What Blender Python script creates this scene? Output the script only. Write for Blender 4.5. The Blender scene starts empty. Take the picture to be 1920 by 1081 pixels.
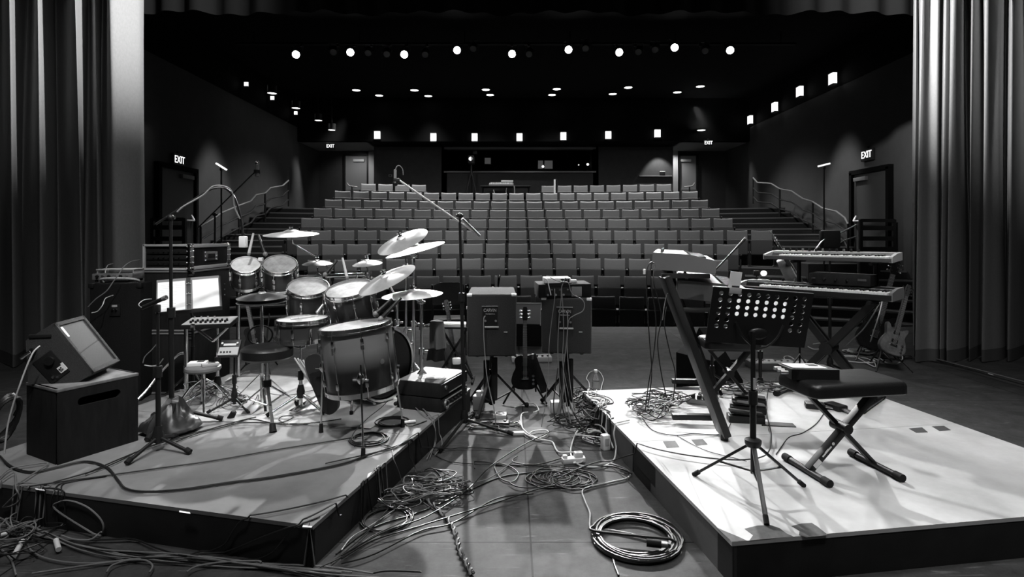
import bpy, bmesh, math, random
from mathutils import Matrix, Vector
R = math.radians
PI = math.pi
S = bpy.context.scene
COL = S.collection
FPX, CAMH, HOR = 1050.0, 1.555, 442.0

def G(x, y, z=0.0):
    """point at height z that the photograph shows at (x, y)"""
    d = FPX * (CAMH - z) / (y - HOR)
    return Vector(((x - 960) * d / FPX, d, z))

def W(x, y, d):
    return Vector(((x - 960) * d / FPX, d, CAMH - (y - HOR) * d / FPX))

# ------------------------------------------------------------------ materials
def mat(name, g, rough=0.6, metal=0.0, var=0.0, scale=6.0, bump=0.0, bscale=60.0, coat=0.0, emit=0.0, spec=0.5, stretch=None):
    m = bpy.data.materials.new(name)
    m.use_nodes = True
    nt = m.node_tree
    b = nt.nodes['Principled BSDF']
    b.inputs['Base Color'].default_value = (g, g, g, 1)
    b.inputs['Roughness'].default_value = rough
    b.inputs['Metallic'].default_value = metal
    b.inputs['Coat Weight'].default_value = coat
    b.inputs['Specular IOR Level'].default_value = spec
    if emit:
        b.inputs['Emission Color'].default_value = (1, 1, 1, 1)
        b.inputs['Emission Strength'].default_value = emit
    if var or bump:
        tc = nt.nodes.new('ShaderNodeTexCoord')
        mp = nt.nodes.new('ShaderNodeMapping')
        nt.links.new(tc.outputs['Object'], mp.inputs['Vector'])
        if stretch:
            mp.inputs['Scale'].default_value = stretch
    if var:
        n = nt.nodes.new('ShaderNodeTexNoise')
        n.inputs['Scale'].default_value = scale
        n.inputs['Detail'].default_value = 6
        n.inputs['Roughness'].default_value = 0.65
        r = nt.nodes.new('ShaderNodeMapRange')
        r.inputs['From Min'].default_value = 0.3
        r.inputs['From Max'].default_value = 0.7
        r.inputs['To Min'].default_value = max(0.0, g * (1 - var))
        r.inputs['To Max'].default_value = g * (1 + var)
        nt.links.new(mp.outputs[0], n.inputs['Vector'])
        nt.links.new(n.outputs[0], r.inputs['Value'])
        nt.links.new(r.outputs[0], b.inputs['Base Color'])
    if bump:
        n2 = nt.nodes.new('ShaderNodeTexNoise')
        n2.inputs['Scale'].default_value = bscale
        n2.inputs['Detail'].default_value = 3
        bp = nt.nodes.new('ShaderNodeBump')
        bp.inputs['Strength'].default_value = bump
        bp.inputs['Distance'].default_value = 0.01
        nt.links.new(mp.outputs[0], n2.inputs['Vector'])
        nt.links.new(n2.outputs[0], bp.inputs['Height'])
        nt.links.new(bp.outputs[0], b.inputs['Normal'])
    return m

M = dict(
    tolex=mat('black_carpet_covering', 0.006, 0.9, spec=0.2, var=0.35, scale=90, bump=0.5, bscale=300),
    speaker=mat('speaker_carpet', 0.032, 0.95, spec=0.25, var=0.3, scale=140, bump=0.6, bscale=350),
    blackwood=mat('black_painted_wood', 0.008, 0.7, spec=0.25, var=0.5, scale=9, stretch=(3, 3, 0.6)),
    blackmetal=mat('black_metal', 0.009, 0.38, spec=0.4),
    blackgloss=mat('glossy_black', 0.012, 0.18, coat=0.4),
    plastic=mat('black_plastic', 0.010, 0.45, spec=0.35),
    rubber=mat('black_rubber', 0.008, 0.75, spec=0.25),
    vinyl=mat('black_vinyl', 0.010, 0.36, bump=0.15, bscale=120),
    chrome=mat('chrome', 0.75, 0.18, 1.0),
    steel=mat('brushed_steel', 0.5, 0.38, 1.0),
    alu=mat('aluminium_edge', 0.55, 0.45, 0.35),
    cymbal=mat('cymbal_bronze', 0.55, 0.36, 0.6, var=0.12, scale=14),
    cymbald=mat('dull_cymbal_bronze', 0.25, 0.38, 0.9, var=0.2, scale=14),
    head=mat('coated_drum_head', 0.5, 0.6, var=0.22, scale=14),
    headd=mat('worn_drum_head', 0.24, 0.5, var=0.4, scale=12),
    headf=mat('dark_worn_drum_head', 0.10, 0.6, var=0.4, scale=12),
    headk=mat('black_drum_head', 0.012, 0.3),
    paper=mat('white_paper', 0.85, 0.8),
    white=mat('white_plastic', 0.75, 0.4),
    lightgrey=mat('light_grey_plastic', 0.42, 0.45),
    darkgrey=mat('dark_grey_plastic', 0.06, 0.55),
    midgrey=mat('mid_grey_plastic', 0.16, 0.5),
    silver=mat('silver_panel', 0.5, 0.4, 0.6),
    ink=mat('grey_print', 0.35, 0.7),
    whiteprint=mat('white_print', 0.8, 0.6),
    wood=mat('dark_stained_wood', 0.09, 0.4, var=0.4, scale=8, stretch=(1, 1, 0.15)),
    fret=mat('fretboard_wood', 0.05, 0.5),
    palewood=mat('pale_wood', 0.55, 0.6, var=0.15, scale=20),
    sunburst=mat('figured_guitar_top', 0.17, 0.25, coat=0.4, var=0.5, scale=9),
    spruce=mat('spruce_top', 0.42, 0.35, coat=0.3, var=0.12, scale=10, stretch=(6, 1, 0.3)),
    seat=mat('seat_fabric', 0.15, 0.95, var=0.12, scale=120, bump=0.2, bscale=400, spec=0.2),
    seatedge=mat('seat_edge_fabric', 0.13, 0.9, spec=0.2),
    seatshade=mat('shaded_seat_fabric', 0.075, 0.9, var=0.15, scale=120, spec=0.2),  # darker copy of seat fabric, with the tipped pans' shade painted in
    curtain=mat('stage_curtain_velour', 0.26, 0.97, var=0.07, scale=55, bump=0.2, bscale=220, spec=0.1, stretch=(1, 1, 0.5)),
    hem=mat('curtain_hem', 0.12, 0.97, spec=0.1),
    border=mat('black_border_velour', 0.008, 0.95, spec=0.1),
    blackwall=mat('black_paint', 0.003, 0.9, spec=0.1),
    pale=mat('painted_light_strip', 0.5, 0.8),  # pale tone stands in for light falling on the wall strips
    wall=mat('grey_wall_paint', 0.055, 0.9, var=0.1, scale=3),
    backwall=mat('dark_grey_block_wall', 0.05, 0.9, var=0.12, scale=5),
    doorm=mat('dark_door_leaf', 0.05, 0.5),
    doorl=mat('pale_door_leaf', 0.30, 0.5),
    soffit=mat('painted_light_soffit', 0.22, 0.9),  # light on the vestibule soffits is put into this paler colour
    tread=mat('dark_carpet_tread', 0.016, 0.9, var=0.3, scale=30),
    nosing=mat('stair_nosing', 0.13, 0.6),
    sandbag=mat('sandbag_nylon', 0.022, 0.42, bump=0.35, bscale=14),
    towel=mat('grey_towel', 0.11, 0.98, bump=0.5, bscale=260, spec=0.1),
    towelb=mat('black_towel', 0.012, 0.98, spec=0.1),
    cable=mat('black_cable', 0.014, 0.42),
    cableg=mat('grey_cable', 0.17, 0.5),
    cablew=mat('white_cable', 0.62, 0.5),
    tape=mat('white_tape', 0.8, 0.7),
    tapek=mat('dark_gaffer_tape', 0.045, 0.7, var=0.3, scale=60),
    chip=mat('bare_dark_paint', 0.06, 0.7, var=0.3, scale=40),
    mat_=mat('pale_painted_board', 0.42, 0.65, var=0.25, scale=4, bump=0.15, bscale=14),
    riserg=mat('grey_riser_top', 0.165, 0.72, var=0.22, scale=2.6, bump=0.12, bscale=8),
    riserw=mat('white_riser_top', 0.48, 0.7, var=0.16, scale=3.2, bump=0.1, bscale=8),
    riserk=mat('black_riser_side', 0.012, 0.6, var=0.4, scale=6),
    risers=mat('grey_riser_side', 0.13, 0.6, var=0.15, scale=5),
    lens=mat('lit_lens', 0.9, 0.4, emit=60.0),
    lensdim=mat('dim_lens', 0.30, 0.2),
    downl=mat('lit_downlight', 0.9, 0.4, emit=4.0),
    sconce=mat('lit_sconce_glass', 0.9, 0.4, emit=2.2),
    exitw=mat('lit_exit_letters', 0.9, 0.4, emit=1.6),
    exitp=mat('exit_sign_face', 0.02, 0.5),
    boomgrey=mat('pale_boom_lacquer', 0.5, 0.4, 0.2),
    led=mat('lit_stand_bar', 0.8, 0.4, emit=0.9),
    screen=mat('lit_booth_screen', 0.1, 0.4, emit=0.035),
    bulb=mat('lit_small_lamp', 0.8, 0.4, emit=1.2),
)

for nm in ('speaker',):
    b_ = M[nm].node_tree.nodes['Principled BSDF']; b_.inputs['Sheen Weight'].default_value = 0.2; b_.inputs['Sheen Roughness'].default_value = 0.45
for nm in ('cymbal', 'cymbald'):
    nt_ = M[nm].node_tree; b_ = nt_.nodes['Principled BSDF']; b_.inputs['Anisotropic'].default_value = 0.85
    tg_ = nt_.nodes.new('ShaderNodeTangent'); tg_.direction_type = 'RADIAL'; tg_.axis = 'Z'
    nt_.links.new(tg_.outputs[0], b_.inputs['Tangent'])
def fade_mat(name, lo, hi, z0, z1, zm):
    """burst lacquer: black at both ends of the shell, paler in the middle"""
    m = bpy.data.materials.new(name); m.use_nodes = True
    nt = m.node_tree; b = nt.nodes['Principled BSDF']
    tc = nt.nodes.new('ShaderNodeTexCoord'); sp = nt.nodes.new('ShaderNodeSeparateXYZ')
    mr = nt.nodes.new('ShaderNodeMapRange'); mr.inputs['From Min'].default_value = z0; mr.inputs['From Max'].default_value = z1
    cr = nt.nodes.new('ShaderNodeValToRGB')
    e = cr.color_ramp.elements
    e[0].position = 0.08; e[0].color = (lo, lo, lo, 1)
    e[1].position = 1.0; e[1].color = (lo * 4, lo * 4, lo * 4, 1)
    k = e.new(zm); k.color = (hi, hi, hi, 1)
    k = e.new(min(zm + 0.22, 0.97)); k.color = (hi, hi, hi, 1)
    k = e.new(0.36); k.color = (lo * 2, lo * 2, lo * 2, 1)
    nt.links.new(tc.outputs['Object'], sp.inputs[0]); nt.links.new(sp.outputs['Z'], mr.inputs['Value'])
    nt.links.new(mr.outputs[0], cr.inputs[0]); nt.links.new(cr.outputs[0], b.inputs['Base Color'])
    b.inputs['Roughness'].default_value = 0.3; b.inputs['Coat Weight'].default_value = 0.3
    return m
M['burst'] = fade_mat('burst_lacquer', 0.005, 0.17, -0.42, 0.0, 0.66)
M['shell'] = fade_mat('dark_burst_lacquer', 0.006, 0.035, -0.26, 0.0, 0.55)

def grille_mat():
    m = mat('speaker_grille_mesh', 0.2, 0.7, 0.0, spec=0.2)
    nt = m.node_tree; b = nt.nodes['Principled BSDF']
    tc = nt.nodes.new('ShaderNodeTexCoord'); mp = nt.nodes.new('ShaderNodeMapping'); mp.inputs['Scale'].default_value = (70, 70, 70)
    v = nt.nodes.new('ShaderNodeTexVoronoi'); v.inputs['Randomness'].default_value = 0.15
    r = nt.nodes.new('ShaderNodeMapRange'); r.inputs['From Min'].default_value = 0.15; r.inputs['From Max'].default_value = 0.5
    r.inputs['To Min'].default_value = 0.004; r.inputs['To Max'].default_value = 0.085
    nt.links.new(tc.outputs['Object'], mp.inputs[0]); nt.links.new(mp.outputs[0], v.inputs['Vector'])
    nt.links.new(v.outputs['Distance'], r.inputs['Value']); nt.links.new(r.outputs[0], b.inputs['Base Color'])
    return m
M['grille'] = grille_mat()

def floor_mat():
    m = bpy.data.materials.new('stage_floor_sheets'); m.use_nodes = True
    nt = m.node_tree; b = nt.nodes['Principled BSDF']; L = nt.links.new
    tc = nt.nodes.new('ShaderNodeTexCoord'); mp = nt.nodes.new('ShaderNodeMapping')
    mp.inputs['Location'].default_value = (-0.095, -2.845, 0)
    L(tc.outputs['Object'], mp.inputs[0])
    br = nt.nodes.new('ShaderNodeTexBrick'); br.offset = 0.0
    br.inputs['Scale'].default_value = 1.0; br.inputs['Brick Width'].default_value = 2.44; br.inputs['Row Height'].default_value = 1.22
    br.inputs['Mortar Size'].default_value = 0.005; br.inputs['Mortar Smooth'].default_value = 0.1
    br.inputs['Color1'].default_value = (1, 1, 1, 1); br.inputs['Color2'].default_value = (0.7, 0.7, 0.7, 1); br.inputs['Mortar'].default_value = (0.12, 0.12, 0.12, 1)
    L(mp.outputs[0], br.inputs['Vector'])
    n = nt.nodes.new('ShaderNodeTexNoise'); n.inputs['Scale'].default_value = 4.0; n.inputs['Detail'].default_value = 12; n.inputs['Roughness'].default_value = 0.82
    L(tc.outputs['Object'], n.inputs['Vector'])
    r = nt.nodes.new('ShaderNodeMapRange'); r.inputs['From Min'].default_value = 0.3; r.inputs['From Max'].default_value = 0.7
    r.inputs['To Min'].default_value = 0.024; r.inputs['To Max'].default_value = 0.095
    L(n.outputs[0], r.inputs['Value'])
    # scuffs and scratches
    mp2 = nt.nodes.new('ShaderNodeMapping'); mp2.inputs['Rotation'].default_value = (0, 0, 0.7); mp2.inputs['Scale'].default_value = (1.5, 16, 1)
    L(tc.outputs['Object'], mp2.inputs[0])
    n2 = nt.nodes.new('ShaderNodeTexNoise'); n2.inputs['Scale'].default_value = 2.2; n2.inputs['Detail'].default_value = 8; n2.inputs['Distortion'].default_value = 1.2
    L(mp2.outputs[0], n2.inputs['Vector'])
    r2 = nt.nodes.new('ShaderNodeMapRange'); r2.inputs['From Min'].default_value = 0.62; r2.inputs['From Max'].default_value = 0.72; r2.inputs['To Max'].default_value = 0.09
    L(n2.outputs[0], r2.inputs['Value'])
    ad = nt.nodes.new('ShaderNodeMath'); ad.operation = 'ADD'; L(r.outputs[0], ad.inputs[0]); L(r2.outputs[0], ad.inputs[1])
    mx = nt.nodes.new('ShaderNodeMix'); mx.data_type = 'RGBA'; mx.blend_type = 'MULTIPLY'; mx.inputs['Factor'].default_value = 1.0
    L(ad.outputs[0], mx.inputs['A']); L(br.outputs['Color'], mx.inputs['B']); L(mx.outputs['Result'], b.inputs['Base Color'])
    b.inputs['Roughness'].default_value = 0.66; b.inputs['Specular IOR Level'].default_value = 0.12
    return m
M['floor'] = floor_mat()

# ------------------------------------------------------------------ mesh builder
def zto(o, d, up=None):
    """matrix at o whose z axis runs along d"""
    z = Vector(d).normalized()
    a = Vector(up) if up is not None else Vector((1, 0, 0) if abs(z.x) < 0.9 else (0, 1, 0))
    y = z.cross(a).normalized(); x = y.cross(z)
    m = Matrix((x, y, z)).transposed().to_4x4(); m.translation = Vector(o)
    return m

class MB:
    def __init__(s):
        s.v = []; s.f = []
    def add(s, vs, fs, m=None):
        b = len(s.v)
        for v in vs:
            v = Vector(v)
            s.v.append(m @ v if m is not None else v)
        s.f += [tuple(b + i for i in f) for f in fs]
        return s
    def box(s, c, d, m=None, b=0.0, seg=2):
        bm = bmesh.new(); bmesh.ops.create_cube(bm, size=1)
        for v in bm.verts:
            v.co = Vector((v.co.x * d[0], v.co.y * d[1], v.co.z * d[2]))
        if b:
            bmesh.ops.bevel(bm, geom=bm.edges[:], offset=b, segments=seg, affect='EDGES', profile=0.6)
        bm.verts.index_update()
        vs = [v.co + Vector(c) for v in bm.verts]; fs = [[v.index for v in f.verts] for f in bm.faces]
        bm.free()
        return s.add(vs, fs, m)
    def cyl(s, p, q, r, r2=None, n=14, m=None):
        r2 = r if r2 is None else r2
        p, q = Vector(p), Vector(q)
        t = zto(p, q - p); L = (q - p).length
        vs = []
        for k in range(n):
            a = 2 * PI * k / n
            vs.append(t @ Vector((r * math.cos(a), r * math.sin(a), 0)))
        for k in range(n):
            a = 2 * PI * k / n
            vs.append(t @ Vector((r2 * math.cos(a), r2 * math.sin(a), L)))
        fs = [(k, (k + 1) % n, n + (k + 1) % n, n + k) for k in range(n)] + [tuple(range(n))[::-1], tuple(range(n, 2 * n))]
        return s.add(vs, fs, m)
    def bar(s, p, q, w, h, up=(0, 0, 1), m=None, b=0.0):
        """rectangular bar from p to q"""
        p, q = Vector(p), Vector(q)
        t = zto(p, q - p, up); L = (q - p).length
        t = t if m is None else m @ t
        return s.box((0, 0, L / 2), (h, w, L), t, b)
    def tube(s, pts, r, n=7, closed=False, m=None):
        pts = [Vector(p) for p in pts]
        N = len(pts)
        if N < 2: return s
        up = None; vs = []
        for i in range(N):
            a = pts[(i - 1) % N] if (closed or i > 0) else pts[i]
            c = pts[(i + 1) % N] if (closed or i < N - 1) else pts[i]
            t = c - a
            if t.length < 1e-9: t = Vector((1, 0, 0))
            t.normalize()
            if up is None:
                up = Vector((0, 0, 1)) if abs(t.z) < 0.9 else Vector((1, 0, 0))
            side = t.cross(up)
            if side.length < 1e-6: side = t.orthogonal()
            side.normalize(); up = side.cross(t).normalized()
            rr = r[i] if isinstance(r, (list, tuple)) else r
            for k in range(n):
                an = 2 * PI * k / n
                vs.append(pts[i] + side * (rr * math.cos(an)) + up * (rr * math.sin(an)))
        fs = []
        for i in range(N if closed else N - 1):
            j = (i + 1) % N
            for k in range(n):
                fs.append((i * n + k, i * n + (k + 1) % n, j * n + (k + 1) % n, j * n + k))
        if not closed:
            fs += [tuple(range(n))[::-1], tuple(range((N - 1) * n, N * n))]
        return s.add(vs, fs, m)
    def lathe(s, prof, n=32, m=None, close=False):
        vs = []; ids = []
        for (r, z) in prof:
            if r < 1e-6:
                ids.append([len(vs)]); vs.append((0, 0, z))
            else:
                ids.append(list(range(len(vs), len(vs) + n)))
                vs += [(r * math.cos(2 * PI * k / n), r * math.sin(2 * PI * k / n), z) for k in range(n)]
        fs = []
        prs = list(zip(ids, ids[1:])) + ([(ids[-1], ids[0])] if close else [])
        for A, B in prs:
            for k in range(n):
                j = (k + 1) % n
                if len(A) == 1 and len(B) > 1: fs.append((A[0], B[j], B[k]))
                elif len(B) == 1 and len(A) > 1: fs.append((A[k], A[j], B[0]))
                elif len(A) > 1: fs.append((A[k], A[j], B[j], B[k]))
        return s.add(vs, fs, m)
    def sphere(s, c, r, n=14, m=None, sc=(1, 1, 1)):
        k = max(6, n // 2)
        prof = [(r * math.sin(PI * i / k), -r * math.cos(PI * i / k)) for i in range(k + 1)]
        t = Matrix.Translation(Vector(c)) @ Matrix.Diagonal((sc[0], sc[1], sc[2], 1))
        return s.lathe(prof, n, t if m is None else m @ t)
    def prism(s, poly, z0, z1, m=None):
        n = len(poly)
        vs = [(x, y, z0) for x, y in poly] + [(x, y, z1) for x, y in poly]
        fs = [tuple(range(n))[::-1], tuple(range(n, 2 * n))] + [(k, (k + 1) % n, n + (k + 1) % n, n + k) for k in range(n)]
        return s.add(vs, fs, m)
    def build(s, name, m, parent=None, world=False, smooth=True):
        me = bpy.data.meshes.new(name)
        vs = s.v
        if world and parent is not None:
            inv = WM[parent.name].inverted()
            vs = [inv @ v for v in vs]
        me.from_pydata([tuple(v) for v in vs], [], s.f)
        bm = bmesh.new(); bm.from_mesh(me)
        bmesh.ops.recalc_face_normals(bm, faces=bm.faces[:])
        bm.to_mesh(me); bm.free()
        for mm in (m if isinstance(m, (list, tuple)) else [m]):
            me.materials.append(M[mm] if isinstance(mm, str) else mm)
        if smooth:
            me.polygons.foreach_set('use_smooth', [True] * len(me.polygons))
            try:
                me.set_sharp_from_angle(angle=R(38))
            except Exception:
                pass
        me.update()
        o = bpy.data.objects.new(name, me)
        COL.objects.link(o)
        if parent is not None:
            o.parent = parent
            WM[o.name] = WM[parent.name]
        else:
            WM[o.name] = Matrix.Identity(4)
        return o

WM = {}
def tag(o, label, cat, group=None, kind=None):
    o['label'] = label; o['category'] = cat
    if group: o['group'] = group
    if kind: o['kind'] = kind
    return o
def thing(name, label, cat, loc=(0, 0, 0), yaw=0.0, group=None, mtx=None):
    o = bpy.data.objects.new(name, None); COL.objects.link(o)
    o.empty_display_size = 0.1
    w = mtx.copy() if mtx is not None else Matrix.Translation(Vector(loc)) @ Matrix.Rotation(yaw, 4, 'Z')
    o.matrix_world = w
    WM[o.name] = w
    return tag(o, label, cat, group)
def struct(name, mb, m, smooth=False, parent=None):
    o = mb.build(name, m, parent, smooth=smooth)
    if parent is None: o['kind'] = 'structure'
    return o
def single(name, mb, m, label, cat, group=None, kind=None, smooth=True):
    """a thing that is one mesh; its origin is moved to its base"""
    vs = mb.v
    c = Vector((sum(v.x for v in vs) / len(vs), sum(v.y for v in vs) / len(vs), min(v.z for v in vs)))
    mb.v = [v - c for v in vs]
    o = mb.build(name, m, None, smooth=smooth)
    o.location = c
    WM[o.name] = Matrix.Translation(c)
    return tag(o, label, cat, group, kind)
def catmull(pts, k=8, closed=False):
    pts = [Vector(p) for p in pts]; N = len(pts); out = []
    if N < 3 and not closed: 
        return [pts[0].lerp(pts[-1], i / k) for i in range(k + 1)]
    for i in range(N if closed else N - 1):
        if closed:
            p0, p1, p2, p3 = pts[(i - 1) % N], pts[i], pts[(i + 1) % N], pts[(i + 2) % N]
        else:
            p0, p1, p2, p3 = pts[max(i - 1, 0)], pts[i], pts[i + 1], pts[min(i + 2, N - 1)]
        for j in range(k):
            t = j / k
            out.append(0.5 * ((2 * p1) + (p2 - p0) * t + (2 * p0 - 5 * p1 + 4 * p2 - p3) * t * t + (3 * p1 - p0 - 3 * p2 + p3) * t ** 3))
    if not closed: out.append(pts[-1])
    return out
ORD = 'zeroth first second third fourth fifth sixth seventh eighth ninth tenth eleventh twelfth thirteenth fourteenth fifteenth sixteenth seventeenth eighteenth nineteenth twentieth'.split()
def ordn(n):
    if n <= 20: return ORD[n]
    return 'twenty-' + ORD[n - 20]

# ------------------------------------------------------------------ camera
cd = bpy.data.cameras.new('camera'); cam = bpy.data.objects.new('camera', cd); COL.objects.link(cam)
cam.location = (0, 0, CAMH); cam.rotation_euler = (PI / 2, 0, 0)
cd.sensor_width = 36; cd.lens = FPX / 1920 * 36; cd.shift_y = -(540.5 - HOR) / 1920; cd.clip_start = 0.05; cd.clip_end = 100
S.camera = cam
vs = S.view_settings
vs.view_transform = 'Standard'; vs.look = 'None'; vs.exposure = 0.3; vs.gamma = 1.0; vs.use_curve_mapping = False
w = bpy.data.worlds.new('dark_hall'); S.world = w; w.use_nodes = True
w.node_tree.nodes['Background'].inputs[0].default_value = (1, 1, 1, 1)
w.node_tree.nodes['Background'].inputs[1].default_value = 0.002

def spot(name, loc, to, watt, size, blend=0.5, rad=0.06):
    d = bpy.data.lights.new(name, 'SPOT'); d.energy = watt; d.spot_size = R(size); d.spot_blend = blend; d.shadow_soft_size = rad
    o = bpy.data.objects.new(name, d); COL.objects.link(o)
    o.location = loc; o.rotation_euler = (Vector(to) - Vector(loc)).to_track_quat('-Z', 'Y').to_euler()
    return o

# ------------------------------------------------------------------ risers' footprints (used by cables)
def quad(o, u, v, a, b):
    o, u, v = Vector(o), Vector(u), Vector(v)
    return [o, o + u * a, o + u * a + v * b, o + v * b]
RH = 0.2
ru, rv = Vector((math.cos(.148), math.sin(.148), 0)), Vector((-math.sin(.148), math.cos(.148), 0))
rO = Vector((0.974, 2.481, 0))
lu, lv = Vector((-.973, .2308, 0)), Vector((.2308, .973, 0))
lO = Vector((-.93, 2.62, 0))
RQ = quad(rO, ru, rv, 2.44, 2.44)
LQ = quad(lO, lu, lv, 2.44, 2.44)
def inside(p, o, u, v, a, b, e=0.0):
    d = Vector((p[0], p[1], 0)) - o
    return -e <= d.dot(u) <= a + e and -e <= d.dot(v) <= b + e
def surf(p, e=0.012):
    return RH if inside(p, rO, ru, rv, 2.44, 2.44, e) or inside(p, lO, lu, lv, 2.44, 2.44, e) else 0.0
def GS(x, y):
    p = G(x, y, RH)
    if surf(p): return p
    q = G(x, y, 0.0)
    if surf(q):                      # the pixel shows a riser's side: find where the ray meets it
        a, b = p, q
        for _ in range(24):
            c = (a + b) / 2
            if surf(c): b = c
            else: a = c
        q = a
    return q
# ================================================================== THE HALL
XL, XR = -7.4, 8.2
DB = 20.6
b = MB().box((0.5, 3.8, -0.3), (22, 11.6, 0.6)); struct('floor', b, 'floor')
b = MB().box((0.5, 17, -0.75), (20, 15, 0.3)); struct('floor_house', b, 'tread')
b = MB().box((0.5, 10, 6.45), (20, 28, 0.3)); struct('ceiling', b, 'blackwall')
ZG = 5.3
b = MB().box((XL - .1, 15.5, (ZG - .6) / 2), (.2, 14, ZG + .6)); struct('wall_left', b, 'wall')
b = MB().box((XL - .1, 15.5, (ZG + 6.4) / 2), (.22, 14, 6.4 - ZG)); struct('wall_left_upper', b, 'blackwall')
b = MB().box((XR + .1, 15.5, (ZG - .6) / 2), (.2, 14, ZG + .6)); struct('wall_right', b, 'wall')
b = MB().box((XR + .1, 15.5, (ZG + 6.4) / 2), (.22, 14, 6.4 - ZG)); struct('wall_right_upper', b, 'blackwall')
# wing walls behind the curtains, closing the stage
b = MB().box((-9.1, 3, 3), (.2, 13, 7)); struct('wall_wing_left', b, 'blackwall')
b = MB().box((10.0, 3, 3), (.2, 13, 7)); struct('wall_wing_right', b, 'blackwall')
b = MB().box((.5, -2.1, 3), (19, .2, 7)); struct('wall_behind_camera', b, 'blackwall')
b = MB()
b.box((-8.2, 8.8, 3), (1.8, .25, 7.0)); struct('wall_proscenium_left', b, 'blackwall')
b = MB().box((9.1, 8.8, 3), (1.8, .25, 7.0)); struct('wall_proscenium_right', b, 'blackwall')

# back wall with the control booth opening
def xd(px, d): return (px - 960) * d / FPX
def zd(py, d): return CAMH + (HOR - py) * d / FPX
x0, x1 = xd(701, DB), xd(1262, DB)
wx0, wx1, wz0, wz1 = xd(838, DB), xd(1112, DB), zd(321, DB), zd(280, DB)
b = MB()
def wallpiece(a, c, z0, z1): b.box(((a + c) / 2, DB + .1, (z0 + z1) / 2), (c - a, .2, z1 - z0))
wallpiece(x0, wx0, 2, 4.83); wallpiece(wx1, x1, 2, 4.83); wallpiece(wx0, wx1, 2, wz0); wallpiece(wx0, wx1, wz1, 4.83)
struct('wall_back', b, 'backwall')
b = MB().box((.5, 19.4, 5.56), (16.2, .2, 1.5)); struct('wall_fascia', b, 'blackwall')
b = MB().box(((x0 + x1) / 2, 20.1, 4.9), (x1 - x0, 1.2, .1)); struct('ceiling_under_fascia', b, 'blackwall')  # centre soffit coloured black to stand in for its lack of light
b = MB().box((0.4, 23.4, 4), (12, .2, 3.2)).box((wx0 - .1, 22, 4), (.2, 2.8, 3.2)).box((wx1 + .1, 22, 4), (.2, 2.8, 3.2)).box((0.4, 22, 2.9), (7, 2.8, .2)); struct('wall_booth', b, 'blackwall')
b = MB()
b.box(((wx0 + wx1) / 2, DB - .02, wz1 + .04), (wx1 - wx0 + .2, .12, .07)); b.box(((wx0 + wx1) / 2, DB - .03, wz0 - .03), (wx1 - wx0 + .2, .16, .05))
struct('window_1', b, 'midgrey')
# ledge along the wall at the right of the booth
b = MB().box((xd(1228, DB), DB - .05, zd(330, DB)), (1.2, .12, .05)); struct('trim_1', b, 'midgrey')
# vestibules at the back corners
def vestibule(side, xa, xb, sA, sB, dA, dB2, hinge, n):
    # xa..xb: span of the vestibule, sA..sB: wall strip painted pale as if lit, dA..dB2: door
    b = MB().box(((xa + xb) / 2, 20.45, 4.86), (xb - xa, 2.3, .1)); struct('ceiling_vestibule_' + side, b, 'soffit')
    D = 21.5
    b = MB()
    for (p, q) in ((min(xa, dA), max(min(xa, dA), min(dA, dB2))),):
        pass
    zt = zd(290, D)
    segs = sorted([xa, dA, dB2, xb])
    b.box(((segs[0] + segs[1]) / 2, D + .1, 3.4), (segs[1] - segs[0], .2, 2.9))
    b.box(((segs[2] + segs[3]) / 2, D + .1, 3.4), (segs[3] - segs[2], .2, 2.9))
    b.box(((segs[1] + segs[2]) / 2, D + .1, (zt + 4.86) / 2), (segs[2] - segs[1], .2, 4.86 - zt))
    struct('wall_vestibule_' + side, b, 'wall')
    sx_ = (sA + sB) / 2
    struct('trim_%d' % n, MB().box((sx_, D - .03, 3.55), (abs(sB - sA), .1, 2.5)), 'pale')
    fr = MB()
    for x in (dA, dB2): fr.box((x, D - .02, (zt + 2.4) / 2), (.07, .1, zt - 2.4))
    fr.box(((dA + dB2) / 2, D - .02, zt), (dB2 - dA + .07, .1, .07))
    dm = MB().box(((dA + dB2) / 2, D + .06, (zt + 2.4) / 2), (dB2 - dA, .06, zt - 2.4))
    d = dm.build('door_%d' % n, 'doorl', smooth=False); d['kind'] = 'structure'
    fr.build('door_frame', 'plastic', d, smooth=False)
    MB().box(((dA + dB2) / 2 + .1 * hinge, D - .0, zt - .22), (.42, .1, .1), None, .01).build('door_closer', 'white', d)
    MB().box(((dA + dB2) / 2, D - .02, 3.3), (.7, .06, .06)).build('push_bar', 'steel', d)
vestibule('left', XL, x0, xd(692, 21.5), xd(705, 21.5), xd(646, 21.5), xd(690, 21.5), 1, 3)
vestibule('right', x1, XR, xd(1254, 21.5), xd(1270, 21.5), xd(1273, 21.5), xd(1307, 21.5), -1, 4)

# side doors
def side_door(px0, px1, ptop, X, n, s):
    d0, d1 = X * FPX / (px0 - 960), X * FPX / (px1 - 960)
    dn, df = min(d0, d1), max(d0, d1)
    zt = 3.05; zb = 0.95
    dm = MB().box((X - s * .03, (dn + df) / 2, (zt + zb) / 2), (.05, df - dn - .12, zt - zb))
    d = dm.build('door_%d' % n, 'doorm', smooth=False); d['kind'] = 'structure'
    fr = MB()
    for y in (dn, df): fr.box((X - s * .06, y, (zt + zb) / 2), (.12, .09, zt - zb))
    fr.box((X - s * .06, (dn + df) / 2, zt), (.12, df - dn + .09, .1))
    fr.build('door_frame', 'blackwall', d, smooth=False)
    MB().box((X - s * .08, df - .35, zt - .17), (.08, .45, .09), None, .01).build('door_closer', 'midgrey', d)
    bar = MB().cyl((X - s * .12, dn + .12, 1.9), (X - s * .12, df - .15, 1.9), .022).cyl((X - s * .12, df - .15, 1.9), (X - s * .04, df - .12, 2.02), .03)
    bar.build('push_bar', 'alu', d)
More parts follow.
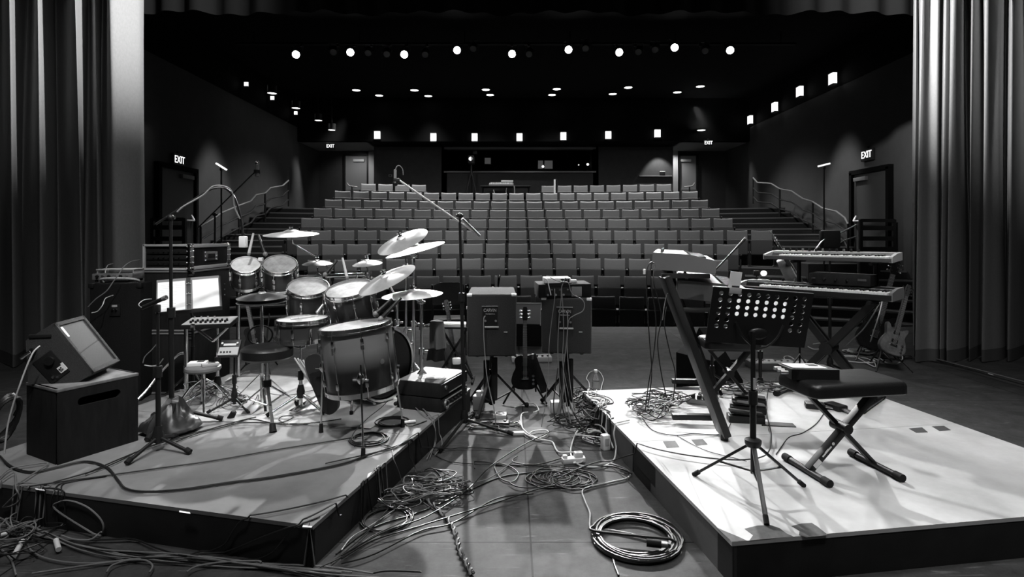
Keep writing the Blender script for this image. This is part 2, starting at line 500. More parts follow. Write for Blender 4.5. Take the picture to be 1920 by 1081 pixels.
side_door(291, 361, 318, XL, 1, -1)
side_door(1603, 1673, 315, XR, 2, 1)

# tiers
AC = Vector((.42, .5, 0))
ROWY = [554, 515.6, 483, 455.7, 431, 410, 393, 378, 362, 348]
ROWR = [10.6 + .9 * i for i in range(10)]
ROWZ = [CAMH + (HOR - ROWY[i]) * (ROWR[i] + .5) / FPX - .87 for i in range(10)]
ROWZ = [(ROWZ[i] * 2 + (-.5 + .3245 * i)) / 3 for i in range(10)]
ROWPX = [(640, 1322), (628, 1340), (588, 1358), (566, 1386), (512, 1437), (551, 1404), (577, 1376), (600, 1354), (622, 1332), None]
def arc_slab(mb, r0, r1, z0, z1, a0, a1, n=28):
    vs = []; fs = []
    for k in range(n + 1):
        a = a0 + (a1 - a0) * k / n
        for r in (r0, r1):
            for z in (z0, z1):
                vs.append((AC.x + r * math.sin(a), AC.y + r * math.cos(a), z))
    for k in range(n):
        q = 4 * k; p = q + 4
        fs += [(q + 1, q + 3, p + 3, p + 1), (q, p, p + 2, q + 2), (q, q + 1, p + 1, p), (q + 2, p + 2, p + 3, q + 3)]
    fs += [(0, 2, 3, 1), (4 * n, 4 * n + 1, 4 * n + 3, 4 * n + 2)]
    mb.add(vs, fs)
def lim(r, side):
    X = (XR - AC.x) if side > 0 else (AC.x - XL)
    a = math.asin(min(.98, X / r))
    c = min(1, 9.35 / r)
    return min(a, math.acos(c))
tiers = MB(); nos = MB(); half = MB()
def row_ends(i):
    return ROWPX[i] if ROWPX[i] else (640, 1300)
for i in range(10):
    r0, r1 = ROWR[i] - .62, ROWR[i] + (.28 if i < 9 else 2.2)
    aL, aR = -lim(r0, -1), lim(r0, 1)
    arc_slab(tiers, r0, r1, -.6, ROWZ[i], aL, aR)
    if i: arc_slab(nos, r0 - .012, r0 + .03, ROWZ[i] - .03, ROWZ[i] + .004, aL, aR)
    l, r = row_ends(i)
    if i < 9:
        zz = (ROWZ[i] + ROWZ[i + 1]) / 2
        for (px, side) in ((l - 6, -1), (r + 6, 1)):
            Xe = (px - 960) / FPX * (ROWR[i] - .3); a = math.asin((Xe - AC.x) / ROWR[i])
            e = side * lim(ROWR[i], side)
            if (e - a) * side > .02:
                arc_slab(half, ROWR[i] - .17, ROWR[i] + .28, ROWZ[i], zz, min(a, e), max(a, e), 10)
                arc_slab(nos, ROWR[i] - .182, ROWR[i] - .14, zz - .03, zz + .004, min(a, e), max(a, e), 10)
struct('floor_tiers', tiers, 'tread'); struct('floor_aisle_steps', half, 'tread'); struct('trim_2', nos, 'nosing')
b = MB().box((.5, 21.2, ROWZ[9] - .2), (15.6, 1.4, .4)); struct('floor_rear', b, 'tread')

# ------------------------------------------------------------------ seats
def sweep(mb, prof, xs, off):
    n = len(prof); vs = []
    for x in xs:
        for (y, z) in prof:
            dy, dz = off(x, y, z); vs.append((x, y + dy, z + dz))
    fs = []
    for i in range(len(xs) - 1):
        for k in range(n):
            fs.append((i * n + k, i * n + (k + 1) % n, (i + 1) * n + (k + 1) % n, (i + 1) * n + k))
    fs += [tuple(range(n)), tuple(range((len(xs) - 1) * n, len(xs) * n))[::-1]]
    mb.add(vs, fs)
def rrect(y0, y1, z0, z1, r, k=4):
    out = []
    for (cy, cz, a0) in ((y1 - r, z1 - r, 0), (y0 + r, z1 - r, 90), (y0 + r, z0 + r, 180), (y1 - r, z0 + r, 270)):
        for j in range(k + 1):
            a = R(a0 + 90 * j / k); out.append((cy + r * math.cos(a), cz + r * math.sin(a)))
    return out
def seat_proto():
    t = thing('theatre_seat', '', 'seat')
    xs = [-.235, -.228, -.16, -.08, 0, .08, .16, .228, .235]
    b = MB()
    def ob(x, y, z):
        e = 1 if abs(x) > .23 else 0
        up = (z - .43) / .44
        return (-.5 * x * x + up * .05 + (.02 if e and y < 0 else 0), (-.012 * (1 - (x / .235) ** 2) if z > .8 else 0) - (.018 if e and z > .8 else 0))
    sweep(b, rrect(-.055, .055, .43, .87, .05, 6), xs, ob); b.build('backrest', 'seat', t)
    b = MB()
    def oc(x, y, z):
        e = 1 if abs(x) > .23 else 0
        up = (z - .29) / .35
        return (.03 - up * .075 + (.012 if e and y < -.1 else 0), (.006 * (1 - (x / .235) ** 2) if z > .6 else 0) - (.01 if e and z > .6 else 0))
    sweep(b, rrect(-.185, -.075, .27, .64, .03), xs, oc); b.build('seat_cushion', 'seatshade', t)
    b = MB().box((-.275, -.05, .3), (.035, .2, .6), None, .006).box((-.275, -.05, .012), (.07, .3, .024), None, .005)
    b.build('support', 'plastic', t)
    MB().box((-.275, -.10, .62), (.055, .27, .035), None, .012).build('armrest', 'plastic', t)
    return t
proto = seat_proto(); used = [False]
def place_seat(p, yaw, label, group, end=False):
    if not used[0]: r = proto; used[0] = True
    else:
        r = proto.copy(); COL.objects.link(r)
        for ch in list(proto.children):
            if ch.get('extra'): continue
            c = ch.copy(); COL.objects.link(c); c.parent = r
    r.matrix_world = Matrix.Translation(p) @ Matrix.Rotation(yaw, 4, 'Z')
    r['label'] = label; r['group'] = group
    if end:
        for nm in ('support', 'armrest'):
            src = next(c for c in proto.children if c.name.split('.')[0] == nm)
            c = src.copy(); COL.objects.link(c); c.parent = r; c.location = (.55, 0, 0); c['extra'] = 1
P_ = .55
for i in range(10):
    spans = [ROWPX[i]] if ROWPX[i] else [(655, 815), (1012, 1284)]
    cand = []
    for j in range(-16, 17):
        s = (j + .5) * P_ + (.27 if i == 1 else 0)
        a = s / ROWR[i]
        p = AC + Vector((ROWR[i] * math.sin(a), ROWR[i] * math.cos(a), ROWZ[i]))
        px = 960 + p.x / p.y * FPX
        cand.append((px, p, -a))
    for si, (l, r) in enumerate(spans):
        row = [c for c in cand if l + 8 <= c[0] <= r - 8]
        for k, (px, p, yaw) in enumerate(row):
            fl = k < (len(row) + 1) // 2
            n = k + 1 if fl else len(row) - k
            side = 'left' if fl else 'right'
            if len(spans) == 2:
                blk = ('left', 'right')[si]
                lab = 'grey tip-up theatre seat, %s from left in the %s part of the rear row' % (ordn(k + 1), blk)
                grp = 'rear row seats, %s part' % blk
            else:
                lab = 'grey tip-up theatre seat, %s from the %s end of the %s row' % (ordn(n), side, ordn(i + 1) if i else 'front')
                grp = 'seats of the %s row' % (ordn(i + 1) if i else 'front')
            place_seat(p, yaw, lab, grp, k == len(row) - 1)

# ------------------------------------------------------------------ handrails
def handrail(name, label, pts, h, posts):
    t = thing(name, label, 'handrail', pts[0] - Vector((0, 0, h)))
    for f in (1.0, .62, .27):
        b = MB().tube([p - Vector((0, 0, h * (1 - f))) for p in pts], .022, 8); b.build('rail', 'midgrey' if f == 1 else 'blackmetal', t, True)
    for k in posts:
        MB().cyl(pts[k] - Vector((0, 0, h)), pts[k], .025, n=10).build('post', 'blackmetal', t, True)
    return t
def rp(lst):
    return [W(x, y, d) for x, y, d in lst]
handrail('handrail', 'black three-rail stair handrail climbing the right side wall', rp([(1412, 333, 17.2), (1420, 342, 17), (1446, 344, 16.6), (1462, 354, 16.2), (1484, 358, 15.8), (1505, 372, 15.3), (1524, 378, 14.9), (1542, 390, 14.4), (1568, 396, 13.9), (1584, 408, 13.5), (1590, 420, 13.3)]), .8, (0, 3, 6, 10))
handrail('handrail', 'black three-rail stair handrail climbing the left side wall', rp([(541, 338, 17.2), (530, 348, 16.8), (507, 352, 16.2), (497, 362, 15.8), (480, 365, 15.4), (470, 377, 15.0), (448, 385, 14.5), (415, 399, 13.6), (400, 410, 13.2), (376, 424, 12.6)]), .8, (0, 3, 6, 9))
# landings with guard panels beside the stage
def guard(label, x, d, wd, s):
    t = thing('guard_rail', label, 'guard rail', (x, d, 0))
    b = MB()
    for sx in (-1, 1): b.box((sx * wd / 2, 0, .95), (.06, .06, 1.9))
    b.build('post', 'blackmetal', t)
    for z in (1.88, 1.72, 1.5, 1.28):
        MB().box((0, 0, z), (wd, .05, .07 if z == 1.88 else .09)).build('rail', 'blackmetal', t)
    MB().box((0, .1, .5), (wd, .05, 1.0)).build('panel', 'tread', t)
guard('black guard panel on the left, below the left exit door', xd(316, 11), 11.0, .62, 1)
guard('black guard panel on the right, below the right exit door', xd(1645, 11.8), 11.8, .7, -1)
b = MB().box((XL + .9, 12.3, .2), (1.8, 2.4, 1.5)); struct('floor_landing_left', b, 'tread')
b = MB().box((XR - .9, 13.3, .2), (1.8, 2.4, 1.5)); struct('floor_landing_right', b, 'tread')

# ------------------------------------------------------------------ text
def text_mesh(s, size, ext=.002, font_shear=0):
    c = bpy.data.curves.new('lettering', 'FONT'); c.body = s; c.size = size; c.extrude = ext; c.align_x = 'CENTER'; c.align_y = 'CENTER'; c.resolution_u = 3
    c.shear = font_shear
    o = bpy.data.objects.new('lettering', c); COL.objects.link(o)
    dg = bpy.context.evaluated_depsgraph_get(); dg.update()
    me = bpy.data.meshes.new_from_object(o.evaluated_get(dg))
    vs = [v.co.copy() for v in me.vertices]; fs = [tuple(p.vertices) for p in me.polygons]
    bpy.data.objects.remove(o); bpy.data.curves.remove(c); bpy.data.meshes.remove(me)
    return vs, fs
# exit signs : local x along the sign, y depth (front -y), z up
def exit_sign(label, loc, yaw, wd=.36, hg=.24):
    t = thing('exit_sign', label, 'exit sign', loc, yaw, 'lit exit signs')
    MB().box((0, 0, 0), (wd, .06, hg), None, .008).build('housing', 'exitp', t)
    vs, fs = text_mesh('EXIT', hg * .8)
    mm = Matrix.Translation((0, -.034, 0)) @ Matrix.Rotation(PI / 2, 4, 'X') @ Matrix.Diagonal((.85, 1.05, 1, 1))
    MB().add(vs, fs, mm).build('lettering', 'exitw', t, smooth=False)
    MB().box((0, 0, hg / 2 + .03), (.06, .04, .06)).build('bracket', 'plastic', t)
dl = XL * FPX / (330 - 960)
exit_sign('lit EXIT sign above the dark door on the left side wall', (XL + .05, dl, zd(300, dl)), R(90), .42, .27)
dr = XR * FPX / (1631 - 960)
exit_sign('lit EXIT sign above the dark door on the right side wall', (XR - .05, dr, zd(290, dr)), R(-90), .42, .27)
exit_sign('lit EXIT sign under the back left vestibule ceiling', (xd(620, 19.6), 19.6, zd(274, 19.6)), 0, .30, .2)
exit_sign('lit EXIT sign under the back right vestibule ceiling', (xd(1325, 19.4), 19.25, zd(268, 19.25)), 0, .30, .2)

# ------------------------------------------------------------------ sconces
def sconce(label, loc, yaw, wd=.2, hg=.28, grp='wall sconces'):
    t = thing('wall_sconce', label, 'wall light', loc, yaw, grp)
    MB().box((0, -.05, 0), (wd, .1, hg), None, .012).build('glass_shade', 'sconce', t)
    b = MB().box((0, -.052, hg / 2 + .008), (wd + .02, .12, .02)).box((0, -.052, -hg / 2 - .008), (wd + .02, .12, .02)).box((0, .0, 0), (wd * .7, .03, hg + .05))
    b.build('bracket', 'steel', t)
DF = 19.3
for k, (px, py) in enumerate([(708, 254), (813, 258), (890, 258), (974, 258), (1056, 256), (1140, 254), (1232, 251)]):
    sconce('lit box sconce on the rear fascia, %s from the left' % ordn(k + 1), (xd(px, DF), DF, zd(py, DF)), 0, .19, .26, 'rear fascia sconces')
for k, (px, py) in enumerate([(1574, 148), (1511, 172), (1463, 201), (1416, 225), (1394, 239)]):
    d = XR * FPX / (px - 960)
    sconce('lit box sconce high on the right wall, %s from the curtain' % ordn(k + 1), (XR - .12, d, min(zd(py, d), 6.1)), R(-90), .22, .27, 'right wall sconces')
for k, (px, py) in enumerate([(450, 158), (500, 184), (545, 212), (585, 236), (613, 250)]):
    d = XL * FPX / (px - 960)
    sconce('lit narrow sconce high on the left wall, %s from the curtain' % ordn(k + 1), (XL + .12, d, min(zd(py, d), 6.1)), R(90), .05, .11, 'left wall sconces')

# ------------------------------------------------------------------ ceiling lights
def downlight(label, loc, r=.125, grp='ceiling downlights'):
    t = thing('ceiling_light', label, 'ceiling light', loc, 0, grp)
    MB().lathe([(r, -.02), (r + .03, -.03), (r + .03, .02), (r, .02)], 24, close=True).build('trim_ring', 'plastic', t)
    MB().lathe([(0, -.015), (r, -.018), (r, 0), (0, 0)], 24).build('lens', 'downl', t)
row_a = [(668, 168), (777, 168), (911, 167), (1044, 166), (1178, 163), (1313, 161)]
row_b = [(711, 178), (803, 179), (919, 177), (1035, 177), (1149, 175), (1270, 172)]
HL = []
for nm, rw in (('nearer', row_a), ('farther', row_b)):
    for k, (px, py) in enumerate(rw):
        p = G(px, py, 6.28)
        if p.y > 19.1: p = Vector((xd(px, 19.0), 19.0, 6.28))
        downlight('round ceiling downlight in the %s ceiling row, %s from the left' % (nm, ordn(k + 1)), p); HL.append(p)
for k, (px, py) in enumerate([(510, 174), (555, 202), (597, 225), (622, 243)]):
    p = W(px, py, [15.2, 16.85, 18.6, 18.9][k])
    t = thing('pendant_light', 'round pendant downlight along the left wall, %s from the stage' % ordn(k + 1), 'ceiling light', p, 0, 'left aisle pendants')
    MB().lathe([(0, 0), (.12, -.003), (.12, .01), (0, .01)], 22).build('lens', 'downl', t)
    MB().lathe([(.125, -.02), (.125, .2), (.02, .22), (.02, .03), (.12, .02)], 22, close=True).build('housing', 'plastic', t)
    MB().cyl((0, 0, .2), (0, 0, 6.3 - p.z), .012, n=8).build('stem', 'plastic', t)
downlight('round ceiling light flush over the back right vestibule', W(1315, 243, 19.05), .13)

# ------------------------------------------------------------------ stage spotlights on their pipe
DS, ZS = 13.0, 0
b = MB().cyl((-6.4, DS + .02, 6.02), (6.6, DS + .02, 6.02), .03)
for k in range(6): b.cyl((-6 + 2.45 * k, DS + .02, 6.02), (-6 + 2.45 * k, DS + .02, 6.297), .012, n=8)
single('lighting_pipe', b, 'blackmetal', 'black pipe carrying the row of spotlights under the ceiling', 'pipe')
b = MB().cyl((-6.8, 11.0, 6.22), (7.0, 11.0, 6.22), .03)
for k in range(6): b.cyl((-6 + 2.45 * k, 11.0, 6.22), (-6 + 2.45 * k, 11.0, 6.297), .012, n=8)
single('lighting_pipe', b, 'blackmetal', 'dark empty pipe in front of the spotlight row', 'pipe')
def fixture(label, px, py, lit, tgt, r=.085, grp='lit stage spotlights'):
    p = W(px, py, DS - .3)
    t = thing('stage_spotlight', label, 'spotlight', p, 0, grp)
    dirv = (Vector(tgt) - p).normalized()
    m = zto((0, 0, 0), dirv)
    MB().lathe([(0, -.34), (r * .8, -.33), (r * 1.05, -.28), (r * 1.05, 0), (r * 1.02, .02), (r * .98, .02), (r * .95, -.05), (0, -.06)], 24, m).build('can', 'blackmetal', t)
    MB().lathe([(0, -.004), (r * .9, -.012), (r * .9, -.02), (0, -.02)], 24, m).build('lens', 'lens' if lit else 'lensdim', t)
    yk = MB()
    c = m @ Vector((0, 0, -.16)); topz = 6.02 - p.z
    for s in (-1, 1): yk.bar(c + Vector((s * (r + .03), 0, 0)), Vector((s * (r + .03), c.y, c.z + .16)), .008, .03, (0, 1, 0))
    yk.bar(c + Vector((-r - .03, 0, .16)), c + Vector((r + .03, 0, .16)), .03, .008)
    yk.cyl(c + Vector((0, 0, .16)), (0, .32, topz), .012, n=8); yk.build('yoke', 'blackmetal', t)
    MB().box((0, .32, topz - .02), (.05, .06, .1), None, .01).build('clamp', 'blackmetal', t)
    return p, dirv
litp = [(555, 102), (657, 98), (758, 102), (857, 94), (960, 101), (1066, 93), (1161, 98), (1265, 89), (1369, 94)]
tg = [(-2.5, 3.4, .3), (-1.6, 2.6, .6), (-1.2, 3.0, .2), (-.2, .9, .6), (.2, 2.6, 0), (.5, .9, .6), (1.6, 2.6, .2), (1.7, 2.1, .6), (2.6, 3.2, .3)]
wt = [500, 1200, 450, 5600, 600, 4600, 650, 1500, 600]
for k, (px, py) in enumerate(litp):
    p, d = fixture('lit round stage spotlight, %s from left in the bright row' % ordn(k + 1), px, py, True, tg[k])
    spot('stage_beam', p + d * .06, tg[k], wt[k] * .85, 36, .8, .07)
for k, (px, py) in enumerate([(625, 98), (690, 100), (725, 102), (797, 103), (887, 92), (992, 102), (1098, 91), (1197, 98), (1228, 94), (1322, 96)]):
    fixture('unlit stage spotlight, %s from left among the dark ones' % ordn(k + 1), px, py, False, (px / 400 - 3, 3, -1), .08, 'unlit stage spotlights')

# ------------------------------------------------------------------ curtains
def curtain(name, label, prof, z0, z1, d0, sway=.0):
    pts = catmull([Vector((x, y * 1.6, 0)) for x, y in prof], 7)
    t = thing(name, label, 'curtain', (sum(p.x for p in pts) / len(pts), d0, 0))
    def sheet(za, zb, nz, push):
        vs = []; n = len(pts)
        for j in range(nz + 1):
            z = za + (zb - za) * j / nz; u = z / 5.0
            for i, p in enumerate(pts):
                k = 0.72 + .28 * min(1, max(0, u)) + .10 * math.sin(3 * u + i * .13)
                vs.append((p.x + sway * (u - .5) * .06 + .012 * math.sin(i * .21 + u * 2.1), d0 + p.y * k - push, z))
        fs = [(j * n + i, j * n + i + 1, (j + 1) * n + i + 1, (j + 1) * n + i) for j in range(nz) for i in range(n - 1)]
        mb = MB(); mb.v = [Vector(v) for v in vs]; mb.f = fs
        return mb
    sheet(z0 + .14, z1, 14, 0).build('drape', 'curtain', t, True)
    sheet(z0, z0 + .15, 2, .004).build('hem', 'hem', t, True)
    return t
def px_prof(lst, d):
    return [((x - 960) * (d + 1.5 * y) / FPX, y) for x, y in lst]
curtain('stage_curtain', 'tall pleated stage curtain hanging at the left', px_prof([(-260, .2), (-230, .0), (-190, .25), (-150, 0), (-110, .25), (-60, .05), (-25, .28), (0, .3), (16, .06), (22, .0), (48, .24), (58, .3), (70, .06), (75, .0), (100, .22), (112, .34), (128, .26), (141, .0), (145, -.08), (159, .08), (166, .24), (176, .09), (181, .02), (194, .13), (199, .24), (204, .02), (209, -.05), (232, .01), (258, .12), (268, .2), (275, .32), (270, .4)], 6.6), 0.01, 6.25, 6.6, -1)
curtain('stage_curtain', 'tall pleated stage curtain hanging at the right', px_prof([(1714, .45), (1709, .3), (1714, .2), (1717, .28), (1722, -.02), (1740, .04), (1759, .02), (1763, .14), (1767, .02), (1774, .06), (1778, .16), (1783, -.06), (1802, .06), (1810, .3), (1818, .24), (1821, .0), (1831, .14), (1837, .26), (1844, -.02), (1862, .03), (1879, .10), (1885, .26), (1892, .0), (1910, .14), (1920, .3), (1950, .0), (1985, .25), (2030, .0), (2080, .25), (2130, .0), (2180, .2)], 6.9), 0.01, 6.25, 6.9, 1)
# black border along the top
pts = []
random.seed(4)
for k in range(150):
    x = -7.0 + 14.4 * k / 149
    pts.append((x, .05 * math.sin(k * 1.35) + .03 * math.sin(k * .63 + 1)))
pp = catmull([Vector((x, y, 0)) for x, y in pts], 3)
mb = MB(); n = len(pp)
for j in range(4):
    z = 4.68 + j * .53 + 0
    for i, p in enumerate(pp): mb.v.append(Vector((p.x, 7.85 + p.y, z + (.025 * math.sin(i * .11) if j == 0 else 0))))
mb.f = [(j * n + i, j * n + i + 1, (j + 1) * n + i + 1, (j + 1) * n + i) for j in range(3) for i in range(n - 1)]
single('border_curtain', mb, 'border', 'black pleated border curtain across the top of the stage', 'curtain')

# ------------------------------------------------------------------ risers
def riser(name, label, o, u, v, a, b_, top, sides, zt=RH):
    t = thing(name, label, 'stage riser', (o.x, o.y, 0))
    q = quad(o, u, v, a, b_)
    def slab(pts, z0, z1):
        m = MB(); n = len(pts); m.v = [Vector((p.x, p.y, z0)) for p in pts] + [Vector((p.x, p.y, z1)) for p in pts]
        m.f = [tuple(range(n))[::-1], tuple(range(n, 2 * n))] + [(k, (k + 1) % n, n + (k + 1) % n, n + k) for k in range(n)]
        return m
    slab(q, zt - .019, zt).build('top', top, t, True, smooth=False)
    c = sum(q, Vector()) / 4
    qs = [p + (c - p).normalized() * .006 for p in q]
    names = ('front_board', 'side_board', 'back_board', 'side_board')
    for k in range(4):
        p, r = qs[k], qs[(k + 1) % 4]
        mid = (p + r) / 2; inn = (c - mid).normalized() * .02
        slab([p, r, r + inn, p + inn], 0.0, zt - .019).build(names[k], sides[k], t, True, smooth=False)
    return t
pt_ = MB()
def side_quad(t0, t1, z0, z1):
    a, b = rO + rv * t0 - ru * -.0035, rO + rv * t1 - ru * -.0035
    i = len(pt_.v)
    pt_.v += [Vector((a.x, a.y, z0)), Vector((b.x, b.y, z0)), Vector((b.x, b.y, z1)), Vector((a.x, a.y, z1))] ; pt_.f.append((i, i + 1, i + 2, i + 3))
    c = len(pt_.v); pt_.v += [v + ru * .003 for v in pt_.v[i:i + 4]]; pt_.f += [(c, c + 3, c + 2, c + 1), (i, c, c + 1, i + 1), (i + 2, c + 2, c + 3, i + 3)]
FR_ = riser('stage_riser', 'white-topped riser under the keyboard bench, front one', rO, ru, rv, 2.44, 1.218, 'riserw', ['riserk', 'riserk', 'riserk', 'risers'])
for (a_, b_, c_, d_) in ((.0, .13, .0, .18), (.86, 1.2, .06, .18), (.93, 1.19, .0, .07)):
    pt_ = MB(); side_quad(a_, b_, c_, d_); pt_.build('black_paint_patch', 'riserk', FR_, True, smooth=False)
riser('stage_riser', 'white-topped riser under the keyboard stand, rear one', rO + rv * 1.222, ru, rv, 2.44, 1.218, 'riserw', ['riserk', 'riserk', 'riserk', 'risers'])
riser('stage_riser', 'grey-topped riser at the left front, carrying the black box', lO, lu, lv, 2.44, 1.218, 'riserg', ['riserk'] * 4)
riser('stage_riser', 'grey-topped riser under the drum kit, behind the front left one', lO + lv * 1.222, lu, lv, 2.44, 1.218, 'riserg', ['riserk'] * 4)

def flat(name, label, cat, pix, m, z, th=.004, group=None, kind=None):
    pts = [G(x, y, z) if not isinstance(x, Vector) else x for x, y in pix]
    mb = MB(); n = len(pts)
    mb.v = [Vector((p.x, p.y, z + .0005)) for p in pts] + [Vector((p.x, p.y, z + th)) for p in pts]
    mb.f = [tuple(range(n))[::-1], tuple(range(n, 2 * n))] + [(k, (k + 1) % n, n + (k + 1) % n, n + k) for k in range(n)]
    return single(name, mb, m, label, cat, group, kind, smooth=False)
flat('floor_board', 'pale painted board lying under the drum kit', 'board', [(345, 792), (430, 708), (520, 706), (640, 716), (770, 722), (778, 745), (752, 770), (722, 786), (695, 804), (640, 800), (575, 796), (500, 792), (420, 790)], 'mat_', RH, .006)
# tape marks on the right riser
for lab, q in [('dark tape square on the white riser, left of the pair below the paper', [(1243, 827), (1266, 826), (1274, 838), (1250, 839)]),
               ('dark tape square on the white riser, right of the pair below the paper', [(1296, 824), (1318, 823), (1327, 833), (1305, 835)]),
               ('dark tape square near the right edge of the white riser, left one', [(1704, 803), (1729, 801), (1740, 810), (1718, 811)]),
               ('dark tape square near the right edge of the white riser, right one', [(1747, 799), (1770, 798), (1783, 806), (1762, 808)])]:
    flat('tape_mark', lab, 'tape', q, 'tapek', RH, .0015, 'dark tape squares')
flat('worn_patch', 'bare dark patch on the white riser under the stand foot', 'worn patch', [(1396, 991), (1420, 985), (1445, 984), (1462, 990), (1475, 1000), (1487, 1005), (1450, 1009), (1405, 1013), (1412, 1003)], 'chip', RH, .0012, 'bare patches')
flat('worn_patch', 'bare dark patch on the white riser right of the stand foot', 'worn patch', [(1484, 986), (1503, 981), (1522, 980), (1533, 987), (1553, 1003), (1512, 1007), (1498, 1003), (1499, 995)], 'chip', RH, .0012, 'bare patches')
flat('worn_patch', 'bare dark patch at the front corner of the white riser', 'worn patch', [(1343, 988), (1358, 995), (1385, 1006), (1400, 1013), (1372, 1015)], 'chip', RH, .0012, 'bare patches')
# white tape bits on the left riser edge
for lab, q in [('white tape strip on the front edge of the grey riser, middle', [(336, 957), (356, 960), (357, 963), (336, 960)]),
               ('white tape strip on the front edge of the grey riser, far left', [(66, 915), (83, 917), (84, 920), (67, 918)]),
               ('white tape strip at the front corner of the grey riser', [(568, 984), (586, 986), (584, 989), (567, 988)]),
               ('white tape strip on the right edge of the grey riser', [(690, 888), (698, 884), (693, 892), (688, 896)])]:
    flat('tape_strip', lab, 'tape', q, 'tape', RH, .0015, 'white tape strips')
# ================================================================== STAGE GEAR : helpers
def mk_paper():
    m = bpy.data.materials.new('thin_music_paper'); m.use_nodes = True
    nt = m.node_tree; out = nt.nodes['Material Output']; b = nt.nodes['Principled BSDF']
    b.inputs['Base Color'].default_value = (.85, .85, .85, 1); b.inputs['Roughness'].default_value = .8
    t = nt.nodes.new('ShaderNodeBsdfTranslucent'); t.inputs[0].default_value = (.85, .85, .85, 1)
    mx = nt.nodes.new('ShaderNodeMixShader'); mx.inputs[0].default_value = .5
    nt.links.new(b.outputs[0], mx.inputs[1]); nt.links.new(t.outputs[0], mx.inputs[2]); nt.links.new(mx.outputs[0], out.inputs[0])
    return m
M['thinpaper'] = mk_paper()
def glassy():
    m = bpy.data.materials.new('clear_bottle_plastic'); m.use_nodes = True
    b = m.node_tree.nodes['Principled BSDF']
    b.inputs['Base Color'].default_value = (.9, .9, .9, 1); b.inputs['Roughness'].default_value = .08; b.inputs['Transmission Weight'].default_value = .85; b.inputs['IOR'].default_value = 1.2
    return m
M['bottle'] = glassy()

def mic(mb_body, mb_head, p, q, r=.018, hr=.026):
    """handheld mic from cable end p to grille q"""
    p, q = Vector(p), Vector(q); d = (q - p); L = d.length; d.normalize()
    m = zto(p, d)
    mb_body.lathe([(0, 0), (r * .6, 0), (r * .7, .01), (r, L - hr * 1.6), (hr * .9, L - hr * 1.3), (0, L - hr * 1.3)], 14, m)
    mb_head.sphere((0, 0, L - hr * .6), hr, 14, m, (1, 1, 1.15))

def tripod_stand(name, label, foot, top, feet, r=.011, collar=.16, boom=None, group=None, cat='microphone stand', metal='blackmetal', base='tripod', lowr=.016, split=.55):
    """foot: floor point under the pole; top: pole top; feet: leg tips"""
    foot, top = Vector(foot), Vector(top)
    t = thing(name, label, cat, foot, 0, group)
    mid = foot.lerp(top, split)
    MB().cyl(foot + Vector((0, 0, .05 if feet else 0)), mid, lowr, n=12).build('lower_pole', metal, t, True)
    MB().cyl(mid - Vector((0, 0, .03)), top, r, n=10).build('upper_pole', metal, t, True)
    MB().cyl(mid - Vector((0, 0, .04)), mid + Vector((0, 0, .03)), lowr * 1.55, n=12).build('clutch', 'plastic', t, True)
    if feet:
        c = foot + Vector((0, 0, collar))
        MB().lathe([(0, -.05), (lowr * 1.9, -.05), (lowr * 2.2, 0), (lowr * 1.4, .05), (0, .05)], 14, Matrix.Translation(c)).build('collar', 'plastic', t, True)
        for f in feet:
            f = Vector(f); e = f.lerp(c, .06)
            g = MB().cyl(c - Vector((0, 0, .02)), f + Vector((0, 0, lowr)), lowr * .75, n=10).build('leg', metal, t, True)
            MB().cyl(e + Vector((0, 0, lowr)) + (f - c).normalized() * -.02, f + Vector((0, 0, lowr * 1.1)), lowr * 1.1, n=10).build('rubber_foot', 'rubber', g, True)
    if boom:
        a, b_ = Vector(boom[0]), Vector(boom[1])
        MB().cyl(a, b_, .008, n=10).build('boom_arm', metal if len(boom) < 3 else boom[2], t, True)
        MB().sphere(top, .024, 12).cyl(top - Vector((.03, 0, 0)), top + Vector((.03, 0, 0)), .012, n=10).build('boom_clutch', 'plastic', t, True)
    return t

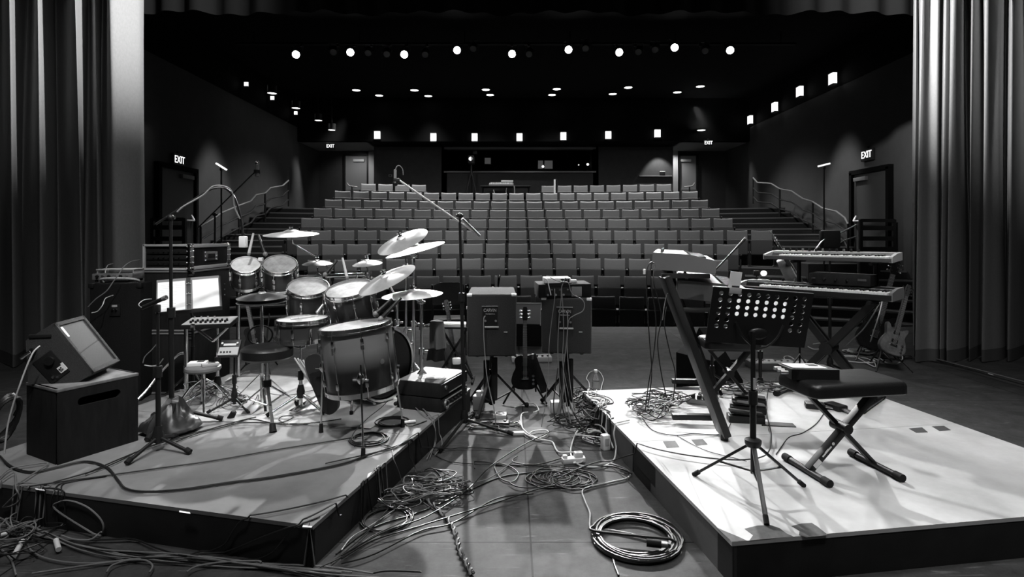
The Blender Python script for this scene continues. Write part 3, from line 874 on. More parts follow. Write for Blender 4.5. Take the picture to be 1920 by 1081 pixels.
def drum(name, label, top, nrm, r, depth, shell, lugs=8, headm='head', group=None, cat='drum', res='headk'):
    m = zto(top, nrm, (1, 0, .001))
    t = thing(name, label, cat, mtx=m, group=group)
    MB().lathe([(r * .97, -.006), (r, -.006), (r, -depth + .006), (r * .97, -depth + .006)], 44, close=True).build('shell', shell, t)
    MB().lathe([(0, .004), (r * .96, .004), (r * .985, -.004), (0, -.004)], 40).build('batter_head', headm, t)
    MB().lathe([(0, -depth + .004), (r * .985, -depth + .004), (r * .96, -depth - .003), (0, -depth - .003)], 40).build('resonant_head', res, t)
    for nm, z in (('top_hoop', 0), ('bottom_hoop', -depth)):
        s = 1 if z == 0 else -1
        MB().lathe([(r * .99, z - s * .02), (r * 1.06, z - s * .022), (r * 1.06, z - s * .012), (r * 1.03, z - s * .01), (r * 1.03, z + s * .012), (r * 1.0, z + s * .014), (r * .99, z)], 44, close=True).build(nm, 'chrome', t)
    for k in range(lugs):
        a = 2 * PI * (k + .5) / lugs
        x, y = math.cos(a), math.sin(a)
        g = MB()
        if depth > .18:
            for z in (-.075, -depth + .075):
                g.box((0, 0, 0), (.02, .022, .045), Matrix.Translation((x * (r + .009), y * (r + .009), z)) @ Matrix.Rotation(a, 4, 'Z'), .006)
        else:
            g.box((0, 0, 0), (.02, .022, depth * .45), Matrix.Translation((x * (r + .009), y * (r + .009), -depth / 2)) @ Matrix.Rotation(a, 4, 'Z'), .006)
        zt, zb = (-.075, -depth + .075) if depth > .18 else (-depth / 2, -depth / 2)
        g.cyl((x * (r + .013), y * (r + .013), zt), (x * r * 1.05, y * r * 1.05, .012), .0035, n=6)
        g.cyl((x * (r + .013), y * (r + .013), zb), (x * r * 1.05, y * r * 1.05, -depth - .012), .0035, n=6)
        if depth > .18: g.cyl((x * (r + .009), y * (r + .009), zt), (x * (r + .009), y * (r + .009), zb), .004, n=6)
        g.build('lug', 'chrome', t)
    return t

def cymbal(label, px, py, d, r, roll, ratio, m='cymbal', group='cymbals of the drum kit', bell=.3, curl=0, name='cymbal'):
    rho = R(roll); sa = ratio - (py - HOR) / FPX
    ca = math.sqrt(max(0, 1 - sa * sa))
    n = Vector((-math.sin(rho) * ca, -sa, math.cos(rho) * ca))
    c = W(px, py, d)
    t = thing(name, label, 'cymbal', mtx=zto(c, n, (1, 0, .001)), group=group)
    br = r * bell * .6
    prof = [(0.006, .02), (br * .5, .0175), (br * .85, .008), (br, 0), (r * .5, -.008), (r * .8, -.02 + curl * .3), (r, -.034 + curl), (r, -.0355 + curl), (r * .8, -.0215 + curl * .3), (r * .5, -.0095), (br, -.0015), (br * .85, .0065), (br * .5, .016), (.006, .0185)]
    MB().lathe(prof, 56, close=True).build('plate', m, t)
    MB().lathe([(0, .055), (.006, .055), (.006, .03), (.018, .03), (.018, .02), (0, .02)], 14).build('felt', 'plastic', t)
    MB().box((0, 0, .048), (.04, .008, .016), None, .003).build('wing_nut', 'chrome', t)
    return c, n

def outline(half, longhorn=0.0):
    L = [(-x, z + (longhorn if z > .3 and x > .08 else 0)) for x, z in half[::-1] if x > 0]
    pts = [Vector((x, z, 0)) for x, z in half + L]
    return [(p.x, p.y) for p in catmull(pts, 4, True)]
EL = [(0, 0), (.10, .012), (.152, .06), (.163, .12), (.142, .2), (.118, .25), (.122, .30), (.140, .355), (.134, .392), (.105, .385), (.07, .355), (.034, .352)]
LP = [(0, 0), (.10, .012), (.155, .06), (.165, .12), (.142, .2), (.118, .25), (.120, .30), (.128, .345), (.10, .392), (.05, .40), (.03, .40)]
AC_ = [(0, 0), (.1, .008), (.178, .055), (.2, .13), (.178, .21), (.137, .28), (.132, .32), (.146, .38), (.132, .44), (.08, .474), (.03, .48)]
def guitar(name, label, p0, p1, front, kind, top, body, cat='guitar', pegs='both', scale=None):
    p0, p1 = Vector(p0), Vector(p1)
    z = (p1 - p0).normalized(); f = Vector(front); f = (f - z * f.dot(z)).normalized(); y = -f; x = y.cross(z)
    m = Matrix((x, y, z)).transposed().to_4x4(); m.translation = p0
    L = (p1 - p0).length; s = L
    t = thing(name, label, cat, mtx=m)
    ol = {'el': outline(EL, .02), 'lp': outline(LP), 'ac': outline(AC_)}[kind]
    bl = .48 if kind == 'ac' else .4
    th = .05 if kind == 'ac' else .023
    X = Matrix.Rotation(PI / 2, 4, 'X') @ Matrix.Diagonal((s, s, 1, 1))      # (x,z) polygon into the x-z plane, extruded along -y
    MB().prism(ol, -th, th, X).build('body', body, t)
    c = .96
    MB().prism([(a * c, (b_ - .2) * c + .2) for a, b_ in ol], th, th + .004, X).build('top_plate', top, t)
    fy = -(th + .004)
    zt = s * (bl - .06); nk = s * .83
    w0, w1 = .028 * s, .021 * s
    MB().prism([(-w0, zt), (w0, zt), (w1, nk), (-w1, nk)], -.014 - fy - .012, -fy + .004, Matrix.Rotation(PI / 2, 4, 'X')).build('neck', body, t)
    fb = MB().prism([(-w0, zt - .05 * s), (w0, zt - .05 * s), (w1, nk), (-w1, nk)], -fy + .004, -fy + .011, Matrix.Rotation(PI / 2, 4, 'X')).build('fretboard', 'fret', t)
    fr = MB()
    z0 = s * .14 if kind == 'ac' else s * .15
    for k in range(1, 20):
        zz = nk - (nk - z0) * (1 - 2 ** (-k / 12))
        if zz < zt - .04 * s: break
        u = (zz - zt) / (nk - zt); ww = w0 + (w1 - w0) * u
        fr.box((0, fy - .0118, zz), (2 * ww, .003, .0028))
    fr.build('frets', 'steel', fb)
    hs = [(-.024, .83), (.024, .83), (.036, .87), (.034, .97), (.02, 1.0), (-.02, 1.0), (-.034, .97), (-.036, .87)]
    MB().prism([(a * s, b_ * s) for a, b_ in hs], -fy - .006, -fy + .008, Matrix.Rotation(PI / 2, 4, 'X')).build('headstock', body, t)
    for sx in (-1, 1):
        for k in range(3):
            zz = s * (.87 + .042 * k)
            MB().cyl((sx * .028 * s, fy + .002, zz), (sx * .055 * s, fy + .002, zz), .004, n=8).sphere((sx * .06 * s, fy + .002, zz), .011, 8, None, (1, .6, 1)).cyl((sx * .022 * s, fy, zz), (sx * .022 * s, fy - .018, zz), .005, n=8).build('tuning_peg', 'chrome', t)
    if kind == 'ac':
        MB().lathe([(0, 0), (.05 * s, 0), (.05 * s, .002), (0, .002)], 28, Matrix.Translation((0, fy - .001, .31 * s)) @ Matrix.Rotation(PI / 2, 4, 'X')).build('sound_hole', 'blackwall', t)
        MB().box((0, fy - .005, .14 * s), (.15 * s, .012, .02), None, .003).build('bridge', 'fret', t)
    else:
        MB().box((0, fy - .008, .13 * s), (.085 * s, .016, .014), None, .003).build('bridge', 'chrome', t)
        for zz in (.19, .30):
            MB().box((0, fy - .005, zz * s), (.075 * s, .012, .036), None, .004).build('pickup', 'plastic', t)
        for k in range(3):
            MB().cyl((.10 * s, fy, (.07 + .045 * k) * s), (.10 * s, fy - .018, (.07 + .045 * k) * s), .011, n=12).build('control_knob', 'steel', t)
    st = MB()
    for k in range(6):
        u = (k - 2.5) / 2.5
        st.cyl((u * .02 * s, fy - .018, .13 * s), (u * .016 * s, fy - .016, nk), .0012, n=4)
    st.build('strings', 'steel', t)
    return t
def guitar_stand(label, base, back, side, h=.55, group=None):
    """base: floor point under the guitar; back: direction away from the guitar's face; side: along its width"""
    base, back, side = Vector(base), Vector(back).normalized(), Vector(side).normalized()
    t = thing('guitar_stand', label, 'guitar stand', base, 0, group)
    c = base + back * .12 + Vector((0, 0, .3))
    MB().cyl(base + back * .16 + Vector((0, 0, .25)), base + back * .24 + Vector((0, 0, h + .15)), .01, n=8).build('pole', 'blackmetal', t, True)
    for a in (side * .2 - back * .1, side * -.2 - back * .1, back * .42):
        g = base + a; g.z = base.z
        MB().cyl(c, g + Vector((0, 0, .012)), .009, n=8).build('leg', 'blackmetal', t, True)
    for k in (-1, 1):
        MB().tube([c, base + side * (k * .1) + back * .06 + Vector((0, 0, .13)), base + side * (k * .1) - back * .07 + Vector((0, 0, .12)), base + side * (k * .1) - back * .08 + Vector((0, 0, .15))], .008, 7).build('cradle_arm', 'rubber', t, True)
    return t
def frame(o, ex, ey):
    """matrix whose x,y axes run along ex,ey (ey made square to ex)"""
    ex = Vector(ex).normalized(); ey = Vector(ey); ey = (ey - ex * ey.dot(ex)).normalized(); ez = ex.cross(ey)
    m = Matrix((ex, ey, ez)).transposed().to_4x4(); m.translation = Vector(o)
    return m
def panel_print(parent, m, rects, mname, name='printed_panel', th=.0015):
    b = MB()
    for (x, y, w_, h_) in rects: b.box((x, y, th / 2), (w_, h_, th), m)
    return b.build(name, mname, parent, smooth=False)

# ================================================================== LEFT SIDE
# wooden box with the hand slot
A = G(107, 872, RH); e2 = Vector((.46, .888, 0)); e1 = Vector((-.888, .46, 0)) * .2 + Vector((-.93, .3, 0)) * .8; e1.normalize()
e1 = Vector((-e2.y, e2.x, 0))
t = thing('wooden_box', 'large black wooden box with an oval hand slot on the left riser', 'box', A)
bm_ = frame(A, e2, e1)
LX, LY, LZ = .455, .37, .447
b = MB()
T_ = .018
slot = [(LX * .5 + .095 * sx + .026 * math.cos(a), .345 + .026 * math.sin(a)) for sx, rng in ((1, (-90, 90)), (-1, (90, 270))) for a in [R(rng[0] + (rng[1] - rng[0]) * k / 8) for k in range(9)]]
slot_ = []
for k_ in range(len(slot)):
    a_, c_ = slot[k_], slot[(k_ + 1) % len(slot)]
    nn_ = 24 if abs(a_[0] - c_[0]) > .1 else 1
    slot_ += [(a_[0] + (c_[0] - a_[0]) * i_ / nn_, a_[1] + (c_[1] - a_[1]) * i_ / nn_) for i_ in range(nn_)]
slot = slot_
# panel with the slot : outer rectangle bridged to the slot loop
outer = []
N = len(slot)
import bisect
def rect_hit(p):
    cx, cz = LX * .5, .345
    dx, dz = p[0] - cx, p[1] - cz
    ts = []
    if dx > 1e-9: ts.append((LX - cx) / dx)
    if dx < -1e-9: ts.append(-cx / dx)
    if dz > 1e-9: ts.append((LZ - cz) / dz)
    if dz < -1e-9: ts.append(-cz / dz)
    k = min(ts); return (cx + dx * k, cz + dz * k)
outer = [rect_hit(p) for p in slot]
vs_ = []; fs_ = []
for y in (0, T_):
    vs_ += [(p[0], y, p[1]) for p in slot] + [(p[0], y, p[1]) for p in outer]
for k in range(N):
    j = (k + 1) % N
    fs_ += [(k, j, N + j, N + k), (2 * N + k, 3 * N + k, 3 * N + j, 2 * N + j), (k, 2 * N + k, 2 * N + j, j)]
# the rectangle's corners, lost between rays
def corner(cx, cz):
    best = min(range(N), key=lambda k: 0 if (abs(outer[k][0] - cx) < 1e-6 or abs(outer[k][1] - cz) < 1e-6) else 1)
    for k in range(N):
        j = (k + 1) % N
        a, c = outer[k], outer[j]
        if (abs(a[0] - cx) < 1e-6 and abs(c[1] - cz) < 1e-6 and abs(a[1] - cz) > 1e-6) or (abs(a[1] - cz) < 1e-6 and abs(c[0] - cx) < 1e-6 and abs(a[0] - cx) > 1e-6):
            for y0 in (0, T_):
                i = len(vs_); vs_.extend([(a[0], y0, a[1]), (cx, y0, cz), (c[0], y0, c[1])]); fs_.append((i, i + 1, i + 2))
for cx in (0, LX):
    for cz in (0, LZ): corner(cx, cz)
pb = MB().add(vs_, fs_, bm_); pb.build('slotted_side', 'blackwood', t, True, smooth=False)
b = MB().box((T_ / 2, LY / 2 + T_ / 2, LZ / 2), (T_, LY - T_, LZ), bm_, .002).box((LX - T_ / 2, LY / 2 + T_ / 2, LZ / 2), (T_, LY - T_, LZ), bm_, .002)
b.build('side', 'blackwood', t, True)
MB().box((LX / 2, LY - T_ / 2, LZ / 2), (LX - 2 * T_, T_, LZ), bm_).build('back', 'blackwood', t, True)
MB().box((LX / 2, LY / 2, LZ - T_ / 2), (LX + .006, LY + .006, T_), bm_, .003).build('lid', mat('grey_box_lid', .16, .6, var=.35, scale=12), t, True)  # lid toned grey, paler than the black sides

# floor monitor tipped on the box
k1 = Vector((.979, .202, 0)); k2 = Vector((-.202, .979, 0)); o5 = Vector((-2.95, 3.42, 0))
def onp(px, py):
    k = (px - 960) / FPX; tt = (k * o5.y - o5.x) / (k1.x - k * k1.y); p = o5 + k1 * tt
    return tt, CAMH - (py - HOR) * p.y / FPX
pl = [onp(*q) for q in ((53, 720), (147, 722), (172, 701), (96, 608), (48, 638))]
zb = LZ + RH + .001
pl[0] = (pl[0][0], zb); pl[1] = (pl[1][0], zb)
mm = Matrix((k1, Vector((0, 0, 1)), k1.cross(Vector((0, 0, 1))))).transposed().to_4x4(); mm.translation = o5   # local z points to the camera
t = thing('floor_monitor', 'carpet-covered floor monitor tipped up on the black wooden box', 'speaker', (o5.x, o5.y, zb))
WD = .34
b = MB().prism(pl, -WD, 0, mm)
b.build('cabinet', 'speaker', t, True)
p2, p3 = Vector((pl[3][0], pl[3][1], 0)), Vector((pl[2][0], pl[2][1], 0))
gl = (p3 - p2).length; gx = (p3 - p2).normalized()
gm = mm @ Matrix.Translation(p2)
gm2 = mm @ frame(p2, gx, Vector((0, 0, -1)))
if (gm2.to_3x3() @ Vector((0, 0, 1))).z < 0: gsgn = -1
else: gsgn = 1
MB().box((gl / 2, WD / 2, gsgn * .004), (gl - .05, WD - .05, .008), gm2, .002).build('grille', 'grille', t, True)
e = MB()
for (c, d) in (((gl / 2, .014, gsgn * .007), (gl, .028, .022)), ((gl / 2, WD - .014, gsgn * .007), (gl, .028, .022)), ((.014, WD / 2, gsgn * .007), (.028, WD, .022)), ((gl - .014, WD / 2, gsgn * .007), (.028, WD, .022))):
    e.box(c, d, gm2, .006)
e.build('grille_rim', 'speaker', t, True)
MB().box((.075, .043, gsgn * .011), (.075, .022, .006), gm2, .002).build('badge', 'white', t, True)
cx = sum(p[0] for p in pl) / 5; cz = sum(p[1] for p in pl) / 5
cp = mm @ Matrix.Translation((cx - .02, cz - .035, .0)) @ Matrix.Rotation(R(-52), 4, 'Z')
MB().box((0, 0, .002), (.17, .125, .005), cp, .003).build('connector_plate', 'plastic', t, True)
MB().cyl((-.035, .02, .004), (-.035, .02, .02), .026, n=20, m=cp).build('level_knob', 'blackgloss', t, True)
for q in ((.055, -.028), (.07, -.008)): MB().cyl((q[0], q[1], .004), (q[0], q[1], .012), .008, n=12, m=cp).build('jack', 'chrome', t, True)
lb = MB().box((.045, .035, .006), (.04, .032, .003), cp).build('white_label', 'white', t, True)
MB().box((.04, .058, .006), (.05, .014, .003), cp).build('white_label', 'white', t, True)
vs2, fs2 = text_mesh('25', .026)
MB().add(vs2, fs2, cp @ Matrix.Translation((.045, .035, .009)) @ Matrix.Rotation(R(10), 4, 'Z')).build('lettering', 'plastic', lb, True, smooth=False)
hp = mm @ Matrix.Translation((pl[4][0] + .05, pl[4][1] - .055, 0)); MB().cyl((0, 0, 0), (0, 0, .035), .013, n=12, m=hp).cyl((-.01, -.01, .03), (-.05, -.045, .05), .011, n=10, m=hp).build('plug', 'chrome', t, True)
MB().box(((pl[3][0] + pl[4][0]) / 2 + .01, (pl[3][1] + pl[4][1]) / 2 - .022, .003), (.12, .02, .008), mm @ Matrix.Translation((0, 0, 0)), .003).build('strap_handle', 'rubber', t, True)

# tall dark speaker cabinet at the left with gear on it
p = G(216, 752, 0); p = W(216, 600, 5.25); p.z = 0
CT = R(-6)
t = thing('speaker_cabinet', 'tall black speaker cabinet in front of the left curtain', 'speaker', p, R(8))
MB().box((0, .25, .56), (.44, .5, 1.1), None, .015).build('cabinet', 'tolex', t)
MB().box((.0, .0 - .004, .86), (.09, .012, .11), None, .003).build('connector_plate', 'plastic', t)
MB().box((.0, -.012, .90), (.045, .004, .02), None).build('label_plate', 'ink', t)
for sx in (-1, 1): MB().cyl((sx * .014, -.01, .865), (sx * .014, -.025, .865), .009, n=12).build('jack', 'chrome', t)
MB().tube(catmull([(-.15, .1, 1.11), (-.17, .09, 1.13), (-.14, .06, 1.15), (0, .03, 1.155), (.12, .03, 1.15), (.16, .08, 1.13), (.15, .12, 1.11)], 6), .012, 8).build('carry_handle', 'lightgrey', t)
for sx in (-1, 1):
    for sz in (.03, 1.09): MB().box((sx * .205, .015, sz), (.05, .05, .05), None, .012).build('corner_guard', 'plastic', t)
q = W(228, 492, 5.55)
t = thing('effects_unit', 'silver-edged effects unit with knobs on top of the tall cabinet', 'audio unit', (q.x, 5.52, 1.112), R(8))
MB().box((0, 0, .05), (.36, .25, .06), None, .006).build('case', 'midgrey', t)
MB().box((0, .02, .115), (.34, .2, .012), None, .004).build('top_bracket', 'alu', t)
for sx in (-1, 1): MB().box((sx * .16, .02, .095), (.012, .18, .04)).build('bracket_leg', 'alu', t)
for k in range(6): MB().cyl((-.13 + .052 * k, -.125, .055), (-.13 + .052 * k, -.145, .055), .012, n=12).build('knob', 'steel' if k % 2 else 'plastic', t)
for sx in (-1, 1):
    for sy in (-1, 1): MB().cyl((sx * .15, sy * .1, 0), (sx * .15, sy * .1, .022), .014, n=10).build('rubber_foot', 'rubber', t)
# road cases : lower trunk, upper trunk, rack case; fronts at depth 5.5
def corner_ball(mb, c): mb.sphere(c, .022, 10)
RX = xd(357, 5.5)
def trunk(label, z, h, latch_z):
    t = thing('road_case', label, 'road case', (RX, 5.5, z), 0)
    MB().box((-.22, .37, h / 2), (.47, .74, h - .004), None, .008).build('case', 'blackwood', t)
    for zz in (h - .012, .014):
        MB().box((-.22, -.002, zz), (.47, .012, .016), None, .002).build('edge_strip', 'midgrey', t)
        MB().box((.016, .37, zz), (.012, .74, .016), None, .002).build('edge_strip', 'midgrey', t)
    g = MB().box((.0, -.006, latch_z), (.05, .02, .035), None, .005); g.build('latch', 'chrome', t)
    for zz in (h - .03, .03): MB().box((.0, .01, zz), (.05, .05, .05), None, .012).build('corner_guard', 'chrome' if zz > .1 else 'plastic', t)
    return t
trunk('large black road trunk standing on the stage floor, lower one', 0, .61, .56)
t = trunk('black road trunk with a chrome latch under the rack case', .612, .605, .035)
for k in range(3): MB().cyl((.014, .62, .3 + .06 * k), (.022, .62, .3 + .06 * k), .008, n=10).build('jack', 'steel', t)
t = thing('rack_case', 'open rack road case with ball corners and aluminium edges on the trunks', 'road case', (RX, 5.5, 1.219), 0)
hh = .255; wl = .46; dl_ = .72
MB().box((-wl / 2, dl_ / 2 + .01, hh / 2), (wl, dl_, hh - .01), None, .004).build('shell', 'blackwood', t)
for z in (.012, hh - .012): MB().box((-wl / 2, .0, z), (wl, .03, .02), None, .003).build('front_edging', 'alu', t)
MB().box((-wl + .008, .0, hh / 2), (.018, .03, hh), None, .003).build('front_edging', 'alu', t)
for z in (.018, hh - .018): MB().box((.0, dl_ / 2, z), (.026, dl_ - .04, .034), None, .003).build('side_edging', 'alu', t)
for y in (.0, dl_):
    g = MB().box((.0, y, hh / 2), (.03, .07, hh), None, .004)
    for z in (.02, .075, .13, .185, hh - .02): g.sphere((.018, y - .022, z), .008, 8).sphere((.018, y + .022, z), .008, 8)
    if y == 0:
        for z in (.02, .075, .13, .185, hh - .02): g.sphere((-.016, -.036, z), .008, 8)
    for z in (.015, hh - .015): corner_ball(g, (.0, y - .012, z))
    g.build('corner_bracket', 'chrome', t)
g = MB().box((.002, dl_ / 2, hh / 2), (.02, .26, .10), None, .006)
for sx in (-1, 1):
    for sz in (-1, 0, 1): g.sphere((.014, dl_ / 2 + sx * .11, hh / 2 + sz * .04), .008, 8)
g.build('butterfly_latch', 'chrome', t)
MB().box((.014, dl_ / 2, hh / 2), (.012, .13, .05), None, .005).build('latch_handle', 'plastic', t)
for k, z in enumerate((.07, .125, .18)):
    u = MB().box((-wl / 2, .006, z), (wl - .06, .02, .044), None, .003).build('rack_unit', 'plastic', t)
    for j in range(6): MB().cyl((-wl + .1 + j * .05, -.004, z), (-wl + .1 + j * .05, -.016, z), .007, n=10).build('knob', 'plastic', u)

# music stand with the open binder
t0 = W(345, 560, 4.72)
t = thing('music_stand', 'black music stand holding the white open binder', 'music stand', (t0.x, 4.85, RH))
BLp, BRp, TLp = W(292, 592, 4.5), W(417, 579, 4.72), W(272, 527, 4.66)
dm_ = frame(BLp, BRp - BLp, TLp - BLp)
dwid = (BRp - BLp).length; dhei = (dm_.inverted() @ TLp).y
zs = -1 if (dm_.to_3x3() @ Vector((0, 0, 1))).y > 0 else 1      # side of the desk that faces the camera
MB().box((dwid / 2, dhei / 2, -zs * .006), (dwid, dhei, .006), dm_, .002).build('desk', 'blackmetal', t, True)
MB().box((dwid / 2, .0, zs * .02), (dwid, .006, .055), dm_, .002).build('lip', 'blackmetal', t, True)
cpt = dm_ @ Vector((dwid / 2, .04, -zs * .02))
MB().cyl((t0.x, 4.85, RH + .06), (t0.x, 4.85, .6), .016, n=12).build('lower_pole', 'blackmetal', t, True)
MB().tube([(t0.x, 4.85, .58), (t0.x, 4.85, .85), cpt], .011, 8).build('upper_pole', 'blackmetal', t, True)
for k in range(3):
    a = R(90 + 120 * k); MB().cyl((t0.x, 4.85, RH + .2), (t0.x + .2 * math.cos(a), 4.85 + .2 * math.sin(a), RH + .012), .01, n=8).build('leg', 'blackmetal', t, True)
t = thing('binder', 'open ring binder with two white sheets on the black music stand', 'binder', mtx=dm_)
MB().box((dwid * .235, dhei / 2 + .004, zs * .002), (dwid * .46, dhei * .97, .005), None, .002).build('cover', 'midgrey', t)
MB().box((dwid * .745, dhei / 2 + .004, zs * .002), (dwid * .46, dhei * .97, .005), None, .002).build('cover', 'midgrey', t)
MB().box((dwid * .49, dhei / 2 + .004, zs * .004), (dwid * .07, dhei * .97, .006), None, .002).build('spine', 'plastic', t)
for c in (.23, .755):
    pg = MB().box((dwid * c, dhei * .475, zs * .008), (dwid * .41, dhei * .86, .004)).build('sheet', 'paper', t)
    ln = MB()
    random.seed(int(c * 100))
    for k in range(13):
        L_ = dwid * random.uniform(.15, .34)
        ln.box((dwid * (c - .17) + L_ / 2, dhei * (.82 - .05 * k), zs * .0104), (L_, .0022, .0006))
    ln.build('lettering', mat('pale_print', .62, .8) if c < .5 else 'ink', pg) if c < .5 else None
rg = MB()
for v in (.2, .5, .8): rg.tube([(dwid * .49 + .016 * math.cos(a), dhei * v, zs * (.006 + .018 * math.sin(a))) for a in [R(18 * k) for k in range(11)]], .003, 6)
rg.build('rings', 'chrome', t)

# tall boom stand with drooping neck (left), its pole at x=320
pf = G(322, 800, RH); D_ = pf.y
tp = W(320, 408, D_)
t = tripod_stand('microphone_stand', 'tall black boom stand behind the sandbag with a drooping gooseneck', pf, tp, [pf + Vector((.3, .12, 0)), pf + Vector((-.26, .2, 0)), pf + Vector((.02, -.3, 0))], boom=(W(292, 420, D_), W(385, 360, D_ + .1)), lowr=.017)
gn = catmull([W(385, 360, D_ + .1), W(400, 353, D_ + .12), W(420, 352, D_ + .15), W(437, 366, D_ + .18), W(447, 390, D_ + .2), W(453, 418, D_ + .22), W(455, 441, D_ + .22)], 7)
MB().tube(gn, .008, 8).build('gooseneck', 'blackmetal', t, True)
cw = catmull([W(332, 397, D_ - .02), W(345, 386, D_), W(380, 366, D_ + .08), W(400, 349, D_ + .12), W(424, 350, D_ + .15), W(436, 362, D_ + .17), W(440, 388, D_ + .19), W(450, 410, D_ + .2)], 7)
MB().tube(cw, .006, 6).build('taped_cable', 'cableg', t, True)
mt = thing('microphone', 'pale boxy microphone hanging from the drooping gooseneck', 'microphone', W(456, 453, D_ + .22))
MB().box((0, 0, 0), (.052, .04, .085), None, .008).build('body', 'white', mt)
MB().cyl((0, 0, .04), (0, 0, .065), .012, n=10).build('mount', 'plastic', mt)
# tall boom stand farther back
pf = Vector((xd(403, 6.9), 6.9, 0)); tp = W(403, 402, 6.9)
t = tripod_stand('microphone_stand', 'thin black boom stand behind the rack case reaching up right', pf, tp, [pf + Vector((.3, .12, 0)), pf + Vector((-.26, .2, 0)), pf + Vector((.02, -.3, 0))], boom=(W(370, 428, 6.8), W(478, 322, 7.0)))
mt = thing('microphone', 'silver studio microphone at the top of the thin rear boom', 'microphone', W(482, 317, 7.0))
MB().cyl((0, 0, -.09), (0, 0, .06), .024, n=16).build('body', 'steel', mt)
MB().sphere((0, 0, .075), .027, 14, None, (1, 1, 1.3)).build('grille', 'chrome', mt)
MB().lathe([(.034, -.05), (.04, -.05), (.04, -.01), (.034, -.01)], 18, close=True).build('shock_mount', 'plastic', mt)
# short stand in front of it
pf = G(297, 845, RH); D_ = pf.y
t = tripod_stand('microphone_stand', 'straight black tripod microphone stand at the front of the grey riser', pf, W(296, 586, D_), [G(237, 873, RH), G(357, 852, RH), pf + Vector((-.02, .22, 0))], r=.009, collar=.11, lowr=.015, split=.58)
mt = thing('microphone', 'slim black pencil microphone on the straight front stand', 'microphone', W(290, 570, D_))
b1, b2 = MB(), MB()
pa, pb_ = W(266, 577, D_ + .02), W(312, 557, D_ - .02)
b1.cyl(pa, pb_, .013, n=12); b1.build('body', 'plastic', mt, True)
MB().cyl(pb_, pb_.lerp(pa, .14), .015, n=12).build('grille', 'midgrey', mt, True)
MB().box((0, 0, 0), (.03, .035, .05), Matrix.Translation(W(295, 578, D_)), .008).build('clip', 'plastic', mt, True)

# sandbag
sb = G(320, 808, RH)
t = thing('sandbag', 'creased black sandbag lying over the boom stand legs', 'sandbag', sb, R(-8))
vs_ = []; fs_ = []; nu, nv = 40, 20
random.seed(3)
for j in range(nv + 1):
    ph = PI * j / nv
    for i in range(nu):
        th_ = 2 * PI * i / nu
        x = math.copysign(abs(math.cos(th_)) ** .75, math.cos(th_)) * math.sin(ph) ** .7
        y = math.copysign(abs(math.sin(th_)) ** .75, math.sin(th_)) * math.sin(ph) ** .7
        z = -math.cos(ph)
        ridge = math.exp(-((x - .12) / .34) ** 2)
        hgt = .085 + .115 * ridge
        zz = max(0, z) * hgt + (.03 if z > -.2 else .03 * (1 + z) / .8)
        cr = .012 * math.sin(9 * x + 5 * y) * math.sin(3 * y * 3) + .010 * math.sin(17 * x - 7 * y)
        vs_.append((x * (.19 - .03 * max(0, z)), y * (.15 - .05 * max(0, z) * ridge) + .012 * math.sin(8 * x), max(0, zz + cr * max(0, z + .3))))
for j in range(nv):
    for i in range(nu):
        fs_.append((j * nu + i, j * nu + (i + 1) % nu, (j + 1) * nu + (i + 1) % nu, (j + 1) * nu + i))
MB().add(vs_, fs_).build('bag', 'sandbag', t)
MB().box((.05, -.118, .09), (.045, .012, .17), Matrix.Rotation(R(-24), 4, 'X') @ Matrix.Translation((0, .0, -.0)), .004).build('strap', 'rubber', t)

# ================================================================== PERCUSSION CORNER
pd = W(395, 602, 4.55)
t = thing('sampling_pad', 'grey multi-pad drum sampler with rows of knobs on a small stand', 'drum sampler', mtx=Matrix.Translation(pd) @ Matrix.Rotation(R(12), 4, 'Z') @ Matrix.Rotation(R(5), 4, 'X'))
MB().box((0, 0, -.012), (.36, .26, .035), None, .006).build('case', 'plastic', t)
MB().box((0, 0, .007), (.35, .25, .004), None, .002).build('top_panel', 'lightgrey', t)
for i in range(8):
    for j in range(2):
        MB().cyl((-.12 + .036 * i, -.085 + .05 * j, .008), (-.12 + .036 * i, -.085 + .05 * j, .028), .010, .008, 10).build('knob', 'plastic', t)
for i in range(4): MB().cyl((-.14 + .05 * i, .07, .008), (-.14 + .05 * i, .07, .03), .007, n=10).build('jack_plug', 'chrome', t)
MB().box((-.09, -.135, -.01), (.035, .012, .05), None, .003).build('clip', 'chrome', t)
ft = Vector((pd.x + .04, pd.y + .03, RH))
t = tripod_stand('sampler_stand', 'chrome tripod stand carrying the multi-pad sampler', ft, (ft.x, ft.y, pd.z - .05), [ft + Vector((.25, -.1, 0)), ft + Vector((-.22, -.16, 0)), ft + Vector((0, .27, 0))], metal='chrome', cat='stand', lowr=.014)
for s in (-1, 1): MB().cyl((pd.x + .02, pd.y, pd.z - .16), (pd.x + s * .14, pd.y, pd.z - .045), .012, n=8).build('support_arm', 'steel', t, True)
# chrome post with bent foot
pf = G(349, 742, RH)
t = thing('chrome_post', 'upright chrome post left of the round stool', 'stand', pf)
MB().cyl((0, 0, .0), (0, 0, W(349, 604, pf.y).z - RH), .017, n=14).build('pole', 'chrome', t)
MB().tube(catmull([(0, 0, .36), (-.06, -.02, .35), (-.15, -.12, .22), (-.2, -.22, .1), (-.25, -.33, .012)], 5), .011, 8).build('leg', 'chrome', t)
MB().tube(catmull([(0, 0, .06), (-.06, .03, .05), (-.18, .1, .012)], 5), .011, 8).build('leg', 'chrome', t)
MB().cyl((0, 0, .2), (0, 0, .26), .024, n=12).build('collar', 'chrome', t)
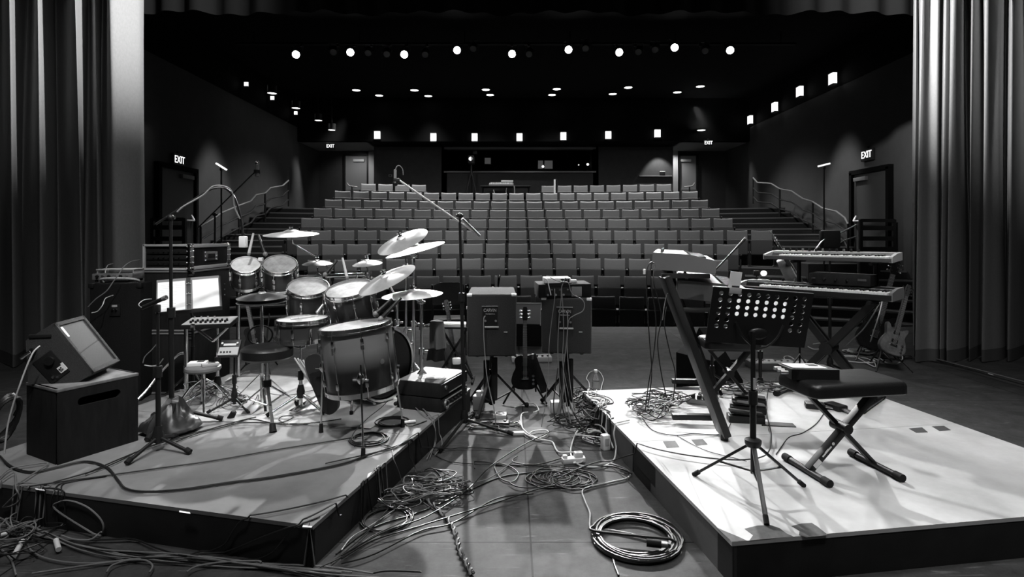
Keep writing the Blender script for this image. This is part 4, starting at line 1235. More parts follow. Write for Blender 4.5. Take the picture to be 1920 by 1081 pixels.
# stool with two small devices
ps = W(381, 684, 4.42)
t = thing('percussion_stool', 'small round padded stool with chrome legs left of the throne', 'stool', (ps.x, ps.y, RH))
h = ps.z - RH
MB().lathe([(0, h), (.11, h), (.128, h - .012), (.130, h - .03), (.12, h - .045), (0, h - .045)], 32).build('seat', 'midgrey', t)
MB().cyl((0, 0, .06), (0, 0, h - .04), .015, n=12).build('pole', 'chrome', t)
for k in range(4):
    a = R(30 + 90 * k); MB().tube([(0, 0, h - .1), (.09 * math.cos(a), .09 * math.sin(a), h * .5), (.2 * math.cos(a), .2 * math.sin(a), .012)], .008, 8).build('leg', 'chrome', t)
t = thing('drum_module', 'pale boxy effects pedal on the round stool, left one', 'effects pedal', (ps.x - .04, ps.y - .005, ps.z), R(14))
MB().box((0, 0, .014), (.13, .1, .026), None, .004).build('case', 'white', t); MB().box((.02, .01, .028), (.05, .04, .004)).build('display', 'plastic', t)
t = thing('drum_module', 'pale boxy effects pedal on the round stool, right one', 'effects pedal', (ps.x + .072, ps.y - .03, ps.z), R(38))
MB().box((0, 0, .012), (.12, .055, .022), None, .004).build('case', 'lightgrey', t); MB().box((.01, 0, .024), (.05, .025, .004)).build('display', 'plastic', t)
# drum module on a post
pm = W(431, 653, 4.3)
t = thing('drum_module', 'grey electronic drum module with a display beside the throne', 'drum module', mtx=Matrix.Translation(pm) @ Matrix.Rotation(R(8), 4, 'Z') @ Matrix.Rotation(R(50), 4, 'X'))
MB().box((0, 0, 0), (.15, .14, .03), None, .006).build('case', 'plastic', t)
MB().box((0, -.03, .016), (.14, .065, .004), None).build('panel', 'lightgrey', t)
MB().box((0, .025, .016), (.09, .018, .004), None).build('display', 'silver', t)
for k in range(4): MB().cyl((-.05 + .022 * k, -.04, .016), (-.05 + .022 * k, -.04, .024), .007, n=10).build('knob', 'plastic', t)
for sx in (-1, 1): MB().cyl((sx * .055, .035, .016), (sx * .055, .035, .026), .008, n=10).build('knob', 'white', t)
ft = Vector((pm.x + .01, pm.y + .05, RH))
tripod_stand('module_stand', 'thin black stand under the electronic drum module', ft, (ft.x, ft.y, pm.z - .04), [ft + Vector((.16, -.1, 0)), ft + Vector((-.16, -.1, 0)), ft + Vector((0, .19, 0))], cat='stand', lowr=.011, r=.008, collar=.12)

# throne
ft = G(501, 785, RH)
t = thing('drum_throne', 'round black drum throne on three braced chrome legs', 'stool', ft)
h = .55
MB().lathe([(0, h), (.12, h - .004), (.165, h - .012), (.182, h - .03), (.182, h - .085), (.165, h - .1), (0, h - .1)], 40).build('seat', 'vinyl', t)
MB().cyl((0, 0, .2), (0, 0, h - .1), .014, n=14).build('post', 'chrome', t)
MB().cyl((0, 0, .18), (0, 0, .32), .02, n=14).build('tube', 'chrome', t)
MB().cyl((0, 0, .24), (0, 0, .29), .03, n=12).build('height_lock', 'plastic', t)
for q in ((432, 786), (512, 812), (562, 764)):
    f = G(q[0], q[1] - 2, RH) - ft
    g = MB().bar((0, 0, .26), f + Vector((0, 0, .03)), .022, .01).build('leg', 'chrome', t)
    MB().bar((0, 0, .10), f * .55 + Vector((0, 0, .15)), .014, .006).build('brace', 'chrome', g)
    MB().cyl(f * .9 + Vector((0, 0, .05)), f + Vector((0, 0, .0)), .02, .026, 10).build('rubber_foot', 'rubber', g)

# ================================================================== DRUM KIT
ct = W(667, 610, 3.78)
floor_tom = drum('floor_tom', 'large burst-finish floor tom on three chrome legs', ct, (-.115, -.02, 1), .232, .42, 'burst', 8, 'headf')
for (bx, by, bz), (fx, fy) in (((672, 712, 0), (681, 857)), ((741, 690, 0), (755, 800)), ((606, 727, 0), (602, 810))):
    f = G(fx, fy, RH)
    d = f - Vector((ct.x, ct.y, 0)); d.z = 0; d.normalize()
    a = Vector((ct.x, ct.y, 0)) + d * .262 + Vector((-.03, 0, 0)) * 0
    top = Vector((a.x + .0, a.y, .80 - .1)); 
    g = MB().cyl((a.x, a.y, .74), f + Vector((0, 0, .03)), .0065, n=10).build('leg', 'chrome', floor_tom, True)
    MB().cyl(f + Vector((0, 0, .0)), f + Vector((0, 0, .06)), .016, .012, 12).build('rubber_foot', 'rubber', g, True)
    MB().sphere((a.x, a.y, .655), .026, 12, None, (1, 1, 1.6)).cyl((a.x - .05, a.y, .645), (a.x + .05, a.y, .645), .007, n=8).build('leg_bracket', 'chrome', floor_tom, True)
mm_ = WM[floor_tom.name]
ang = R(-38)
MB().cyl((.232 * math.cos(ang), .232 * math.sin(ang), -.23), (.238 * math.cos(ang), .238 * math.sin(ang), -.23), .018, n=20).build('badge', 'chrome', floor_tom)

# bass drum
cb = W(722, 682, 4.55); nb = Vector((.8, -.6, 0))
t = thing('bass_drum', 'bass drum standing behind the floor tom, black front head', 'drum', mtx=zto(cb, nb, (0, 0, 1)))
r = .285; dp = .40
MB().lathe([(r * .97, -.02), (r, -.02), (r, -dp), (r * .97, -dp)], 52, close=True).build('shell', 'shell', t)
MB().lathe([(0, -.004), (r * .95, -.002), (r * .97, -.012), (0, -.012)], 48).build('front_head', 'headk', t)
MB().lathe([(0, -dp + .0), (r * .95, -dp + .0), (0, -dp - .006)], 48).build('batter_head', 'head', t)
for z in (0, -dp): MB().lathe([(r * .985, z - .028), (r * 1.05, z - .028), (r * 1.05, z + .014), (r * .985, z + .014)], 52, close=True).build('hoop', 'blackgloss' if z else 'chrome', t)
for k in range(8):
    a = 2 * PI * (k + .5) / 8; x, y = math.cos(a) * (r + .012), math.sin(a) * (r + .012)
    MB().box((0, 0, -.11), (.024, .022, .05), Matrix.Translation((x, y, 0)) @ Matrix.Rotation(a, 4, 'Z'), .006).cyl((x * 1.02, y * 1.02, -.1), (x * 1.04, y * 1.04, .02), .004, n=6).box((x * 1.05, y * 1.05, .012), (.02, .02, .02), None, .004).build('lug', 'chrome', t)
for s in (-1, 1):
    q0 = cb - nb * .08 + Vector((s * .6, s * .8, 0)) * (r + .005) * .9 + Vector((0, 0, -.12))
    q1 = q0 + Vector((s * .6, s * .8, 0)) * .1 + nb * .12; q1.z = RH
    sp = MB().cyl(q0, q1, .008, n=8).build('spur', 'chrome', t, True)
    MB().cyl(q1, q1 + Vector((0, 0, .03)), .014, n=8).build('rubber_foot', 'rubber', sp, True)

# snare
cs = W(567, 599, 4.3)
drum('snare_drum', 'snare drum with a white head between throne and floor tom', cs, (-.02, -.02, 1), .186, .15, 'shell', 10, 'head')
for k, (p, q) in enumerate((((545, 604), (586, 588)), ((560, 600), (592, 589)))):
    a, b_ = W(p[0], p[1], 4.26), W(q[0], q[1], 4.38)
    a.z = b_.z = cs.z + .012 + .006 * k
    m = MB().tube([a, a.lerp(b_, .5), b_, b_ + (b_ - a).normalized() * .02], [.007, .007, .005, .006], 8)
    single('drumstick', m, 'palewood', 'wooden drumstick on the snare head, %s' % ('nearer one' if k == 0 else 'farther one'), 'drumstick', 'drumsticks on the snare')
ft = Vector((cs.x - .02, cs.y + .02, RH))
t = tripod_stand('snare_stand', 'chrome tripod basket stand under the snare drum', ft, (ft.x, ft.y, cs.z - .19), [ft + Vector((.22, -.1, 0)), ft + Vector((-.2, -.15, 0)), ft + Vector((.02, .25, 0))], metal='chrome', cat='stand', lowr=.014)
for k in range(3):
    a = R(60 + 120 * k); MB().tube([(ft.x, ft.y, cs.z - .22), (ft.x + .12 * math.cos(a), ft.y + .12 * math.sin(a), cs.z - .2), (ft.x + .205 * math.cos(a), ft.y + .205 * math.sin(a), cs.z - .175), (ft.x + .21 * math.cos(a), ft.y + .21 * math.sin(a), cs.z - .14)], .007, 8).build('basket_arm', 'chrome', t, True)
# toms
TA = drum('rack_tom', 'small rack tom at the left end of the kit', W(461, 497, 5.02), (.22, -.5, .83), .122, .2, 'shell', 6, 'head', 'rack toms')
TB = drum('rack_tom', 'rack tom second from the left, behind the hi-hat', W(525, 496, 5.0), (.19, -.49, .84), .143, .21, 'shell', 6, 'headd', 'rack toms')
TC = drum('rack_tom', 'rack tom above the snare drum', W(578, 538, 4.75), (.12, -.36, .9), .166, .23, 'shell', 6, 'headd', 'rack toms')
TD = drum('rack_tom', 'largest rack tom, above the floor tom', W(655, 542, 4.6), (-.09, -.31, .92), .19, .26, 'shell', 8, 'headd', 'rack toms')
# tube rack behind the toms
t = thing('drum_rack', 'chrome tube rack holding the rack toms', 'drum rack', (xd(560, 5.1), 5.1, 0))
ra = [W(445, 520, 5.3), W(520, 522, 5.28), W(610, 517, 5.15), W(690, 514, 5.0)]
MB().tube(ra, .019, 10).build('cross_tube', 'chrome', t, True)
for q in (ra[0], ra[2], ra[3]):
    zb_ = surf((q.x, q.y + .02))
    MB().cyl((q.x, q.y + .02, zb_), (q.x, q.y + .02, q.z + .03), .019, n=12).build('upright', 'chrome', t, True)
    MB().box((q.x, q.y + .01, q.z), (.05, .07, .05), None, .01).build('clamp', 'chrome', t, True)
    MB().bar((q.x, q.y - .2, zb_ + .014), (q.x, q.y + .22, zb_ + .014) , .04, .026).build('foot_tube', 'chrome', t, True)
for tom, ap in ((TA, ra[0].lerp(ra[1], .4)), (TB, ra[1]), (TC, ra[1].lerp(ra[2], .7)), (TD, ra[2].lerp(ra[3], .75))):
    m = WM[tom.name]; e = m @ Vector((0, 0, -.13)); d = (ap - e).normalized()
    MB().tube([e + d * .14, ap], .011, 8).build('tom_arm', 'chrome', t, True)
# cymbals
CY = {}
def cym(key, *a, **k): CY[key] = cymbal(*a, **k)
cym('c1', 'ridged splash cymbal highest at the left of the kit', 546, 434, 5.3, .25, 0, .10, 'cymbal', bell=.5, curl=.006)
cym('c2', 'bright crash cymbal tilted high at the right of the kit', 752, 446, 4.72, .226, 21, .36, 'cymbal')
cym('c3', 'thin crash cymbal edge-on beneath the bright tilted one', 777, 461, 4.9, .265, 14, .13, 'cymbal')
cym('c4', 'large tilted ride cymbal over the biggest rack tom', 722, 517, 4.3, .235, 23, .34, 'cymbal')
cym('c5', 'flat crash cymbal lowest at the right of the kit', 773, 545, 4.5, .243, 3, .15, 'cymbal')
cym('c6', 'small splash cymbal level over the biggest tom', 688, 488, 5.05, .132, 4, .17, 'cymbal')
cym('c7', 'small dark splash cymbal behind the middle toms', 595, 488, 5.25, .138, 0, .12, 'cymbald')
cym('h1', 'upper hi-hat cymbal left of the snare drum', 491, 549, 4.5, .19, 0, .16, 'cymbald', name='hi_hat_cymbal')
cym('h2', 'lower hi-hat cymbal left of the snare drum', 491, 557, 4.5, .19, 0, .16, 'cymbald', name='hi_hat_cymbal')
def cym_stand(label, base, path, feet=True, group='cymbal stands'):
    """path: points from the cymbal down to the pole top"""
    base = Vector(base)
    t = thing('cymbal_stand', label, 'cymbal stand', base, 0, group)
    j = path[-1]
    MB().cyl((base.x, base.y, base.z + .08), j, .012, n=12).build('pole', 'chrome', t, True)
    MB().cyl((base.x, base.y, base.z + .1), Vector((base.x, base.y, base.z)).lerp(j, .5), .016, n=12).build('lower_tube', 'chrome', t, True)
    MB().tube(path, .0075, 8).build('boom_arm', 'chrome', t, True)
    g = MB().sphere(j, .024, 12).box(j, (.07, .02, .02), None, .005); g.build('tilter', 'chrome', t, True)
    for f in (.5, .75):
        q = Vector((base.x, base.y, base.z)).lerp(j, f); MB().cyl(q - Vector((0, 0, .025)), q + Vector((0, 0, .025)), .024, n=12).box(q + Vector((.03, -.01, 0)), (.05, .01, .02), None, .003).build('height_lock', 'chrome', t, True)
    for k in range(3):
        a = R(100 + 120 * k); f = base + Vector((.24 * math.cos(a), .24 * math.sin(a), .012))
        l = MB().bar(base + Vector((0, 0, .26)), f, .02, .008).build('leg', 'chrome', t, True)
        MB().bar(base + Vector((0, 0, .1)), base.lerp(f, .55) + Vector((0, 0, .12)), .012, .006).build('brace', 'chrome', l, True)
        MB().sphere(f + Vector((0, 0, .006)), .018, 8).build('rubber_foot', 'rubber', l, True)
    return t
b0 = Vector((xd(775, 4.88), 4.88, RH))
cym_stand('chrome stand under the two highest right cymbals', b0, [CY['c3'][0] + Vector((0, 0, .03)), CY['c3'][0] - Vector((0, 0, .04)), W(776, 480, 4.88)])
b1_ = Vector((xd(791, 4.62), 4.62, RH)); 
cym_stand('chrome stand under the lowest right cymbal, beside the towel', b1_, [CY['c5'][0] + Vector((0, 0, .03)), CY['c5'][0] - Vector((0, 0, .05)), W(790, 566, 4.62)])
t = cym_stand('chrome stand with the arm of the tilted bright crash', Vector((xd(760, 5.5), 5.5, 0)), [CY['c2'][0] + CY['c2'][1] * .03, CY['c2'][0] - CY['c2'][1] * .06, W(762, 498, 5.5)])
cym_stand('chrome stand with the arm of the large ride', Vector((xd(742, 4.85), 4.85, RH)), [CY['c4'][0] + CY['c4'][1] * .03, CY['c4'][0] - CY['c4'][1] * .08, W(745, 560, 4.85)])
cym_stand('chrome stand under the level small splash', Vector((xd(692, 5.5), 5.5, 0)), [CY['c6'][0] + Vector((0, 0, .03)), CY['c6'][0] - Vector((0, 0, .06)), W(692, 520, 5.5)])
cym_stand('chrome boom stand of the highest left splash', Vector((xd(622, 5.7), 5.7, 0)), [CY['c1'][0] + Vector((0, 0, .03)), W(549, 456, 5.3), W(592, 482, 5.5), W(618, 504, 5.7)])
cym_stand('chrome stand under the small dark splash', Vector((xd(597, 6.25), 6.25, 0)), [CY['c7'][0] + Vector((0, 0, .03)), CY['c7'][0] - Vector((0, 0, .06)), W(597, 515, 6.25)])
# hi-hat stand
hb = Vector((CY['h1'][0].x, CY['h1'][0].y, RH))
t = thing('hi_hat_stand', 'chrome hi-hat stand with pedal behind the throne', 'cymbal stand', hb)
MB().cyl((0, 0, .1), (0, 0, CY['h1'][0].z + .09 - RH), .005, n=8).build('pull_rod', 'chrome', t)
MB().cyl((0, 0, .05), (0, 0, CY['h2'][0].z - .03 - RH), .014, n=12).build('pole', 'chrome', t)
MB().cyl((0, 0, CY['h2'][0].z - RH - .05), (0, 0, CY['h2'][0].z - RH - .03), .03, n=14).build('seat_cup', 'chrome', t)
for k in range(3):
    a = R(60 + 120 * k); MB().bar((0, 0, .26), (.25 * math.cos(a), .25 * math.sin(a), .012), .02, .008).build('leg', 'chrome', t)
MB().box((0, -.14, .05), (.085, .24, .012), Matrix.Rotation(R(10), 4, 'X'), .004).build('foot_board', 'steel', t)
MB().cyl((0, -.02, .08), (0, -.02, .2), .004, n=6).build('pedal_chain', 'steel', t)
# bass drum pedal
pp_ = W(582, 745, 4.35); pp_.z = RH + .007
t = thing('bass_pedal', 'steel bass drum pedal between snare stand and floor tom', 'drum pedal', pp_, R(-35))
MB().box((0, 0, .008), (.1, .3, .012), None, .003).build('base_plate', 'steel', t)
MB().box((0, -.02, .06), (.085, .26, .01), Matrix.Rotation(R(14), 4, 'X'), .004).build('foot_board', 'chrome', t)
for s in (-1, 1): MB().bar((s * .055, .13, 0), (s * .055, .12, .2), .014, .02).build('post', 'chrome', t)
MB().cyl((-.07, .12, .19), (.07, .12, .19), .009, n=10).build('axle', 'chrome', t)
MB().cyl((0, .12, .19), (0, .19, .33), .006, n=8).cyl((0, .165, .32), (0, .225, .345), .024, n=12).build('beater', 'white', t)
# stick bag hung on the floor tom
t0_ = W(606, 718, 3.95)
bgm = Matrix.Translation(t0_) @ Matrix.Rotation(R(-20), 4, 'Y')
t = thing('stick_bag', 'black drumstick bag hanging left of the floor tom', 'bag', mtx=bgm)
ol = catmull([Vector(p + (0,)) for p in ((-.06, .19), (.05, .2), (.065, .05), (.06, -.15), (.02, -.215), (-.05, -.2), (-.07, -.05))], 5, True)
MB().prism([(p.x, p.y) for p in ol], -.025, .025, Matrix.Rotation(PI / 2, 4, 'X')).build('bag_body', 'sandbag', t)
MB().box((-.005, -.03, .02), (.1, .02, .16), None, .008).build('outer_pocket', 'vinyl', t)
MB().tube([(.04, 0, .19), (.07, .03, .26), (.1, .05, .30)], .006, 6).build('hook_cord', 'rubber', t)
for k in range(5):
    a = bgm @ Vector((-.07 - .016 * k, .01 + .01 * (k % 2), .19 + .012 * k)); b_ = bgm @ Vector((-.02 - .008 * k, .01, -.1))
    single('drumstick', MB().tube([a, a.lerp(b_, .5), b_], [.006, .0085, .009], 8), 'palewood' if k % 2 else 'lightgrey', 'pale drumstick in the hanging stick bag, %s from the left' % ordn(5 - k), 'drumstick', 'drumsticks in the hanging bag')
# clip mics on the kit
def clip_mic(label, p, q, d1, d2, m='plastic', hm='midgrey', r=.016, hr=.02):
    a, b_ = W(p[0], p[1], d1), W(q[0], q[1], d2)
    t = thing('microphone', label, 'microphone', a.lerp(b_, .5), 0, 'drum microphones')
    x, y = MB(), MB(); mic(x, y, a, b_, r, hr)
    x.build('body', m, t, True); y.build('grille', hm, t, True)
    return t
clip_mic('pale stick-like drum microphone over the leftmost tom', (475, 437), (466, 478), 5.0, 4.95, 'lightgrey', 'midgrey', .013, .015)
clip_mic('black drum microphone over the second rack tom', (484, 440), (498, 478), 5.05, 5.0)
clip_mic('pale slanted drum microphone over the biggest rack tom', (642, 483), (651, 522), 4.62, 4.58, 'lightgrey', 'midgrey', .012, .014)
clip_mic('black drum microphone leaning behind the middle tom', (632, 488), (608, 516), 4.9, 4.8)
clip_mic('black slanted microphone over the floor tom, nearer one', (752, 558), (712, 600), 3.95, 3.85, 'blackgloss', 'midgrey', .015, .02)
clip_mic('black slanted microphone over the floor tom, farther one', (735, 560), (702, 590), 4.1, 4.05)
clip_mic('silver drum microphone between middle toms', (606, 570), (594, 586), 4.55, 4.5, 'silver', 'silver', .012, .013)
t = thing('drum_trigger', 'pale square trigger box between the two left toms', 'drum trigger', W(489, 486, 5.1)); MB().box((0, 0, 0), (.04, .03, .035), None, .006).build('case', 'white', t); MB().cyl((0, .01, 0), (0, .06, -.03), .005, n=8).build('plug', 'plastic', t)

# towel over a stand arm
pt = W(818, 640, 4.6)
t = thing('towel', 'grey and black towel hanging on a stand arm beside the kit', 'towel', pt, R(-10))
def cloth(z0, z1, w0, w1, nm, m, sh=0):
    vs = []; fs = []; nx, nz = 18, 12
    for s in (0, 1):
        for j in range(nz + 1):
            v = j / nz; z = z1 + (z0 - z1) * v
            for i in range(nx + 1):
                u = i / nx - .5; ww = w0 + (w1 - w0) * v
                vs.append((u * ww + sh * v, (-.012 if s == 0 else .03) - .02 * math.sin(u * 9 + v) * (.3 + v) - (.03 * (1 - (2 * u) ** 2) if s == 0 else 0) * (1 - .5 * v), z - .015 * abs(u) * (1 if j == 0 else 0)))
    n = (nx + 1) * (nz + 1)
    for j in range(nz):
        for i in range(nx):
            a = j * (nx + 1) + i
            fs += [(a, a + 1, a + nx + 2, a + nx + 1), (n + a, n + a + nx + 1, n + a + nx + 2, n + a + 1)]
    ring = list(range(nx + 1)) + [j * (nx + 1) + nx for j in range(1, nz + 1)] + [nz * (nx + 1) + i for i in range(nx - 1, -1, -1)] + [j * (nx + 1) for j in range(nz - 1, 0, -1)]
    for k in range(len(ring)):
        a, c = ring[k], ring[(k + 1) % len(ring)]; fs.append((a, n + a, n + c, c))
    MB().add(vs, fs).build(nm, m, t)
cloth(-.055, .175, .10, .125, 'upper_fold', 'towel', .012)
cloth(-.155, -.05, .12, .155, 'lower_fold', 'towelb', .0)
b_ = b1_
q = MB().cyl(W(792, 612, 4.62), W(822, 603, 4.62), .010, n=10); single('stand_arm', q, 'chrome', 'short chrome arm through the grey towel', 'stand arm')

# ================================================================== CENTRE
# guitar and chair left of the centre speakers
g0, g1 = W(856, 690, 6.3), W(838, 562, 6.45)
guitar('electric_guitar', 'electric guitar leaning behind the amplifier rack, left of the speakers', g0, g1, (-.3, -1, .2), 'el', 'wood', 'wood')
guitar_stand('black stand of the guitar behind the amplifier rack', (g0.x, g0.y, 0), (.2, 1, 0), (1, 0, 0))
t = thing('folding_chair', 'black folding chair behind the guitar left of the speakers', 'chair', (xd(842, 7.3), 7.3, 0), R(6))
ol = [(-.21, .66), (.21, .66), (.22, .8), (.19, .92), (.12, .95), (-.12, .95), (-.19, .92), (-.22, .8)]
MB().prism(ol, -.012, .012, Matrix.Rotation(PI / 2, 4, 'X')).build('backrest', 'vinyl', t)
MB().box((0, .22, .45), (.42, .4, .03), None, .01).build('seat', 'vinyl', t)
for s in (-1, 1):
    MB().cyl((s * .22, .0, .92), (s * .22, .45, .012), .012, n=8).build('leg', 'blackmetal', t); MB().cyl((s * .22, .36, .46), (s * .22, -.06, .012), .012, n=8).build('leg', 'blackmetal', t)
t = thing('keyboard', 'small pale-edged keyboard lying across its stand behind the towel', 'keyboard', W(850, 612, 5.9), R(-3))
MB().box((0, .1, .0), (.3, .22, .05), None, .006).build('case', 'plastic', t); MB().box((0, -.012, .012), (.3, .006, .03)).build('front_edge', 'alu', t); MB().box((0, .06, .028), (.28, .1, .006)).build('white_keys', 'white', t)
kz = W(850, 612, 5.9)
t = thing('keyboard_stand', 'thin black stand under the small keyboard behind the towel', 'keyboard stand', (kz.x, kz.y + .1, 0))
for s in (-1, 1): MB().bar((s * -.14, 0, kz.z - .03), (s * .2, 0, .014), .025, .02, (0, 1, 0)).build('leg', 'blackmetal', t)
for s in (-1, 1): MB().cyl((s * .2, -.15, .014), (s * .2, .15, .014), .013, n=8).build('foot_bar', 'blackmetal', t); MB().cyl((s * .14, -.1, kz.z - .037), (s * .14, .1, kz.z - .037), .011, n=8).build('rest_bar', 'blackmetal', t)
t = thing('gear_bag', 'small black and white pouch leaning by the amplifier rack', 'bag', (xd(856, 5.9), 5.9, 0), R(10))
MB().box((0, 0, .11), (.11, .08, .22), None, .025).build('pouch', 'rubber', t); MB().box((0, -.005, .24), (.09, .07, .07), None, .02).build('flap', 'white', t)

def pa_speaker(label, px, d, w_, h_, dep, ztop, pitch, yaw):
    c = Vector((xd(px, d), d, ztop))
    m = Matrix.Translation(c) @ Matrix.Rotation(R(yaw), 4, 'Z') @ Matrix.Rotation(R(pitch), 4, 'X')
    t = thing('loudspeaker', label, 'speaker', mtx=m)
    tw = .80   # narrower front, as wedge-shaped cabinets have
    pol = [(-w_ / 2, 0), (w_ / 2, 0), (w_ / 2 * .96, dep), (-w_ / 2 * .90, dep)]
    bm = bmesh.new()
    vsb = [bm.verts.new((x, y, z)) for z in (-h_, 0) for x, y in pol]
    for f in ((3, 2, 1, 0), (4, 5, 6, 7), (0, 1, 5, 4), (1, 2, 6, 5), (2, 3, 7, 6), (3, 0, 4, 7)): bm.faces.new([vsb[i] for i in f])
    bmesh.ops.bevel(bm, geom=bm.edges[:], offset=.018, segments=3, affect='EDGES', profile=.6)
    bm.verts.index_update(); b = MB().add([v.co for v in bm.verts], [[v.index for v in f.verts] for f in bm.faces]); bm.free()
    b.build('cabinet', 'speaker', t)
    for sx in (-1, 1): MB().box((sx * (w_ / 2 - .022), .015, -.006), (.045, .034, .022), None, .007).build('corner_guard', 'white' , t)
    pl = MB().box((-.015, -.002, -h_ * .36), (.13, .006, .19), None, .003).build('connector_plate', 'plastic', t)
    MB().box((-.015, -.006, -h_ * .36 + .097), (.14, .004, .004)).build('plate_edge', 'lightgrey', pl)
    vs, fs = text_mesh('CARVIN', .034)
    MB().add(vs, fs, Matrix.Translation((-.015, -.0065, -h_ * .36 + .06)) @ Matrix.Rotation(PI / 2, 4, 'X') @ Matrix.Diagonal((.9, 1.15, 1, 1))).build('lettering', 'lightgrey', pl, smooth=False)
    vs, fs = text_mesh('PROFESSIONAL', .012)
    MB().add(vs, fs, Matrix.Translation((-.012, -.0065, -h_ * .36 + .028)) @ Matrix.Rotation(PI / 2, 4, 'X')).build('lettering', 'lightgrey', pl, smooth=False)
    for k in range(2): MB().cyl((-.055 + .09 * k, -.004, -h_ * .36 - .03), (-.055 + .09 * k, -.014, -h_ * .36 - .03), .01, n=12).build('jack', 'chrome', pl)
    MB().box((.0, -.008, -h_ * .36 - .085), (.12, .01, .014), None, .003).build('cable_bar', 'lightgrey', pl)
    MB().box((w_ * .28, -.004, -h_ * .6), (.03, .006, .006)).build('label_plate', 'lightgrey', t)
    MB().box((-w_ / 2 - .001, dep * .45, -h_ * .42), (.02, .13, .17), None, .02).build('side_handle', 'rubber', t)
    for sx in (-1, 1): MB().cyl((sx * w_ * .3, dep * .2, -h_ - .018), (sx * w_ * .3, dep * .2, -h_), .016, n=10).build('rubber_foot', 'rubber', t)
    return t, m
def speaker_stand(label, base, top, fold=.32):
    base, top = Vector(base), Vector(top)
    t = thing('speaker_stand', label, 'speaker stand', base, 0)
    MB().cyl(base + Vector((0, 0, .04)), top, .019, n=14).build('pole', 'blackmetal', t, True)
    MB().cyl(base + Vector((0, 0, .2)), base + Vector((0, 0, .36)), .032, n=14).build('upper_collar', 'plastic', t, True)
    MB().cyl(top - Vector((0, 0, .02)), top, .06, n=16).build('top_plate', 'blackmetal', t, True)
    for k in range(3):
        a = R(-110 + 120 * k); dx = Vector((math.cos(a), math.sin(a), 0))
        e = base + dx * fold; e.z = base.z + .015
        l = MB().bar(base + dx * .03 + Vector((0, 0, .33)), e, .028, .02).build('leg', 'blackmetal', t, True)
        MB().bar(base + dx * .03 + Vector((0, 0, .08)), base.lerp(e, .6) + Vector((0, 0, .15)), .018, .01).build('brace', 'blackmetal', l, True)
        MB().sphere(e + Vector((0, 0, .008)), .022, 10).build('rubber_foot', 'rubber', l, True)
    MB().cyl(base + Vector((0, 0, .05)), base + Vector((0, 0, .1)), .03, n=12).build('lower_collar', 'plastic', t, True)
    for s in (-1, 1):
        MB().box(base + Vector((s * .035 - .01, -.035, .27 + .012 * s)), (.055, .03, .38), None, .008).build('folded_arm', 'blackmetal', t, True)
    return t
sl, ml = pa_speaker('black loudspeaker on a stand, nearer the drum kit', 922, 4.78, .425, .545, .36, 1.055, 5.5, 2)
sr, mr = pa_speaker('black loudspeaker on a stand, carrying the amplifier head', 1062, 4.78, .43, .475, .38, 1.022, 1.5, -7)
for nm, m, hh in (('left', ml, .545), ('right', mr, .475)):
    q = m @ Vector((0, .2, -hh - .018))
    speaker_stand('black tripod stand under the loudspeaker %s' % ('nearer the drum kit' if nm == 'left' else 'with the amplifier head'), (q.x, q.y, 0), q)
# amp head and white unit
q = mr @ Vector((0, .0, 0))
t = thing('amplifier_head', 'black amplifier head with cables on the right loudspeaker', 'amplifier', mtx=mr @ Matrix.Translation((-.012, .02, 0)) @ Matrix.Rotation(R(12), 4, 'Z'))
MB().box((0, .14, .062), (.46, .28, .115), None, .006).build('case', 'tolex', t)
MB().box((-.06, -.002, .055), (.22, .008, .07), None, .003).build('rear_panel', 'plastic', t)
MB().box((.1, -.003, .055), (.09, .01, .085), None, .004).build('fan_grille', 'midgrey', t)
for k in range(6): MB().cyl((-.15 + .034 * k, -.004, .03 + .045 * (k % 2)), (-.15 + .034 * k, -.016, .03 + .045 * (k % 2)), .009, n=12).build('jack', 'chrome' if k % 2 else 'steel', t)
am = mr @ Matrix.Translation((-.012, .02, .12)) @ Matrix.Rotation(R(12), 4, 'Z')
t = thing('rack_tuner', 'slim white electronic box on top of the amplifier head', 'audio unit', mtx=am @ Matrix.Translation((-.06, .08, 0)))
MB().box((0, 0, .03), (.225, .15, .044), None, .004).build('case', 'white', t)
MB().box((.05, -.077, .028), (.055, .004, .032)).build('rear_panel', 'plastic', t); MB().box((.09, -.077, .028), (.02, .004, .032)).build('power_inlet', 'plastic', t)
for sx in (-1, 1): MB().cyl((sx * .09, 0, 0), (sx * .09, 0, .008), .012, n=8).build('rubber_foot', 'rubber', t)
t = thing('power_adapter', 'small white power plug beside the slim white box', 'power adapter', mtx=am @ Matrix.Translation((.09, .1, 0)))
MB().box((0, 0, .014), (.06, .04, .028), None, .008).build('case', 'white', t); MB().cyl((-.03, 0, .014), (-.055, 0, .014), .006, n=8).build('cord_end', 'white', t)

# amplifier rack at the riser's edge : two units
A = G(826, 774, RH)
ex, ey = Vector((.33, .944, 0)), Vector((-.62, .78, 0))
rm = frame(A, Vector((.33, .944, 0)), Vector((-.944, .33, 0)))
t = thing('power_amplifier', 'black rack amplifier on the riser edge, lower unit with silver strips', 'amplifier', mtx=rm)
MB().box((.235, .19, .055), (.47, .38, .1), None, .004).build('case', 'blackwood', t)
MB().box((.235, -.006, .055), (.48, .012, .088), None, .003).build('faceplate', 'plastic', t)
for z in (.085, .03): MB().box((.25, -.014, z), (.4, .004, .008)).build('silver_strip', 'alu', t)
MB().lathe([(.026, 0), (.036, 0), (.036, .014), (.026, .014)], 22, Matrix.Translation((.07, -.012, .05)) @ Matrix.Rotation(PI / 2, 4, 'X'), True).build('fan_ring', 'steel', t)
for k in range(4): MB().cyl((.17 + .06 * k, -.012, .055), (.17 + .06 * k, -.03, .055), .013, n=12).build('knob', 'plastic', t)
for x in (.05, .42):
    for y in (.05, .33): MB().cyl((x, y, 0), (x, y, .006), .015, n=8).build('rubber_foot', 'rubber', t)
